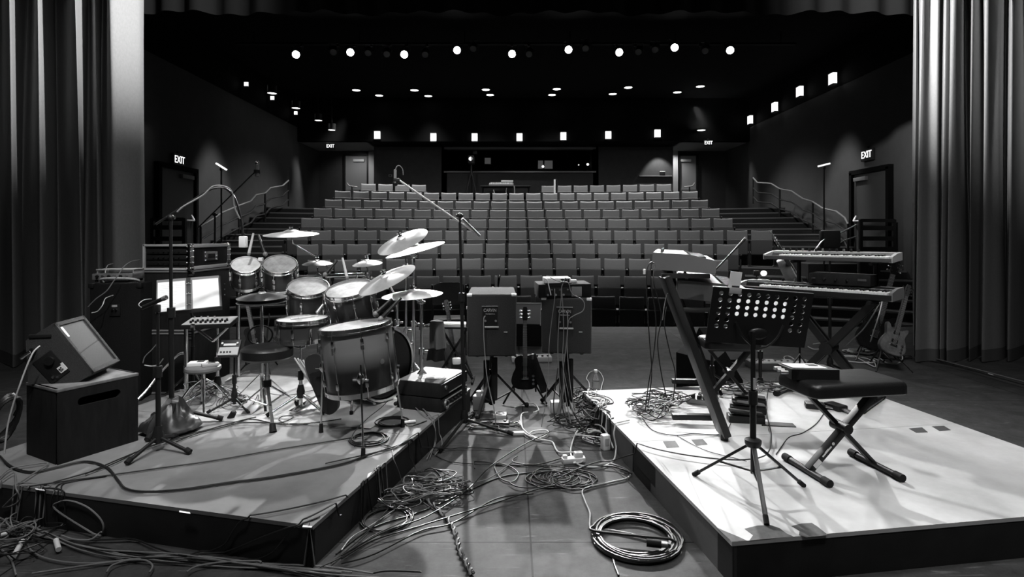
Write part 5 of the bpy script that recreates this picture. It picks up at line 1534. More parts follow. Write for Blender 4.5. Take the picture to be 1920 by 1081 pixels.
t = thing('power_amplifier', 'black rack amplifier with dusty top, upper unit of the pair', 'amplifier', mtx=rm @ Matrix.Translation((0, 0, .107)))
MB().box((.235, .19, .06), (.47, .38, .108), None, .004).build('case', 'blackwood', t)
MB().box((.235, .19, .1155), (.46, .37, .003)).build('top_cover', mat('dusty_dark_steel', .045, .6, var=.3, scale=7), t)
MB().box((.235, -.006, .06), (.48, .012, .1), None, .003).build('faceplate', 'plastic', t)
for k in range(3): MB().box((.12 + .05 * k, .17, .1175), (.012, .2, .002)).build('tape_strip', 'midgrey', t)
MB().lathe([(0, 0), (.016, 0), (.016, .01), (0, .012)], 16, Matrix.Translation((.06, -.012, .075)) @ Matrix.Rotation(PI / 2, 4, 'X')).build('knob', 'steel', t)
MB().box((.3, -.013, .02), (.34, .003, .006)).build('silver_strip', 'alu', t)

# boom stand between the amplifier rack and the loudspeaker
pf = G(871, 803, 0); D_ = pf.y
t = tripod_stand('microphone_stand', 'tall black boom stand in the centre with a long silver arm', pf, W(862, 404, D_), [G(962, 817, 0), G(823, 850, 0), pf + Vector((.05, .34, 0))], boom=(W(746, 336, D_ - .15), W(899, 442, D_ + .05), 'boomgrey'), collar=.10, lowr=.015, split=.62)
MB().cyl(W(866, 410, D_), W(899, 442, D_ + .05), .014, n=12).build('counterweight', 'steel', t, True)
mt = thing('microphone', 'small microphone at the end of the long silver boom', 'microphone', W(742, 333, D_ - .15))
x, y = MB(), MB(); x.cyl(W(741, 318, D_ - .16), W(741, 334, D_ - .15), .011, n=10); x.build('body', 'silver', mt, True)
MB().box((0, 0, 0), (.05, .03, .035), Matrix.Translation(W(744, 338, D_ - .15)), .008).build('clip', 'plastic', mt, True)
MB().sphere(W(741, 344, D_ - .15), .022, 10).build('grille', 'plastic', mt, True)
MB().tube(catmull([W(741, 320, D_ - .16), W(744, 312, D_ - .16), W(750, 311, D_ - .16), W(755, 318, D_ - .15), W(756, 328, D_ - .14)], 6), .004, 6).build('cable_loop', 'cableg', mt, True)
# black guitar between the loudspeakers
g0, g1 = W(984, 742, 5.25), W(984, 576, 5.45)
guitar('electric_guitar', 'black electric guitar upright on a stand between the loudspeakers', g0 + Vector((0, 0, .06)), g1, (.05, -1, .12), 'lp', 'blackgloss', 'blackgloss')
guitar_stand('black guitar stand between the two loudspeakers', (g0.x, g0.y, 0), (0, 1, 0), (1, 0, 0), .6)
t = thing('guitar_strap', 'wide black strap hanging from the guitar between the loudspeakers', 'guitar strap', W(1008, 700, 5.1))
MB().bar(W(997, 664, 5.2), W(1022, 735, 5.08), .075, .006, (0, 1, .2), b=.002).build('webbing', 'vinyl', t, True); MB().box((0, 0, 0), (.02, .02, .05), Matrix.Translation(W(999, 668, 5.19)), .004).build('buckle', 'midgrey', t, True)
# wedge and pedal board beyond
def wedge(label, c, yaw, w_=.55, h_=.38, dep=.42, grille='lightgrey'):
    t = thing('floor_monitor', label, 'speaker', c, yaw)
    pol = [(0, 0), (dep, 0), (dep, .14), (.16, h_), (0, h_ * .8)]
    m = Matrix.Rotation(PI / 2, 4, 'Z') @ Matrix.Rotation(PI / 2, 4, 'X')
    m = Matrix(((0, 0, 1, 0), (1, 0, 0, 0), (0, 1, 0, 0), (0, 0, 0, 1)))
    MB().prism(pol, -w_ / 2, w_ / 2, m).build('cabinet', 'tolex', t)
    a, b_ = Vector((0, dep, .14)), Vector((0, .16, h_)); d = b_ - a; L = d.length
    gm = frame(a, Vector((1, 0, 0)), d)
    MB().box((0, L / 2, .006), (w_ - .06, L - .05, .012), gm, .003).build('grille', grille, t)
    return t
t = thing('floor_monitor', 'grey-fronted floor monitor seen between the two loudspeakers', 'speaker', (xd(985, 7.9), 7.9, 0), R(-6))
MB().prism([(0, 0), (.38, 0), (.38, .32), (.14, .60), (0, .3)], -.24, .24, Matrix(((0, 0, 1, 0), (1, 0, 0, 0), (0, 1, 0, 0), (0, 0, 0, 1)))).build('cabinet', 'tolex', t)
gm = frame((0, 0, .29), Vector((1, 0, 0)), Vector((0, .14, .30)))
MB().box((0, .165, .008), (.42, .29, .014), gm, .004).build('grille', 'midgrey', t)
e = MB()
for c, d in (((0, .325, .012), (.46, .022, .02)), ((.22, .165, .012), (.022, .33, .02)), ((-.22, .165, .012), (.022, .33, .02))): e.box(c, d, gm, .003)
e.build('grille_rim', 'lightgrey', t)
t = thing('effects_pedalboard', 'pale effects pedal board on the floor between the loudspeakers', 'pedalboard', (xd(996, 7.0), 7.0, 0), R(4))
MB().box((0, 0, .03), (.5, .2, .06), None, .008).build('case', 'lightgrey', t)
for k in range(7): MB().cyl((-.2 + .067 * k, -.05, .06), (-.2 + .067 * k, -.05, .075), .014, n=12).build('footswitch', 'plastic', t)
MB().box((-.1, .05, .061), (.12, .04, .004)).build('display', 'plastic', t)
# mic behind the left speaker
pf = Vector((xd(935, 8.2), 8.2, 0))
t = tripod_stand('microphone_stand', 'short straight stand just behind the drum-side loudspeaker', pf, W(934, 534, 8.2), [pf + Vector((.25, .1, 0)), pf + Vector((-.25, .1, 0)), pf + Vector((0, -.27, 0))])
mt = thing('microphone', 'round-headed silver microphone rising over the drum-side loudspeaker', 'microphone', W(935, 525, 8.2))
x, y = MB(), MB(); mic(x, y, W(934, 537, 8.25), W(936, 516, 8.15)); x.build('body', 'plastic', mt, True); y.build('grille', 'chrome', mt, True)
# bottle
pb0 = G(1117, 742, 0)
pb0.z = 0
t = thing('water_bottle', 'clear plastic water bottle standing at the white riser corner', 'bottle', pb0)
sc = (742 - 692) * pb0.y / FPX
MB().lathe([(0, 0), (.034, 0), (.038, .01), (.036, .05), (.038, .09), (.036, .13), (.038, .16), (.02, .2), (.013, .22), (.013, .235), (0, .235)], 24).build('bottle_body', 'bottle', t)
MB().lathe([(0, .255), (.016, .255), (.016, .232), (0, .232)], 18).build('cap', 'white', t)
MB().lathe([(.0385, .085), (.0392, .085), (.0392, .145), (.0385, .145)], 24, close=True).build('label_band', 'lightgrey', t)
# ================================================================== RIGHT SIDE
def keys(name, label, m, L, dep, hgt, nwhite, x0=.14, panel='plastic', case='plastic', knobs=8, ends='midgrey', kdep=.14, cat='keyboard', edge='alu'):
    """local x along the keyboard, y from the player's edge to the back, z up; origin front left bottom"""
    t = thing(name, label, cat, mtx=m)
    MB().prism([(0, 0), (dep, 0), (dep, hgt), (kdep + .03, hgt), (kdep + .01, hgt * .8), (kdep, hgt * .45), (0, hgt * .45)], .0, L, Matrix(((0, 0, 1, 0), (1, 0, 0, 0), (0, 1, 0, 0), (0, 0, 0, 1)))).build('case', case, t, smooth=False)
    MB().box((L / 2, -.004, hgt * .3), (L, .008, hgt * .5), None, .002).build('key_slip', case, t)
    for x in (.006, L - .006): MB().prism([(-.006, 0), (dep, 0), (dep, hgt + .004), (kdep + .02, hgt + .004), (-.006, hgt * .75)], x - .012, x + .012, Matrix(((0, 0, 1, 0), (1, 0, 0, 0), (0, 1, 0, 0), (0, 0, 0, 1)))).build('end_cheek', ends, t, smooth=False)
    wk = MB(); bk = MB()
    kw = (L - x0 - .03) / nwhite
    for k in range(nwhite):
        wk.box((x0 + kw * (k + .5), kdep / 2 + .0, hgt * .62), (kw * .93, kdep, hgt * .3), None, .0015, 1)
        if k % 7 in (0, 1, 3, 4, 5) and k < nwhite - 1:
            bk.box((x0 + kw * (k + 1), kdep * .68, hgt * .84), (kw * .55, kdep * .62, hgt * .18), None, .0015, 1)
    wk.build('white_keys', 'white', t, smooth=False); bk.build('black_keys', 'plastic', t, smooth=False)
    pn = MB().box((L / 2, (kdep + .03 + dep) / 2, hgt + .002), (L - .04, dep - kdep - .05, .004)).build('control_panel', panel, t, smooth=False)
    MB().box((L * .5, (kdep + dep) / 2 + .02, hgt + .005), (.12, .05, .004)).build('display', 'screen', pn)
    for k in range(knobs):
        x = .08 + (L * .62) * k / max(1, knobs - 1)
        MB().cyl((x, dep - .06, hgt + .004), (x, dep - .06, hgt + .028), .011, .009, 10).build('knob', 'steel' if k % 3 == 0 else 'plastic', pn)
    MB().box((L * .5, kdep + .02, hgt * .9), (L - .05, .004, .005)).build('trim_line', edge, t)
    return t
U = Vector((.682, -.731, 0)); V = Vector((.731, .682, 0)); YK = math.atan2(-.731, .682)
fr = Vector((2.882, 4.25, 1.055)); o = fr - U * 1.2
keys('stage_piano', 'long black stage piano on the lower tier of the stand', Matrix.Translation(o) @ Matrix.Rotation(YK, 4, 'Z'), 1.2, .34, .085, 45, .20, 'plastic', 'plastic', 8)
fr2 = Vector((2.95, 4.35, 1.345)); o2 = fr2 - U * .98
keys('synthesizer', 'pale synthesizer with a row of knobs on the upper tier', Matrix.Translation(o2) @ Matrix.Rotation(YK, 4, 'Z') @ Matrix.Rotation(R(2.5), 4, 'X'), .98, .30, .06, 36, .13, 'silver', 'darkgrey', 12, 'lightgrey', .13)
# X stand with the second tier
cst = Vector((2.66, 4.70, 0))
t = thing('keyboard_stand', 'black X-shaped stand carrying the two right keyboards', 'keyboard stand', (cst.x, cst.y, 0))
cz_ = cst - U * .08
for k, dv in ((-1, -.02), (1, .03)):
    for s in (-.035, .035):
        a = cst + U * (.32 * k) + V * (dv + s * 0) ; a.z = RH + .03
        b_ = cst - U * (.34 * k) + V * (dv + s * 0); b_.z = 1.035
        off = U * s * .0 + V * (s)
        MB().bar(a + off, b_ + off, .055, .026, V).build('leg', 'blackmetal', t, True)
MB().cyl(cst + Vector((0, 0, .62)) - V * .09, cst + Vector((0, 0, .62)) + V * .09, .05, n=24).build('hub', 'blackmetal', t, True)
for k in (-1, 1):
    a = cst + U * (.32 * k)
    z0_ = RH if surf(a) else 0
    a = Vector((a.x, a.y, RH + .022))
    MB().cyl(a - V * .27, a + V * .27, .02, n=12).build('foot_bar', 'blackmetal', t, True)
    for s in (-1, 1): MB().cyl(a + V * s * .24, a + V * s * .29, .024, n=12).build('end_cap', 'rubber', t, True)
    b_ = cst + U * (.34 * k); b_.z = 1.038
    MB().cyl(b_ - V * .2, b_ + V * .2, .016, n=10).build('rest_arm', 'blackmetal', t, True)
    c = cst + U * (.30 * k) + V * .17
    MB().cyl(Vector((c.x, c.y, 1.03)), Vector((c.x, c.y, 1.345)), .018, n=10).build('tier_post', 'blackmetal', t, True)
    MB().cyl(Vector((c.x, c.y, 1.33)) - V * .16, Vector((c.x, c.y, 1.335)) + V * .14, .014, n=10).build('tier_arm', 'blackmetal', t, True)
# equipment between the tiers: dark module and a bottle-shaped pedal left of it
t = thing('sound_module', 'dark rack sound module between the two right keyboards', 'audio unit', Matrix.Translation(o + U * .80 + V * .22 + Vector((0, 0, .09))).translation, YK)
MB().box((0, 0, .05), (.46, .2, .09), None, .004).build('case', 'blackwood', t)
for k in range(4): MB().cyl((-.18 + .08 * k, -.1, .05), (-.2 + .09 * k, -.115, .05), .010, n=10).build('knob', 'plastic', t)
MB().box((.17, -.102, .055), (.06, .006, .016)).build('display', 'darkgrey', t)

# end-on keyboard rig
YO = math.atan2(.95, .27)
def rigpt(px, py, d=3.8): return W(px, py, d)
p = W(1340, 508, 3.8); o = Vector((p.x, p.y, 1.30))
keys('organ_keyboard', 'grey-sided organ keyboard seen end-on, top of the left rig', Matrix.Translation(o) @ Matrix.Rotation(YO, 4, 'Z') @ Matrix.Rotation(R(3), 4, 'X'), 1.0, .415, .115, 36, .06, 'silver', 'darkgrey', 10, 'midgrey', .15)
p = W(1404, 584, 3.8); o3 = Vector((p.x, p.y, 1.085))
keys('organ_keyboard', 'dark-sided organ keyboard seen end-on, lower of the left rig', Matrix.Translation(o3) @ Matrix.Rotation(YO, 4, 'Z') @ Matrix.Rotation(R(4), 4, 'X'), 1.05, .47, .125, 38, .06, 'midgrey', 'darkgrey', 9, 'darkgrey', .15)
t = thing('rig_stand', 'slanted black slab stand under the two end-on keyboards', 'keyboard stand', W(1300, 800, 3.85))
uu = Vector((math.cos(YO), math.sin(YO), 0))
for k, dd in enumerate((-.05, .98)):
    a = W(1246, 516, 3.8) + uu * dd; b_ = W(1356, 800, 3.8) + uu * dd; b_.z = surf(b_) + .03
    MB().bar(a, b_, .05, .165, (0, 1, 0), b=.008).build('side_slab', 'plastic', t, True)
    c = Vector((b_.x, b_.y, surf(b_) + .018))
    MB().bar(c - uu * .05, c + uu * .34, .05, .034, b=.006).build('foot_bar', 'blackmetal', t, True)
    MB().bar(c + uu * .30 + Vector((-.34, .02, .03)), c + uu * .30 + Vector((.0, 0, .03)), .05, .04, b=.004).build('base_beam', 'blackmetal', t, True)
    MB().bar(a + Vector((-.02, 0, 0)), a + Vector((.30, 0, .0)), .04, .03, b=.004).build('upper_arm', 'blackmetal', t, True)
    a2 = a.lerp(b_, .22); q = Vector((o3.x - .08, a2.y, 1.060)) 
    MB().bar(Vector((a2.x - .02, a2.y, 1.060)), q, .04, .026, b=.004).build('lower_arm', 'blackmetal', t, True)
a0 = W(1318, 700, 3.8)
MB().cyl(a0 + uu * -.08, a0 + uu * .96, .02, n=10).build('cross_bar', 'blackmetal', t, True)
# small microphone / gooseneck arms over the rig
def stick(label, p, q, d1, d2, basepx):
    a, b_ = W(p[0], p[1], d1), W(q[0], q[1], d2)
    base = Vector((a.x, a.y, surf(a)))
    t = tripod_stand('microphone_stand', label, base, a, [base + Vector((.2, .1, 0)), base + Vector((-.2, .1, 0)), base + Vector((0, -.22, 0))], boom=(a, b_), lowr=.013, r=.009)
    return t, b_
t, e = stick('slim black boom stand behind the end-on keyboards', (1335, 512), (1383, 462), 4.95, 5.05, 0)
mt = thing('microphone', 'slim black microphone on the boom over the end-on keyboards', 'microphone', e)
x, y = MB(), MB(); d = (W(1383, 462, 5.05) - W(1335, 512, 4.95)).normalized(); mic(x, y, e - d * .04, e + d * .12, .013, .015); x.build('body', 'plastic', mt, True); y.build('grille', 'midgrey', mt, True)

# perforated music stand
base = Vector((xd(1412, 2.95), 2.95, RH))
t = thing('music_stand', 'black perforated music stand on a tripod on the white riser', 'music stand', base)
TLm, TRm, BRm, BLm = W(1325, 541, 2.93), W(1509, 551, 2.98), W(1513, 655, 3.03), W(1322, 640, 2.98)
ex = ((TRm - TLm) + (BRm - BLm)) / 2; ey = ((TLm - BLm) + (TRm - BRm)) / 2
dm2 = frame(BLm, ex, ey); dw, dh = ex.length, ey.length
nx, nz = 10, 6
xm, zb0 = .022, .075
cwid, chei = (dw - 2 * xm) / nx, (dh - zb0 - .012) / nz
rx = .0118
b = MB(); K = 16; th_ = .0016
def rectpt(a, hw, hh_):
    c, s = math.cos(a), math.sin(a); k = min(hw / abs(c) if abs(c) > 1e-6 else 9, hh_ / abs(s) if abs(s) > 1e-6 else 9); return c * k, s * k
for i in range(nx):
    for j in range(nz):
        cx, cy = xm + cwid * (i + .5), zb0 + chei * (j + .5)
        solid = (j < 2 and 2 <= i <= 7)
        if solid:
            b.box((cx, cy, 0), (cwid, chei, 2 * th_), dm2); continue
        hwid, hhei = cwid / 2, chei / 2
        an = sorted([2 * PI * k / K for k in range(K)] + [math.atan2(sy * hhei, sx * hwid) % (2 * PI) for sx in (-1, 1) for sy in (-1, 1)])
        n = len(an); vs = []; fs = []
        for z in (-th_, th_):
            vs += [(cx + rx * math.cos(a), cy + rx * math.sin(a), z) for a in an]
            vs += [(cx + rectpt(a, hwid, hhei)[0], cy + rectpt(a, hwid, hhei)[1], z) for a in an]
        for k in range(n):
            q = (k + 1) % n
            fs += [(k, q, n + q, n + k), (2 * n + k, 3 * n + k, 3 * n + q, 2 * n + q), (k, 2 * n + k, 2 * n + q, q)]
        b.add(vs, fs, dm2)
b.box((dw / 2, zb0 / 2, 0), (dw, zb0, 2 * th_), dm2).box((dw / 2, dh - .006, 0), (dw, .012, 2 * th_), dm2)
for x in (xm / 2, dw - xm / 2): b.box((x, (zb0 + dh - .012) / 2, 0), (xm, dh - .012 - zb0, 2 * th_), dm2)
b.build('desk', 'blackmetal', t, True, smooth=False)
fs_sgn = 1 if (dm2.to_3x3() @ Vector((0, 0, 1))).y < 0 else -1        # +1: +z faces the camera
MB().box((dw / 2, dh, fs_sgn * -.004), (dw, .006, .010), dm2, .002).build('top_flange', 'steel', t, True)
MB().box((dw / 2, .004, fs_sgn * -.025), (dw, .006, .05), dm2, .002).build('lip', 'blackmetal', t, True)
ch = dm2 @ Vector((dw / 2, dh * .30, fs_sgn * .03))
MB().sphere(dm2 @ Vector((dw * .5, dh * .22, fs_sgn * .012)), .045, 16, None, (1.2, .3, .7)).build('tilt_plate', 'blackmetal', t, True)
for s in (-1, 1):
    MB().tube(catmull([dm2 @ Vector((dw * (.5 + .24 * s), dh * .40, fs_sgn * .01)), dm2 @ Vector((dw * (.5 + .17 * s), dh * .18, fs_sgn * .03)), dm2 @ Vector((dw * (.5 + .07 * s), dh * .02, fs_sgn * .04)), Vector((base.x, base.y, W(1412, 655, 2.95).z))], 5), .006, 8).build('desk_support', 'blackmetal', t, True)
ztop = W(1412, 650, 2.95).z
MB().cyl((base.x, base.y, RH + .24), (base.x, base.y, .70), .016, n=14).build('lower_pole', 'blackmetal', t, True)
MB().cyl((base.x, base.y, .68), (base.x, base.y, ztop + .08), .0125, n=12).build('upper_pole', 'blackmetal', t, True)
MB().cyl((base.x, base.y, .67), (base.x, base.y, .74), .023, n=14).build('clutch', 'plastic', t, True)
MB().box((base.x, base.y - .016, .78), (.012, .006, .06)).build('printed_label', 'ink', t, True)
hub = Vector((base.x, base.y, W(1412, 828, 2.95).z))
MB().lathe([(0, -.022), (.036, -.022), (.042, -.005), (.042, .012), (.022, .022), (0, .022)], 18, Matrix.Translation(hub)).build('leg_hub', 'plastic', t, True)
lowz = hub.z - .165
MB().cyl((base.x, base.y, lowz), (base.x, base.y, hub.z), .013, n=12).build('centre_tube', 'blackmetal', t, True)
for q in ((1303, 888), (1505, 908), (1437, 978)):
    f = G(q[0], q[1], RH + .012)
    l = MB().bar(hub + (f - hub) * .04, f, .022, .014, (0, 0, 1), b=.003).build('leg', 'blackmetal', t, True)
    d = (f - hub).normalized()
    MB().cyl(f - d * .03, f + d * .012, .013, n=12).build('rubber_foot', 'rubber', l, True)
    MB().bar(Vector((base.x, base.y, lowz + .01)), hub.lerp(f, .58), .012, .006).build('brace', 'blackmetal', l, True)
# sheet behind the stand desk, seen through its holes, and the pale card on its top edge
t = thing('sheet_music', 'white sheet on the perforated stand showing through its holes', 'sheet music', mtx=dm2)
MB().box((dw * .505, dh * .56, -fs_sgn * .008), (dw * .50, dh * .50, .0008)).build('sheet', 'thinpaper', t)
t = thing('paper_note', 'white card clipped over the top edge of the perforated stand', 'paper', mtx=dm2)
MB().box((dw * .215, dh * 1.12, -fs_sgn * .013), (.064, dh * .33, .0012)).build('card', 'paper', t)
MB().box((dw * .215, dh * .965, fs_sgn * .006), (.066, .034, .006), None, .003).build('clip', 'lightgrey', t)
MB().cyl((dw * .215 - .018, dh * 1.03, fs_sgn * .002), (dw * .215 + .018, dh * 1.03, fs_sgn * .002), .006, n=10).build('clip_spring', 'plastic', t)

# keyboard benches
def bench(label, c, yaw, L, dp, h, zf, spread, footL, logo=True, seat_z=None):
    t = thing('keyboard_bench', label, 'bench', (c.x, c.y, zf), yaw)
    b = MB(); rows_ = []
    prof_ = [(.006, -.075), (0, -.068), (0, -.03), (.003, -.018), (.010, -.007), (.022, -.001), (.05, .003)]
    for ins, z in prof_:
        rc = .05 - ins * .4; ring = []
        for cx_, cy_, a0 in ((L / 2 - rc, dp / 2 - rc, 0), (-L / 2 + rc, dp / 2 - rc, 90), (-L / 2 + rc, -dp / 2 + rc, 180), (L / 2 - rc, -dp / 2 + rc, 270)):
            for j in range(7):
                a_ = R(a0 + 15 * j); ring.append((cx_ - math.copysign(ins, cx_) + rc * math.cos(a_), cy_ - math.copysign(ins, cy_) + rc * math.sin(a_), h + z))
        rows_.append(ring)
    n_ = 28
    b.v = [Vector(v) for ring in rows_ for v in ring]
    b.f = [(i * n_ + k, i * n_ + (k + 1) % n_, (i + 1) * n_ + (k + 1) % n_, (i + 1) * n_ + k) for i in range(len(rows_) - 1) for k in range(n_)] + [tuple(range(n_))[::-1], tuple(range((len(rows_) - 1) * n_, len(rows_) * n_))]
    b.build('seat', 'vinyl', t)
    MB().box((0, 0, h - .085), (L * .8, dp * .62, .02), None, .004).build('seat_frame', 'plastic', t)
    w2 = spread / 2
    a1, b1 = Vector((w2, .022, .03)), Vector((-w2 + .02, .022, h - .09))
    a2, b2 = Vector((-w2, -.022, .03)), Vector((w2 - .02, -.022, h - .09))
    MB().bar(a1, b1, .024, .036, (0, 1, 0), b=.003).build('leg', 'plastic', t)
    lg = MB().bar(a2, b2, .036, .045, (0, 1, 0), b=.003).build('leg', 'plastic', t)
    if logo:
        d = (b2 - a2).normalized(); f = frame(a2 + d * .09 + Vector((0, -.0195, 0)), d, Vector((-d.z, 0, d.x)))
        ml_ = a2 + d * .055 + Vector((0, -.0225, 0))
        fm = Matrix((d, Vector((-d.z, 0, d.x)), Vector((0, -1, 0)))).transposed().to_4x4(); 
        fm.translation = ml_
        MB().box((0, 0, 0), (.05, .03, .002), fm).build('white_sticker', 'whiteprint', lg)
        fm2 = fm.copy(); fm2.translation = a2 + d * .145 + Vector((0, -.0225, 0))
        MB().box((-.028, .004, 0), (.026, .009, .0016), fm2).box((.0, .006, 0), (.03, .012, .0016), fm2).box((.026, .004, 0), (.022, .009, .0016), fm2).cyl((.056, .006, -.0008), (.056, .006, .0008), .009, n=16, m=fm2).build('printed_logo', 'whiteprint', lg, smooth=False)
    MB().cyl((0, -.06, h * .47), (0, .06, h * .47), .03, n=16).build('hub', 'plastic', t)
    for s in (-1, 1):
        MB().cyl((s * w2, -footL / 2, .022), (s * w2, footL / 2, .022), .0175, n=12).build('foot_bar', 'plastic', t)
        for e in (-1, 1): MB().cyl((s * w2, e * (footL / 2 - .045), .022), (s * w2, e * (footL / 2 + .008), .022), .022, n=12).build('end_cap', 'rubber', t)
    return t
yb = R(8)
ca, cb_ = G(1516, 887, RH + .02), G(1643, 874, RH + .02)
cb0 = Vector(((1.66 + 2.175) / 2, 3.25, RH))
bench('black keyboard bench on the white riser with a pedal on it', Vector((1.90, 3.235, RH)), R(9), .60, .34, .545, RH, .445, .37)
p2_ = Vector((xd(1366, 4.55), 4.55, RH))
bench('black keyboard bench farther back, behind the perforated music stand', p2_, R(-4), .44, .3, .53, RH, .36, .3, False)
# pedal on the front bench
pz = RH + .545
q = G(1514, 704, pz)
t = thing('effects_pedal', 'dark effects unit with a pale top panel lying on the front bench', 'effects pedal', (q.x, q.y, pz), R(-4))
MB().prism([(-.1, 0), (.1, 0), (.1, .045), (-.1, .06)], -.13, .13, Matrix(((0, 0, 1, 0), (1, 0, 0, 0), (0, 1, 0, 0), (0, 0, 0, 1)))).build('case', 'plastic', t, smooth=False)
MB().box((-.02, .0, .056), (.19, .165, .006), Matrix.Rotation(R(-4.3), 4, 'X'), .002).build('top_panel', 'white', t)
MB().box((.03, .01, .06), (.05, .05, .004), Matrix.Rotation(R(-4.3), 4, 'X')).build('display', 'plastic', t)
for k in range(3): MB().cyl((-.13, -.05 + .05 * k, .03), (-.17, -.05 + .05 * k, .03), .011, n=10).build('jack_plug', 'steel', t)

# small things on the white riser
def gbox(name, label, cat, px, py, dims, yaw, m, z=None, mtop=None):
    p = G(px, py, RH) if z is None else G(px, py, z)
    t = thing(name, label, cat, p, yaw)
    MB().box((0, 0, dims[2] / 2), dims, None, min(dims) * .12).build('case', m, t)
    return t
flat('paper_sheet', 'blank white paper lying on the white riser beside the slab stand', 'paper', [(1267, 793), (1344, 800), (1347, 816), (1266, 809)], 'paper', RH, .0025)
flat('ruler_strip', 'flat black strip lying on the white riser behind the music stand', 'strip', [(1430, 791), (1486, 794), (1493, 801), (1428, 798)], 'plastic', RH, .006)
for k, (px, py, lab) in enumerate(((1398, 790, 'black expression pedal nearest in the trio behind the music stand'), (1402, 772, 'black expression pedal in the middle of the trio behind the music stand'), (1404, 757, 'black expression pedal farthest in the trio behind the music stand'))):
    p = G(px, py, RH)
    t = thing('expression_pedal', lab, 'pedal', p, R(80 - 4 * k), 'expression pedals')
    MB().box((0, 0, .025), (.10, .25, .05), None, .006).build('base', 'plastic', t)
    MB().box((0, .0, .066), (.085, .235, .016), Matrix.Rotation(R(5), 4, 'X'), .004).build('treadle', 'rubber', t)
    MB().box((.052, -.09, .045), (.004, .06, .02)).build('side_plate', 'steel', t)
for (px, py, lab, yw) in ((1571, 768, 'dark piano sustain pedal under the front bench, right one', 20), (1533, 765, 'dark sustain pedal under the front bench, left one', 70)):
    p = G(px, py, RH)
    t = thing('sustain_pedal', lab, 'pedal', p, R(yw), 'sustain pedals')
    MB().box((0, .02, .022), (.10, .14, .044), None, .012).build('base', 'plastic', t)
    MB().box((0, -.09, .026), (.045, .12, .012), Matrix.Rotation(R(6), 4, 'X'), .005).build('treadle', 'steel', t)
t = thing('power_strip', 'pale power strip among cables by the slab stand', 'power strip', G(1318, 758, RH), R(-35))
MB().box((0, 0, .02), (.26, .055, .04), None, .008).build('case', 'lightgrey', t)
for k in range(4): MB().box((-.08 + .05 * k, 0, .055), (.03, .035, .03), None, .005).build('plug', 'plastic', t)
# wedge behind the left rig
t = thing('floor_monitor', 'black floor monitor behind the slab stand', 'speaker', Vector((xd(1302, 5.55), 5.55, 0)), R(-60))
MB().prism([(0, 0), (.42, 0), (.42, .12), (.16, .44), (0, .36)], -.24, .24, Matrix(((0, 0, 1, 0), (1, 0, 0, 0), (0, 1, 0, 0), (0, 0, 0, 1)))).build('cabinet', 'tolex', t)
gm = frame((0, .42, .12), Vector((1, 0, 0)), Vector((0, -.26, .32))); MB().box((0, .206, .006 if (gm.to_3x3() @ Vector((0, 0, 1))).y > 0 else -.006), (.42, .36, .012), gm, .003).build('grille', 'midgrey', t)
MB().tube(catmull([(-.245, .2, .2), (-.27, .16, .22), (-.27, .1, .22), (-.245, .08, .2)], 5), .009, 7).build('side_handle', 'rubber', t)
# wedge lower right of it, leaning grey front
t = thing('floor_monitor', 'grey-faced floor monitor behind the farther keyboard bench', 'speaker', Vector((xd(1362, 6.9), 6.9, 0)), R(8))
MB().prism([(0, 0), (.4, 0), (.4, .14), (.2, .40), (0, .30)], -.26, .26, Matrix(((0, 0, 1, 0), (1, 0, 0, 0), (0, 1, 0, 0), (0, 0, 0, 1)))).build('cabinet', 'tolex', t)
MB().box((0, -.006, .15), (.44, .012, .24), None, .003).build('back_panel', 'midgrey', t)
# pedal board beyond
t = thing('effects_pedalboard', 'long pale pedal board with footswitches on the floor behind the music stand', 'pedalboard', (xd(1462, 6.6), 6.6, 0), R(-3))
MB().box((0, 0, .04), (.72, .24, .08), None, .012).build('case', 'midgrey', t)
MB().box((0, 0, .082), (.68, .2, .006), Matrix.Rotation(0, 4, 'X'), .002).build('top_panel', 'lightgrey', t)
for k in range(9): MB().cyl((-.29 + .072 * k, -.05, .084), (-.29 + .072 * k, -.05, .1), .014, n=12).build('footswitch', 'chrome', t)
for k in range(3): MB().box((-.2 + .2 * k, .05, .086), (.1, .05, .004)).build('display', 'plastic', t)

# guitars on the right
g0, g1 = W(1668, 664, 6.45), W(1702, 535, 6.65)
guitar('electric_guitar', 'figured-top electric guitar on a stand beside the right curtain', g0, g1, (-.12, -1, .2), 'el', 'sunburst', 'wood')
guitar_stand('black stand of the figured-top guitar by the right curtain', (g0.x, g0.y, 0), (.1, 1, 0), (1, -.1, 0), .5)
g0, g1 = W(1632, 655, 7.0), W(1681, 488, 7.25)
guitar('electric_guitar', 'dark electric guitar on a stand, left of the figured-top one', g0, g1, (-.35, -1, .2), 'el', 'blackgloss', 'blackgloss')
guitar_stand('black stand of the dark guitar left of the figured-top one', (g0.x, g0.y, 0), (.2, 1, 0), (1, -.2, 0), .5)
g0, g1 = W(1500, 544, 5.85), W(1436, 443, 5.3)
guitar('acoustic_guitar', 'acoustic guitar tilted behind the stage piano', g0, g1, (.75, -.5, .5), 'ac', 'spruce', 'wood')
guitar_stand('tall black stand holding the acoustic guitar', (g0.x, g0.y, 0), (.4, .8, 0), (.8, -.4, 0), .85)
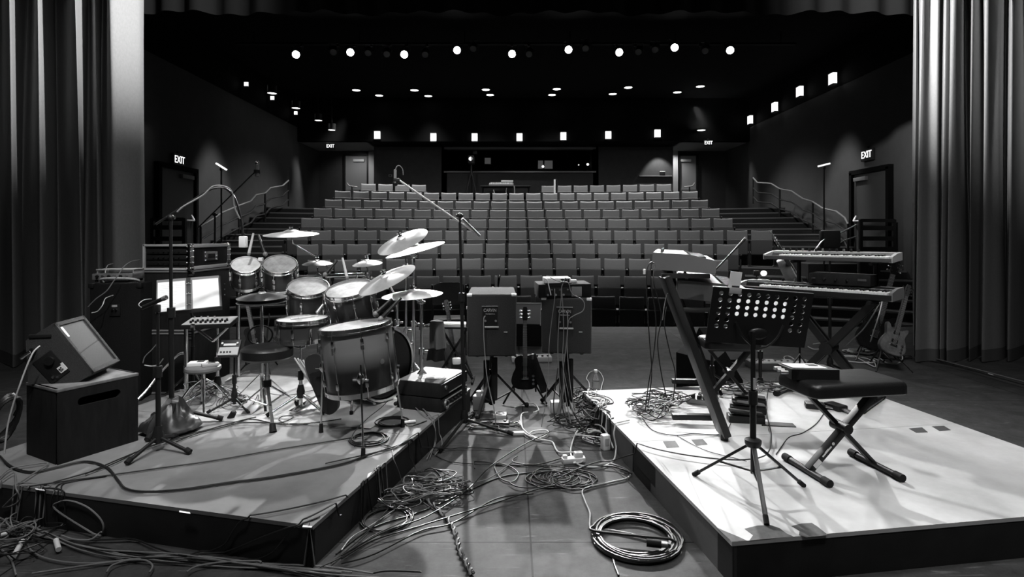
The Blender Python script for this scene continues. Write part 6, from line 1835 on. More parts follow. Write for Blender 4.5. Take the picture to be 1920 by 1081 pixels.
# capo-like pale gadget lamp and camera-like lamp near the acoustic guitar
t = thing('clip_light', 'small lit clip lamp left of the acoustic guitar', 'lamp', W(1432, 512, 5.3))
MB().sphere((0, 0, 0), .026, 14, None, (1.2, .6, 1)).build('bulb_cover', 'bulb', t); MB().box((-.06, .02, 0), (.05, .04, .05), None, .008).build('clip', 'plastic', t)
tl = W(1432, 512, 5.3)
MB().tube(catmull([(-.06, .02, -.02), (-.05, .0, -.12), (-.02, .0, -.25), (-.02, .03, -.45)], 6), .007, 7).build('gooseneck', 'blackmetal', t)
pf = Vector((tl.x - .02, tl.y + .03, 0))
tripod_stand('lamp_stand', 'thin black stand under the small lit clip lamp', pf, (pf.x, pf.y, tl.z - .42), [pf + Vector((.2, .1, 0)), pf + Vector((-.2, .1, 0)), pf + Vector((0, -.22, 0))], cat='stand')
t = thing('music_player', 'small pale gadget on the stage piano near the acoustic guitar', 'gadget', W(1431, 527, 4.85) + Vector((0, 0, 0)), R(-35))
MB().box((0, 0, .008), (.09, .04, .018), None, .007).build('case', 'silver', t); MB().box((0, 0, .018), (.05, .02, .003)).build('display', 'plastic', t)
# stand with microphones behind the keyboards (right)
pf = Vector((xd(1556, 6.2), 6.2, 0))
t = tripod_stand('microphone_stand', 'black boom stand behind the right keyboards with a pale arm', pf, W(1556, 446, 6.2), [pf + Vector((.3, .1, 0)), pf + Vector((-.28, .1, 0)), pf + Vector((0, -.32, 0))], boom=(W(1540, 455, 6.2), W(1606, 421, 6.3), 'steel'))
MB().box(W(1556, 448, 6.18), (.2, .1, .2), None, .03).build('equipment_bag', 'rubber', t, True)
MB().tube(catmull([W(1526, 472, 6.1), W(1536, 458, 6.1), W(1548, 446, 6.15)], 6), .008, 7).build('gooseneck', 'steel', t, True)
MB().tube(catmull([W(1568, 459, 6.2), W(1585, 450, 6.25), W(1606, 443, 6.3)], 6), .008, 7).build('side_arm', 'steel', t, True)

# T-shaped light bars beside the audience
for lab, px, py, d, tilt, h1 in (('lit pale bar on a tall thin stand at the left wall', 415, 312, 11.6, 32, 0.2), ('lit pale bar on a tall thin stand at the right wall', 1545, 309, 12.0, -14, .2)):
    p = W(px, py, d)
    t = thing('bar_light', lab, 'lamp', (p.x, p.y, h1), 0)
    MB().cyl((0, 0, 0), (0, 0, p.z - h1 - .04), .016, n=10).build('pole', 'blackmetal', t)
    MB().box((0, 0, p.z - h1), (.26, .05, .035), Matrix.Translation((0, 0, 0)) @ Matrix.Translation((0, 0, p.z - h1)) @ Matrix.Rotation(R(tilt), 4, 'Y') @ Matrix.Translation((0, 0, -(p.z - h1))), .008).build('light_bar', 'led', t)
    for k in range(3): a = R(90 + 120 * k); MB().cyl((0, 0, .25), (.3 * math.cos(a), .3 * math.sin(a), .012), .012, n=8).build('leg', 'blackmetal', t)
    MB().box((0, 0, p.z - h1 - .06), (.05, .05, .06), None, .01).build('bracket', 'plastic', t)

# ================================================================== BACK OF THE HALL
zt_ = ROWZ[9]
dm = 19.35
t = thing('mixing_desk_table', 'dark table under the sound mixer in the rear seating gap', 'table', (xd(948, dm), dm, zt_))
hz = zd(349, dm) - zt_
MB().box((0, 0, hz - .02), (1.7, .7, .04), None, .006).build('table_top', 'plastic', t)
for sx in (-1, 1):
    for sy in (-1, 1): MB().cyl((sx * .8, sy * .3, 0), (sx * .8, sy * .3, hz - .04), .022, n=8).build('leg', 'blackmetal', t)
t = thing('sound_mixer', 'pale sound mixer with upright knobs on the rear table', 'sound mixer', (xd(940, dm), dm, zt_ + hz), 0)
MB().prism([(-.28, 0), (.28, 0), (.28, .15), (-.28, .05)], -.42, .42, Matrix(((0, 0, 1, 0), (1, 0, 0, 0), (0, 1, 0, 0), (0, 0, 0, 1)))).build('case', 'midgrey', t, smooth=False)
for k in range(18):
    for j in range(2): MB().cyl((-.38 + .044 * k, -.2 + .22 * j, .065 + .04 * j), (-.38 + .044 * k, -.2 + .22 * j, .10 + .04 * j), .011, n=7).build('knob', 'white', t)
MB().box((.2, .24, .2), (.42, .06, .06), None, .01).build('meter_bridge', 'white', t)
for k, (pts) in enumerate((((925, 356), (930, 366), (944, 372), (950, 376)), ((964, 348), (965, 360), (962, 372), (950, 377)), ((950, 352), (949, 360), (952, 366)))):
    cc = catmull([W(x, y, dm - .42) for x, y in pts], 6)
    single('cable', MB().tube(cc, .022 if k != 2 else .012, 6), 'cableg', 'grey cable hanging from the rear sound mixer, %s from left' % ordn(k + 1 if k == 0 else (3 if k == 1 else 2)), 'cable', 'cables at the rear mixer')
t = thing('camera_tripod', 'dark video camera on a tall tripod left of the rear mixer', 'camera', (xd(884, 19.5), 19.5, zt_))
hh = zd(322, 19.4) - zt_
for k in range(3): a = R(90 + 120 * k); MB().cyl((0, 0, hh), (.35 * math.cos(a), .35 * math.sin(a), .0), .03, n=8).build('leg', 'blackmetal', t)
MB().cyl((0, 0, hh - .1), (0, 0, hh + .25), .04, n=10).build('head_post', 'blackmetal', t)
MB().box((0, 0, hh + .42), (.22, .4, .28), None, .04).build('camera_body', 'plastic', t); MB().cyl((0, -.2, hh + .42), (0, -.36, hh + .42), .07, n=14).build('camera_lens', 'blackgloss', t)
MB().box((.12, .05, hh + .68), (.16, .2, .12), None, .02).build('top_monitor', 'plastic', t)
# booth contents
for lab, px0, px1, py0, py1 in (('dim lit window pane in the control booth, left one', 1009, 1018, 301, 316), ('dim lit window pane in the control booth, right one', 1021, 1036, 301, 316), ('faint monitor screen in the booth left of the tripod head', 909, 920, 296, 307)):
    d = 21.6; t = thing('booth_monitor', lab, 'screen', (xd((px0 + px1) / 2, d), d, zd(py1, d)))
    w_, h_ = (px1 - px0) * d / FPX, (py1 - py0) * d / FPX
    MB().box((0, 0, h_ / 2), (w_, .04, h_)).build('panel', 'screen', t); MB().box((0, .05, h_ / 2), (w_ + .06, .08, h_ + .06), None, .01).build('housing', 'plastic', t)
for lab, px, py, r in (('bright desk lamp in the control booth beside the panes', 1018, 312, .05), ('tiny lit lamp in the booth, right of the panes', 1085, 309, .025), ('lit desk lamp at the right end of the booth', 1102, 308, .05)):
    d = 21.4; t = thing('desk_lamp', lab, 'lamp', W(px, py, d)); MB().sphere((0, 0, 0), r, 10).build('lamp_shade', 'bulb', t); MB().cyl((0, 0, -.26), (0, 0, -r * .6), .012, n=8).build('stem', 'plastic', t); MB().cyl((0, 0, -.27), (0, 0, -.25), .06, n=12).build('base', 'plastic', t)
t = thing('ledge_box', 'small dark box on the ledge right of the booth', 'box', (xd(1242, DB - .07), DB - .07, zd(329, DB)))
MB().box((0, 0, .07), (.18, .1, .13), None, .01).build('case', 'plastic', t); MB().box((0, 0, .14), (.18, .1, .012)).build('lid', 'white', t)
pf = Vector((xd(1040, 19.0), 18.9, zt_))
t = thing('pale_pole', 'upright pale tube standing in the rear row, right of the mixer', 'pole', W(1040, 362, 18.75)); MB().cyl((0, 0, 0), (0, 0, .46), .03, n=10).build('tube', 'white', t); MB().tube([(0, .03, .44), (.05, .03, .47), (.1, .03, .42), (.1, .03, .2)], .012, 6).build('cord_loop', 'plastic', t)
t = thing('wall_plate', 'pale wall plate on the dark wall left of the booth', 'wall plate', W(732, 329, DB - .02)); MB().box((0, 0, 0), (.14, .03, .1), None, .01).build('plate', 'midgrey', t); MB().box((0, -.018, 0), (.05, .008, .04)).build('socket', 'plastic', t)
for lab, px, d, s in (('pale lever handle of the back left vestibule', 660, 18.85, -1), ('pale lever handle of the back right vestibule', 1293, 18.85, 1)):
    p = W(px, 348, d); t = thing('aisle_rail', lab, 'handrail', p)
    MB().tube(catmull([(-s * .18, 0, -.04), (0, 0, -.02), (s * .1, 0, 0), (s * .17, 0, .1)], 5), .022, 8).build('rail', 'steel', t); MB().cyl((0, 0, -.02), (0, 0, -.75), .025, n=8).build('post', 'blackmetal', t)

# ================================================================== CABLES
random.seed(11)
LIFT = [0]
def lay(pts3, r):
    """drop a smooth path on whatever carries it"""
    LIFT[0] += 1
    up = (LIFT[0] % 9) * r * .55
    out = []
    for p in pts3:
        s = surf(p, .0 + r)
        out.append(Vector((p.x, p.y, max(p.z, s + r + .001 + up))))
    # ease the step at the riser's edge
    return out
def cable(label, pix, r=.006, m='cable', k=10, name='cable', group=None, cat='cable'):
    r *= .74
    ctl = []
    for q in pix:
        if isinstance(q, Vector): ctl.append(q)
        elif len(q) == 3: ctl.append(W(q[0], q[1], q[2]))
        else: ctl.append(GS(q[0], q[1]))
    pts = lay(catmull(ctl, k), r)
    return single(name, MB().tube(pts, r, 6), m, label, cat, group)
def coil(label, px, py, rx_, loops, r, m='cable', wob=.12, tails=(), z=None, seed=0, flat_=1.0, group=None, name='cable', wander=0.0):
    r *= .78
    rnd = random.Random(seed)
    c = GS(px, py)
    n = int(loops * 26); pts = []
    ph = [rnd.uniform(0, 6.28) for _ in range(6)]
    for i in range(n):
        u = i / 26.0; a = 2 * PI * u
        rad = rx_ * (1 + wob * math.sin(a * .37 + ph[0]) + wob * .7 * math.sin(a * 1.31 + ph[1]))
        wx = wander * math.sin(u * 1.7 + ph[2]); wy = wander * math.sin(u * 1.3 + ph[3])
        z = r * (.2 + .9 * ((u * .61) % 3.0))
        pts.append(Vector((c.x + wx + rad * math.cos(a), c.y + wy + flat_ * rad * math.sin(a), c.z + r + z)))
    pts = [Vector((p.x, p.y, max(p.z, surf(p, r) + r))) for p in pts]
    if tails:
        pts += lay(catmull([pts[-1]] + [GS(*q) if not isinstance(q, Vector) else q for q in tails], 8)[1:], r)
    return single(name, MB().tube(pts, r, 6), m, label, 'cable', group)
def tangle(label, px, py, sx, sy, turns, r, m='cable', seed=0, group=None, tails=(), zmax=.06):
    """one long cable dropped in a heap"""
    r *= .74
    rnd = random.Random(seed); c = GS(px, py)
    ctl = []
    x = y = 0
    ang = rnd.uniform(0, 6.28)
    for i in range(turns * 5):
        ang += rnd.uniform(.7, 1.6) * (1 if (i // 15) % 2 == 0 else -1)
        rr = rnd.uniform(.45, 1.0)
        ctl.append(Vector((c.x + sx * rr * math.cos(ang) + rnd.uniform(-.2, .2) * sx, c.y + sy * rr * math.sin(ang), c.z + r + rnd.uniform(0, zmax))))
    pts = catmull(ctl, 7)
    pts = [Vector((p.x, p.y, max(p.z, surf(p, r) + r))) for p in pts]
    if tails: pts += lay(catmull([pts[-1]] + [GS(*q) for q in tails], 8)[1:], r)
    return single('cable', MB().tube(pts, r, 6), m, label, 'cable', group)

# left riser
cable('thick black cable curving from the wooden box over the grey riser', [(0, 858), (22, 878), (60, 888), (110, 878), (160, 868), (200, 879), (222, 904), (236, 919), (270, 925), (340, 921), (430, 908), (520, 896), (640, 873), (700, 852), (745, 838), (775, 826)], .0085)
cable('thin black cable running straight across the grey riser, upper one', [(50, 918), (100, 908), (180, 897), (300, 880), (400, 866), (520, 845), (640, 826), (690, 817)], .0055)
cable('black cable from the throne running to the riser front left corner', [(330, 831), (370, 815), (430, 800), (470, 788), (520, 797), (570, 797)], .005)
cable('black cable along the board front from sandbag to floor tom', [(100, 908), (200, 878), (280, 840), (350, 822), (420, 800), (470, 795), (540, 797), (590, 795), (640, 788)], .005)
cable('black cable crossing behind the boom foot toward the board', [(160, 893), (230, 862), (290, 838), (340, 822), (400, 806), (450, 792), (480, 785)], .005)
cable('grey cable from behind the box draping over the riser front edge', [(0, 900), (20, 884), (60, 876), (90, 874), (60, 895), (30, 925), (5, 950)], .0055, 'cableg')
cable('thin black cable looping over the riser front edge, left end', [(0, 915), (18, 896), (28, 893), (30, 915), (37, 930), (34, 940), (20, 948), (5, 950)], .005, 'cableg')
cable('grey cable looping out from the riser front onto the floor', [Vector((-2.1, 2.86, .012)), (105, 955), (112, 940), (135, 939), (165, 951), (188, 972), (194, 990), (188, 1006), (170, 1020), (140, 1020), (115, 1012)], .006, 'cableg')
cable('thin cable dropping over the grey riser front edge', [(200, 893), (140, 903), (117, 910), (116, 925), (117, 938)], .0045)
cable('thin cable dropping over the riser front edge, second one', [(170, 898), (115, 908), (100, 925), (95, 950)], .0045)
for k, pix in enumerate([
    [(0, 970), (60, 1000), (110, 1018), (160, 1030), (230, 1045), (330, 1052), (440, 1060), (560, 1068), (660, 1076)],
    [(0, 1000), (50, 1012), (120, 1022), (190, 1030), (250, 1044), (300, 1048), (345, 1047), (380, 1037), (420, 1020), (440, 990), (460, 972), (520, 962), (600, 945), (655, 930)],
    [(40, 985), (48, 1010), (60, 1038), (100, 1055), (170, 1061), (260, 1052), (320, 1045), (400, 1050), (500, 1062), (600, 1066), (700, 1080)],
    [(60, 1081), (120, 1072), (190, 1062), (260, 1053), (300, 1049), (420, 1058), (540, 1070), (640, 1079)],
    [(120, 1020), (200, 1018), (250, 1017), (300, 1036), (350, 1048), (420, 1035), (500, 1003), (560, 983), (640, 965)],
    [(200, 1081), (210, 1068), (240, 1058), (272, 1058), (286, 1068), (280, 1081)],
    [(350, 1081), (370, 1070), (420, 1062), (480, 1060), (490, 1063)],
    [(320, 1048), (400, 1052), (470, 1050), (510, 1035), (540, 1000), (560, 985), (600, 970)],
    [(0, 1030), (20, 1050), (30, 1081)], [(0, 1045), (40, 1020), (60, 1000), (75, 985)]]):
    cable(['grey cable in the floor bundle at the front left, topmost strand', 'black cable rising from the floor bundle over the riser corner', 'grey cable curving down from the tangle at bottom left', 'grey cable lowest in the front left floor bundle', 'black cable rising over the riser front near its corner', 'small loop of grey cable at the bottom edge, left', 'short grey cable curl below the riser corner, bottom edge', 'dark cable joining the floor bundle below the riser corner', 'grey cable leaving the picture at the bottom left corner', 'grey cable crossing the tangle in the bottom left corner'][k], pix, .0055, 'cableg' if k not in (1, 4, 7) else 'cable')
rndb = random.Random(5)
base_b = [(0, 985), (60, 1003), (115, 1022), (165, 1035), (235, 1046), (320, 1052), (420, 1062), (520, 1071), (600, 1084), (690, 1096)]
for k in range(6):
    dx, dy = rndb.uniform(-10, 25), rndb.uniform(-7, 8)
    cable('thin cable in the long floor bundle before the grey riser, %s strand from the riser' % ordn(k + 1), [(x + dx, y + dy + 5 * math.sin(i * 1.3 + k) + (k - 3) * 2.2) for i, (x, y) in enumerate(base_b)], .0048, ('cable', 'cableg')[k % 2], group='floor bundle strands')
for k in range(4):
    tangle('grey cable heaped in the bottom left corner, %s of the heap' % ('left outer strand', 'right outer strand', 'upper strand', 'lower strand')[k], (25, 70, 40, 30)[k], (1015, 1000, 990, 1045)[k], .13, .10, (5, 4, 4, 4)[k], .0045, ('cableg', 'cable', 'cableg', 'cable')[k], 20 + k)
for lab, a, c in (('white taped connector in the bottom left cable heap', (25, 1052), (42, 1022)), ('white cable tie on the front left floor bundle', (105, 1020), (110, 1038)), ('pale connector at the left edge of the cable heap', (2, 1010), (14, 1007))):
    p, q = GS(*a), GS(*c); p.z = q.z = .022
    single('connector', MB().cyl(p, q, .012, n=10), 'white', lab, 'connector')
# on the drum board
coil('black cable coiled on the riser right of the floor tom leg', 692, 824, .115, 6, .0045, seed=3, wob=.12, tails=((655, 830),))
coil('black cable coiled near the white bar by the drum-side riser edge', 735, 792, .10, 5, .0045, seed=4, wob=.16, tails=((770, 800), (800, 790)))
cable('black cable arching from floor tom leg to the riser edge', [(665, 838), (662, 815), (690, 785), (720, 760), (745, 725), (762, 700)], .004)
cable('black cable from the riser edge coil toward the left riser front', [(940, 845), (860, 842), (790, 838), (740, 842), (700, 852), (610, 872)], .0055)
cable('small black cable loop on the pale board before the throne', [(520, 795), (535, 792), (550, 784), (545, 781), (528, 783), (524, 790), (545, 798), (580, 796)], .004)
cable('grey cable looping round the stool legs', [(350, 770), (362, 750), (372, 738), (390, 735), (405, 745), (400, 760), (385, 765)], .004, 'cableg')
for k in range(4):
    tangle('thin cable bunched under the stool, %s' % ('grey strand on top', 'black strand below', 'grey strand at its right', 'black strand at its right')[k], (372, 385, 415, 440)[k], (748, 742, 752, 764)[k], .17, .12, 5, .0035, ('cableg', 'cable')[k % 2], 40 + k, zmax=.12)
single('white_bar', MB().cyl(G(756, 792, RH + .015), G(779, 789, RH + .015), .011, n=10), 'white', 'short white bar lying on the riser near its right edge', 'bar')
t = thing('small_block', 'black rubber block on the riser beneath the bass drum', 'block', G(713, 752, RH), R(10)); MB().box((0, 0, .03), (.09, .09, .06), None, .008).build('block_body', 'rubber', t)

# riser edge down to the centre floor
for k, pix in enumerate([
    [(770, 748), (790, 765), (810, 790), (818, 820), (812, 845), (806, 862)],
    [(772, 752), (795, 772), (815, 800), (815, 830), (808, 850), (800, 865)],
    [(768, 757), (800, 785), (825, 815), (828, 840), (815, 858)],
    [(735, 840), (738, 860), (748, 885), (755, 905), (765, 918), (790, 940), (820, 960)],
    [(690, 830), (740, 838), (770, 860), (782, 890), (785, 910)],
    [(800, 808), (803, 830), (808, 850), (840, 866), (900, 872), (960, 873), (1030, 875)]]):
    cable(['thin pale cable falling from the amplifier rack, first from left', 'thin pale cable falling from the amplifier rack, second from left', 'thin pale cable falling from the amplifier rack, third from left', 'pale twisted cable falling over the riser edge into the tangle', 'dark cable falling over the riser edge toward the tangle', 'black cable running from the riser edge across the centre floor'][k], pix, .0045, 'cableg' if k in (0, 1, 2, 3) else 'cable')
for k in range(7):
    tangle('cable in the centre-left heap, %s' % ('long grey strand', 'long black strand', 'short grey strand at its left', 'short black strand at its left', 'looped grey strand at its right', 'looped black strand at its right', 'black strand at its bottom')[k], (805, 800, 760, 745, 845, 850, 800)[k], (918, 905, 935, 945, 912, 925, 930)[k], (.2, .18, .15, .16, .12, .14, .2)[k], (.13, .14, .1, .1, .1, .1, .1)[k], (6, 6, 4, 4, 4, 4, 5)[k], .0048, ('cableg', 'cable')[k % 2], 60 + k, tails=(((700, 985), (660, 1010), (640, 1035)), ((690, 1000), (620, 1060)), (), (), ((905, 905), (960, 870)), (), ())[k])
coil('dark cable loop lying left of the riser corner on the floor', 725, 975, .13, 4, .005, 'cable', .1, ((700, 1010), (650, 1045), (600, 1070)), seed=9)
tw = [(800, 940), (825, 962), (845, 985), (856, 1010), (862, 1035), (875, 1060), (885, 1080)]
for s in (0, 1):
    ctl = catmull([GS(*q) for q in tw], 10)
    pts = [Vector((p.x + .009 * math.cos(i * .8 + PI * s), p.y, .014 + .008 * math.sin(i * .8 + PI * s))) for i, p in enumerate(ctl)]
    single('cable', MB().tube(pts, .0068, 6), 'cable' if s else 'cableg', 'twisted pair cable running to the bottom centre edge, %s strand' % ('darker' if s else 'paler'), 'cable', 'twisted pair')
for k, pix in enumerate([
    [(640, 1055), (700, 1020), (780, 995), (860, 970), (940, 945), (1000, 925), (1040, 915)],
    [(640, 1050), (720, 1005), (800, 975), (870, 930), (920, 880), (980, 840), (1030, 815)],
    [(630, 1040), (700, 990), (790, 960), (880, 920), (940, 895), (1010, 885), (1060, 880)],
    [(890, 880), (888, 868), (900, 866), (940, 872), (985, 874), (1060, 873)],
    [(930, 868), (928, 880), (940, 900), (962, 905), (972, 890), (955, 876), (935, 870)],
    [(970, 858), (960, 866), (975, 872), (1010, 873), (1050, 862), (1080, 850)],
    [(955, 908), (970, 916), (1000, 918), (1040, 912)],
    [(640, 1062), (700, 1045), (790, 1000), (850, 985), (930, 940), (1000, 930)],
    [(700, 1081), (730, 1077), (790, 1079)],
    [(1120, 878), (1150, 880), (1172, 887), (1185, 894)]]):
    cable(['long black cable sweeping from bottom left to the centre coil', 'long black cable rising from bottom left to the right loudspeaker', 'long black cable passing just above the centre coil', 'black cable crossing the centre floor above the loops', 'round black cable loop left of the centre coil', 'black cable curl above the centre coil', 'short black cable joining the centre coil from its left', 'grey cable under the two long black sweeping cables', 'short black cable end at the bottom edge, centre left', 'thin black cable leading to the white riser side'][k], pix, .0055, 'cable')
for k in range(2):
    coil('black cable coil on the centre floor, %s half' % ('left', 'right')[k], (1030, 1065)[k], (896, 900)[k], (.115, .13)[k], (6, 7)[k], .0052, 'cable', .18, (), None, 31 + k, .9, wander=.03)
coil('large thick black cable coil at the bottom right of the centre floor', 1192, 1012, .20, 9, .0092, 'cable', .12, ((1120, 1010), (1112, 1000)), None, 51, 1.0, wander=.02)
cable('black cable leaving the large coil to the bottom edge', [(1130, 1015), (1145, 1035), (1152, 1060), (1160, 1081)], .007)
# pale extension cables in the centre
cable('thick grey cable from the white plug strip to the large coil', [(1085, 880), (1140, 872), (1176, 884), (1178, 898), (1140, 908), (1095, 920), (1096, 940), (1106, 965), (1108, 995), (1140, 997), (1180, 1004), (1225, 1015)], .0085, 'cableg')
q = G(1232, 1018, .05)
t = thing('connector', 'black connector joining grey cable and large coil', 'connector', (q.x, q.y, .048), R(-12)); MB().cyl((-.05, 0, 0), (.02, 0, 0), .018, n=12).build('connector_body', 'rubber', t); MB().cyl((.02, 0, 0), (.05, 0, 0), .014, n=12).build('collar', 'steel', t)
cable('white cable curving round the right cable heap to the plug strip', [(1180, 790), (1152, 805), (1155, 840), (1148, 868), (1125, 878), (1085, 874), (1070, 850), (1080, 815), (1100, 798), (1125, 797), (1140, 815), (1150, 840)], .0075, 'cablew')
cable('white cable from the floor junction to the white plug strip', [(980, 812), (990, 820), (1015, 828), (1035, 832), (1042, 845), (1050, 852), (1075, 852), (1095, 860), (1090, 870), (1075, 872)], .008, 'cablew')
cable('white cable loop near the floor junction', [(992, 818), (1000, 812), (1022, 810), (1028, 815), (1015, 824), (1000, 822), (985, 812), (978, 800), (978, 780), (990, 776)], .007, 'cablew')
cable('white cable arch behind the boom stand base', [(965, 768), (980, 762), (1000, 760), (1010, 772), (1000, 777)], .007, 'cablew')
cable('grey flat cable lying left of the floor junction', [(885, 800), (920, 806), (958, 814)], .007, 'cableg')
t = thing('cable_junction', 'white tape junction on the grey floor cable', 'junction', G(972, 815, 0), R(4)); MB().box((0, 0, .014), (.09, .04, .024), None, .005).build('tape_wrap', 'white', t)
t = thing('power_strip', 'white plug strip with a white plug on the centre floor', 'power strip', G(1075, 866, 0), R(12)); MB().box((0, 0, .018), (.16, .06, .034), None, .008).build('case', 'white', t); MB().box((.035, 0, .05), (.06, .045, .04), None, .008).build('plug', 'white', t); MB().box((-.06, 0, .04), (.03, .03, .03), None, .006).build('plug', 'white', t)
for k in range(8):
    tangle('cable in the heap beside the white riser, %s' % ('large black strand on top', 'large grey strand', 'black strand at the back', 'grey strand at the back', 'black strand in front', 'pale strand in front', 'black strand at its left', 'short black strand at its right')[k], (1105, 1110, 1100, 1105, 1110, 1112, 1070, 1130)[k], (775, 785, 755, 765, 815, 825, 800, 830)[k], (.17, .15, .16, .13, .14, .13, .2, .08)[k], (.22, .2, .18, .14, .15, .14, .16, .12)[k], (7, 6, 6, 5, 5, 5, 5, 4)[k], .006, ('cable', 'cableg', 'cable', 'cableg', 'cable', 'cablew', 'cable', 'cable')[k], 80 + k, zmax=.14 if k < 4 else .06)
t = thing('power_adapter', 'white box adapter on the floor under the right loudspeaker', 'power adapter', G(1046, 772, 0), R(5)); MB().box((0, 0, .05), (.13, .09, .1), None, .01).build('case', 'white', t); MB().box((.02, -.046, .06), (.05, .004, .03)).build('printed_label', 'ink', t)
t = thing('power_adapter', 'tall pale adapter leaning among cables by the white riser', 'power adapter', G(1135, 842, 0), R(20)); MB().box((0, 0, .055), (.06, .05, .11), None, .01).build('case', 'white', t); MB().box((0, -.026, .06), (.03, .003, .05)).build('printed_label', 'ink', t)
t = thing('effects_pedal', 'small pale effects pedal on the floor by the left speaker stand', 'effects pedal', G(938, 783, 0), R(-4)); MB().box((0, 0, .02), (.11, .1, .04), None, .005).build('case', 'lightgrey', t); MB().lathe([(.03, .041), (.036, .041), (.036, .045), (.03, .045)], 20, close=True).build('dial', 'plastic', t)
t = thing('effects_pedal', 'flat dark effects unit in front of the pale pedal', 'effects pedal', G(940, 796, 0), R(-4)); MB().box((0, 0, .016), (.13, .08, .03), None, .005).build('case', 'plastic', t); MB().cyl((.03, 0, .03), (.03, 0, .042), .012, n=12).build('footswitch', 'chrome', t)
t = thing('spring_clamp', 'grey adapter block on the floor left of the speaker stand', 'power adapter', G(898, 768, 0), R(-8)); MB().box((0, 0, .07), (.1, .09, .13), None, .012).build('case', 'midgrey', t); MB().cyl((0, 0, .13), (0, 0, .17), .025, n=12).build('plug', 'lightgrey', t)
for k in range(3): tangle('black cable lying round the left speaker stand, %s' % ('front strand', 'rear strand', 'strand at its right')[k], (915, 905, 955)[k], (806, 792, 800)[k], (.18, .16, .14)[k], (.09, .08, .08)[k], 3, .0055, 'cable', 100 + k, zmax=.03)
# hanging cables on the loudspeakers
def hang(label, lst, r=.0055, m='cableg', d0=4.72):
    r *= .74
    pts = [W(a[0], a[1], a[2] if len(a) > 2 else d0) for a in lst]
    return single('cable', MB().tube(catmull(pts, 8), r, 6), m, label, 'cable')
hang('pale cable hanging down the drum-side loudspeaker from its panel', [(910, 592, 4.72), (907, 598, 4.69), (907, 630, 4.68), (910, 672, 4.66), (913, 705, 4.62), (920, 740, 4.58), (927, 770, 4.5), (930, 798, 4.5)], .006)
hang('pale cable hanging from the amplifier head, first from left', [(1020, 521, 4.66), (1026, 525, 4.64), (1030, 540, 4.63), (1033, 553, 4.63)], .006, 'cablew')
hang('thin dark cable down the right loudspeaker, first from left', [(1040, 541, 4.66), (1040, 560, 4.63), (1036, 590, 4.63), (1030, 640, 4.64), (1028, 700, 4.6), (1022, 760, 4.5), (1015, 800, 4.45)], .0045)
hang('thin dark cable down the right loudspeaker, second from left', [(1052, 541, 4.66), (1052, 560, 4.63), (1048, 600, 4.63), (1046, 660, 4.63), (1050, 720, 4.58), (1060, 770, 4.5), (1062, 800, 4.45)], .005)
hang('thin pale cable down the right loudspeaker, third from left', [(1060, 520, 4.64), (1056, 530, 4.62), (1053, 541, 4.62), (1055, 570, 4.62), (1057, 620, 4.62), (1055, 680, 4.6), (1064, 730, 4.55), (1075, 780, 4.45)], .005)
hang('pale cable looping at the right of the loudspeaker panel', [(1031, 519, 4.64), (1045, 526, 4.62), (1065, 530, 4.62), (1070, 545, 4.62), (1076, 553, 4.62), (1090, 560, 4.61), (1096, 570, 4.61), (1092, 583, 4.61), (1075, 592, 4.61), (1066, 602, 4.61), (1063, 640, 4.61), (1066, 690, 4.58), (1072, 740, 4.5), (1082, 790, 4.45)], .0055)
hang('pale cable dropping from the right loudspeaker jack', [(1062, 584, 4.66), (1064, 590, 4.63), (1064, 620, 4.62), (1060, 660, 4.61), (1056, 700, 4.58), (1062, 750, 4.5), (1070, 795, 4.42)], .006)
for k in range(3): hang('black cable bunch below the right loudspeaker, %s' % ('left strand', 'middle strand', 'right strand')[k], [(1046 + 7 * k, 690, 4.6), (1042 + 12 * k, 720, 4.55), (1038 + 16 * k, 760, 4.5), (1045 + 20 * k, 790, 4.42), (1075 + 10 * k, 800, 4.4)], .007, 'cable')
# pale and grey cables by the bottle
cable('grey cable looping round the water bottle', [(1102, 742), (1105, 725), (1100, 712), (1107, 700), (1122, 698), (1131, 712), (1128, 728), (1118, 738)], .005, 'cablew')
# left cabinets
hang('pale cable from the tall cabinet panel drooping left', [(212, 553, 5.2), (204, 556, 5.15), (197, 560, 5.1), (192, 572, 5.05), (183, 583, 5.05), (172, 586, 5.05)], .006, 'cablew')
hang('grey cable draping across the handle of the tall cabinet', [(262, 487, 5.4), (246, 490, 5.25), (232, 500, 5.15), (222, 515, 5.1), (212, 528, 5.08), (200, 545, 5.06), (180, 560, 5.05), (165, 575, 5.05)], .006, 'cableg')
hang('grey cable arching beside the effects unit on the cabinet', [(212, 494, 5.4), (202, 497, 5.35), (198, 505, 5.3), (197, 512, 5.25)], .006, 'cableg')
hang('white cable plugged into the tipped floor monitor', [(75, 648, 3.33), (64, 658, 3.3), (55, 675, 3.28), (45, 700, 3.27), (36, 725, 3.26), (24, 760, 3.26), (14, 800, 3.26), (8, 850, 3.26)], .006, 'cablew')
hang('grey cable behind the binder curving to the pencil microphone', [(284, 560, 4.4), (270, 562, 3.8), (260, 570, 3.5), (265, 576, 3.44)], .004, 'cableg')
hang('grey cable drooping in front of the road trunks, upper one', [(296, 642, 5.0), (285, 655, 5.0), (272, 668, 5.0), (268, 680, 5.0)], .006, 'cableg')
hang('grey cable drooping in front of the road trunks, lower one', [(306, 672, 5.0), (298, 682, 5.0), (285, 686, 5.0), (271, 684, 5.0)], .006, 'cablew')
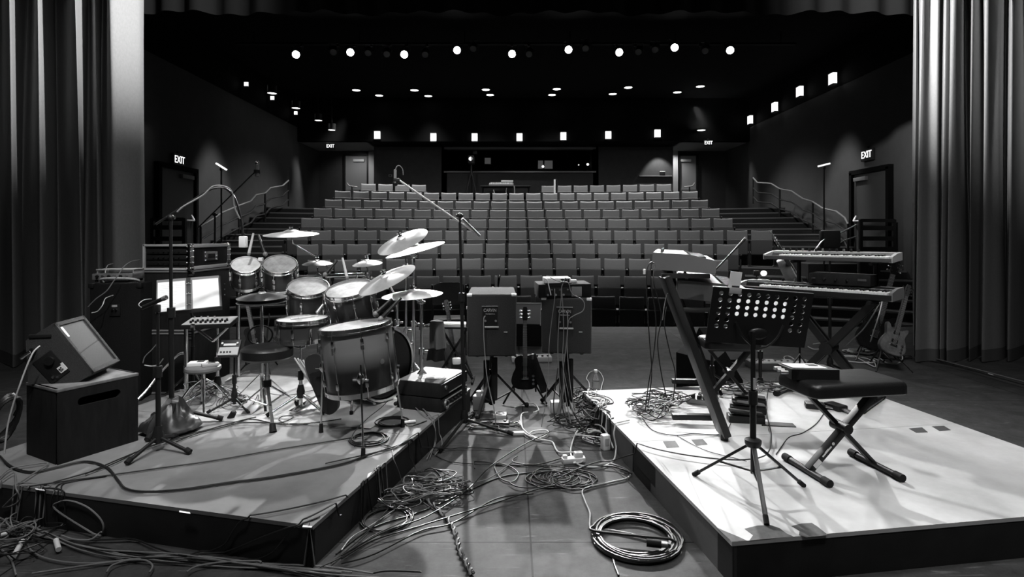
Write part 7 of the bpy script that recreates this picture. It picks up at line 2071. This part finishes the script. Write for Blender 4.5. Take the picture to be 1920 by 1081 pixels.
for k, lst in enumerate([[(1224, 490, 3.85), (1216, 496, 3.8), (1212, 520, 3.75), (1214, 580, 3.75), (1218, 640, 3.75), (1222, 700, 3.75), (1215, 760, 3.75)], [(1226, 492, 3.85), (1220, 500, 3.8), (1222, 540, 3.75), (1230, 600, 3.75), (1226, 660, 3.75), (1216, 720, 3.75), (1210, 770, 3.75)], [(1228, 496, 3.85), (1226, 530, 3.78), (1240, 590, 3.78), (1233, 640, 3.75), (1240, 700, 3.75), (1250, 745, 3.75)], [(1250, 575, 3.85), (1246, 610, 3.8), (1256, 660, 3.8), (1266, 700, 3.8), (1262, 750, 3.8)], [(1262, 560, 3.85), (1252, 550, 3.72), (1246, 570, 3.7), (1242, 600, 3.7)]]):
    hang(['black cable hanging left of the end-on rig, outermost', 'black cable hanging left of the end-on rig, second', 'black cable hanging left of the end-on rig, third', 'black cable hanging against the slab stand', 'pale cable bending over the slab stand top'][k], lst, .005, 'cableg' if k == 4 else 'cable')
t = thing('connector', 'white taped connector on the cable at the end-on rig', 'connector', W(1208, 509, 3.78)); MB().box((0, 0, 0), (.016, .012, .035), None, .004).build('connector_body', 'white', t)
for k in range(7):
    tangle('cable in the heap left of the slab stand, %s' % ('big black strand', 'big grey strand', 'black strand in front', 'pale strand in front', 'black strand at the back', 'thin black strand at the far left', 'black strand nearest the slab')[k], (1225, 1222, 1225, 1232, 1250, 1195, 1265)[k], (765, 770, 785, 778, 752, 768, 765)[k], (.2, .18, .13, .14, .24, .12, .14)[k], (.16, .14, .1, .1, .14, .1, .1)[k], (7, 6, 5, 4, 6, 4, 4)[k], .0048, ('cable', 'cableg', 'cable', 'cablew', 'cable', 'cable', 'cable')[k], 120 + k, zmax=.1)
for k in range(4):
    tangle('thin cable bunched behind the expression pedals, %s' % ('black strand at the left', 'black strand in the middle', 'black strand at the right', 'grey strand on top')[k], (1370, 1410, 1450, 1420)[k], (735, 733, 732, 735)[k], .26, .12, 5, .0042, 'cable' if k < 3 else 'cableg', 140 + k, zmax=.07)
cable('black cable running over the white riser to the stand centre', [(1040, 905), (1130, 870), (1190, 850), (1230, 848), (1290, 860), (1360, 868), (1410, 867), (1440, 855), (1446, 820), (1438, 780), (1440, 740), (1455, 712)], .0055)
cable('thin black cable wavering from the bench pedal to the stand', [(1560, 755), (1545, 775), (1530, 795), (1505, 812), (1480, 820), (1465, 838), (1455, 852)], .004)
cable('thin black cable curling in front of the white paper', [(1205, 785), (1225, 808), (1265, 817), (1300, 814), (1345, 816), (1362, 808), (1370, 795)], .0042)
cable('thin black cable across the tape squares on the white riser', [(1270, 818), (1300, 835), (1330, 848), (1370, 858), (1400, 866)], .003)
# cables on the back floor at the right
coil('white cable loosely coiled on the back floor, left of the guitars', 1605, 675, .2, 3, .008, 'cablew', .15, ((1640, 690), (1600, 668)), None, 161, 1.0)
cable('white cable curving from the figured-top guitar', [(1688, 664), (1692, 672), (1690, 680), (1678, 685), (1660, 682), (1645, 672), (1625, 672)], .009, 'cablew')
cable('white cable lying behind the right keyboard stand', [(1525, 648), (1550, 645), (1560, 652), (1530, 658), (1515, 653)], .009, 'cablew')
cable('pale cable bent on the floor behind the front bench', [(1485, 690), (1470, 675), (1480, 672), (1500, 685), (1515, 690)], .009, 'cablew')
for k in range(4):
    tangle('cable heaped round the guitar stands, %s' % ('black strand at the left', 'black strand at the right', 'pale strand', 'black strand behind')[k], (1630, 1670, 1625, 1650)[k], (666, 670, 662, 655)[k], .3, .2, 4, .008, ('cable', 'cable', 'cablew', 'cable')[k], 170 + k, zmax=.03)
hang('pale guitar strap or cable slanting down right of the keyboard stand', [(1652, 563, 5.0), (1640, 585, 5.0), (1620, 615, 5.1), (1600, 635, 5.3), (1585, 650, 5.6)], .008, 'cableg')
hang('pale cable dropping beside the dark guitar', [(1654, 565, 5.2), (1648, 590, 5.2), (1640, 615, 5.3), (1632, 640, 5.5)], .007, 'cablew')
for k, pix in enumerate([[(1745, 675), (1800, 690), (1850, 703), (1920, 722)], [(1750, 684), (1805, 695), (1850, 708), (1920, 728)], [(1700, 672), (1740, 676), (1790, 684)]]):
    cable('dark cable on the floor before the right curtain, %s' % ('upper long one', 'lower long one', 'short one')[k], pix, .010, 'cable' if k else 'cableg')
flat('tape_strip', 'white tape strip on the floor before the right curtain', 'tape', [(1852, 699), (1860, 701), (1863, 703), (1855, 702)], 'tape', 0.0, .002)
cable('black cable lying behind the drum throne toward the left', [(500, 738), (540, 742), (600, 730), (640, 726)], .005)

# black cable ring leaning left of the wooden box, guitar and hoop behind the hi-hat
c_ = W(6, 800, 3.62); pts = []
for i in range(110):
    a = 2 * PI * i / 22; rr = .15 + .012 * math.sin(i * .9)
    pts.append(Vector((c_.x + .03 * math.sin(i * .31) + .05 * math.sin(a), c_.y + rr * .55 * math.cos(a), RH + .17 + rr * math.sin(a))))
single('cable', MB().tube(pts, .010, 6), 'cable', 'thick black cable coil leaning against the left side of the wooden box', 'cable')
g0, g1 = W(484, 662, 6.3), W(459, 540, 6.5)
guitar('electric_guitar', 'dark guitar with a pale fretboard behind the hi-hat stand', g0, g1, (.1, -1, .25), 'lp', 'blackgloss', 'blackgloss')
guitar_stand('black stand of the guitar behind the hi-hat', (g0.x, g0.y, 0), (.1, 1, 0), (1, -.1, 0), .5)
hc = W(488, 628, 5.75)
single('hoop', MB().tube([hc + Vector((.125 * math.cos(2 * PI * k / 36), .02 * math.sin(2 * PI * k / 36), .095 * math.sin(2 * PI * k / 36))) for k in range(36)], .009, 8, True), 'rubber', 'black ring hanging on the guitar behind the throne', 'hoop')
# ================================================================== LIGHT
def aim(name, loc, to, wt_, sz, bl=.6, rad=.15): return spot(name, loc, to, wt_, sz, bl, rad)
for k, p in enumerate(HL):
    aim('house_light', (p.x, p.y, 6.2), (p.x * .95, p.y - 2.2, 0), 520, 96, .8, .12)
aim('curtain_light_left', (.9, 4.3, 5.6), (-4.2, 6.4, 4.9), 3800, 40, 1.0, .1)
aim('curtain_light_right', (.6, 3.9, 5.6), (5.9, 6.8, 4.8), 6000, 50, 1.0, .1)
for (x, w_) in ((-2.4, 300), (2.4, 260)):
    aim('added_stage_fill', (x, .9, 6.1), (x * 1.1, 2.6, 0), w_, 80, .9, .35)  # added fill for the front floor and risers, no fixture hangs here
for x in (-2.5, .5, 3.5):
    aim('stage_overhead_light', (x, 3.4, 6.1), (x, 4.2, 0), 200, 90, .8, .2)
    aim('audience_side_wash', (x, 8.2, 5.7), (x * 1.3, 15.5, 1.0), 750, 62, .8, .3)
aim('vestibule_spot', (xd(668, 20.4), 20.3, 4.78), (xd(668, 21.5), 21.6, 3.0), 40, 110, .8, .08)
aim('vestibule_spot', (xd(1268, 20.4), 20.9, 4.78), (xd(1268, 21.5), 21.6, 3.0), 60, 110, .8, .08)
aim('fascia_spot', (xd(1315, 19.05), 18.95, 5.3), (xd(1315, 19.3), 19.3, 4.6), 60, 80, .5, .04)
aim('back_wall_spot', (xd(1236, 20.3), 20.05, 4.75), (xd(1236, 20.6), 20.6, 3.4), 90, 75, .5, .05)
aim('booth_counter_spot', (xd(985, 20.4), 20.15, 4.75), (xd(985, 20.6), 20.6, 3.4), 14, 120, .8, .05)

aim('drum_light', (-.6, 1.0, 5.7), (-1.9, 4.6, .8), 950, 40, .8, .12)
aim('keyboard_light', (1.2, .6, 5.7), (2.1, 4.0, .8), 420, 40, .8, .12)

for (x, d, z, s, w_) in ((XL, 13.9, 1.8, 1, 480), (XL, 19.3, 2.7, 1, 380), (XR, 13.8, 2.2, -1, 480), (XR, 19.6, 2.6, -1, 420)):
    aim('wall_spot', (x + s * 1.9, d - .3, 6.0), (x, d, z), w_, 34, .7, .15)

for x in (-6.9, 7.2):
    aim('added_curtain_fill', (x * .25, 2.2, 6.0), (x * .8, 6.6, 1.4), 130, 60, .9, .2)  # unseen fill lamps added to lift the lower curtains
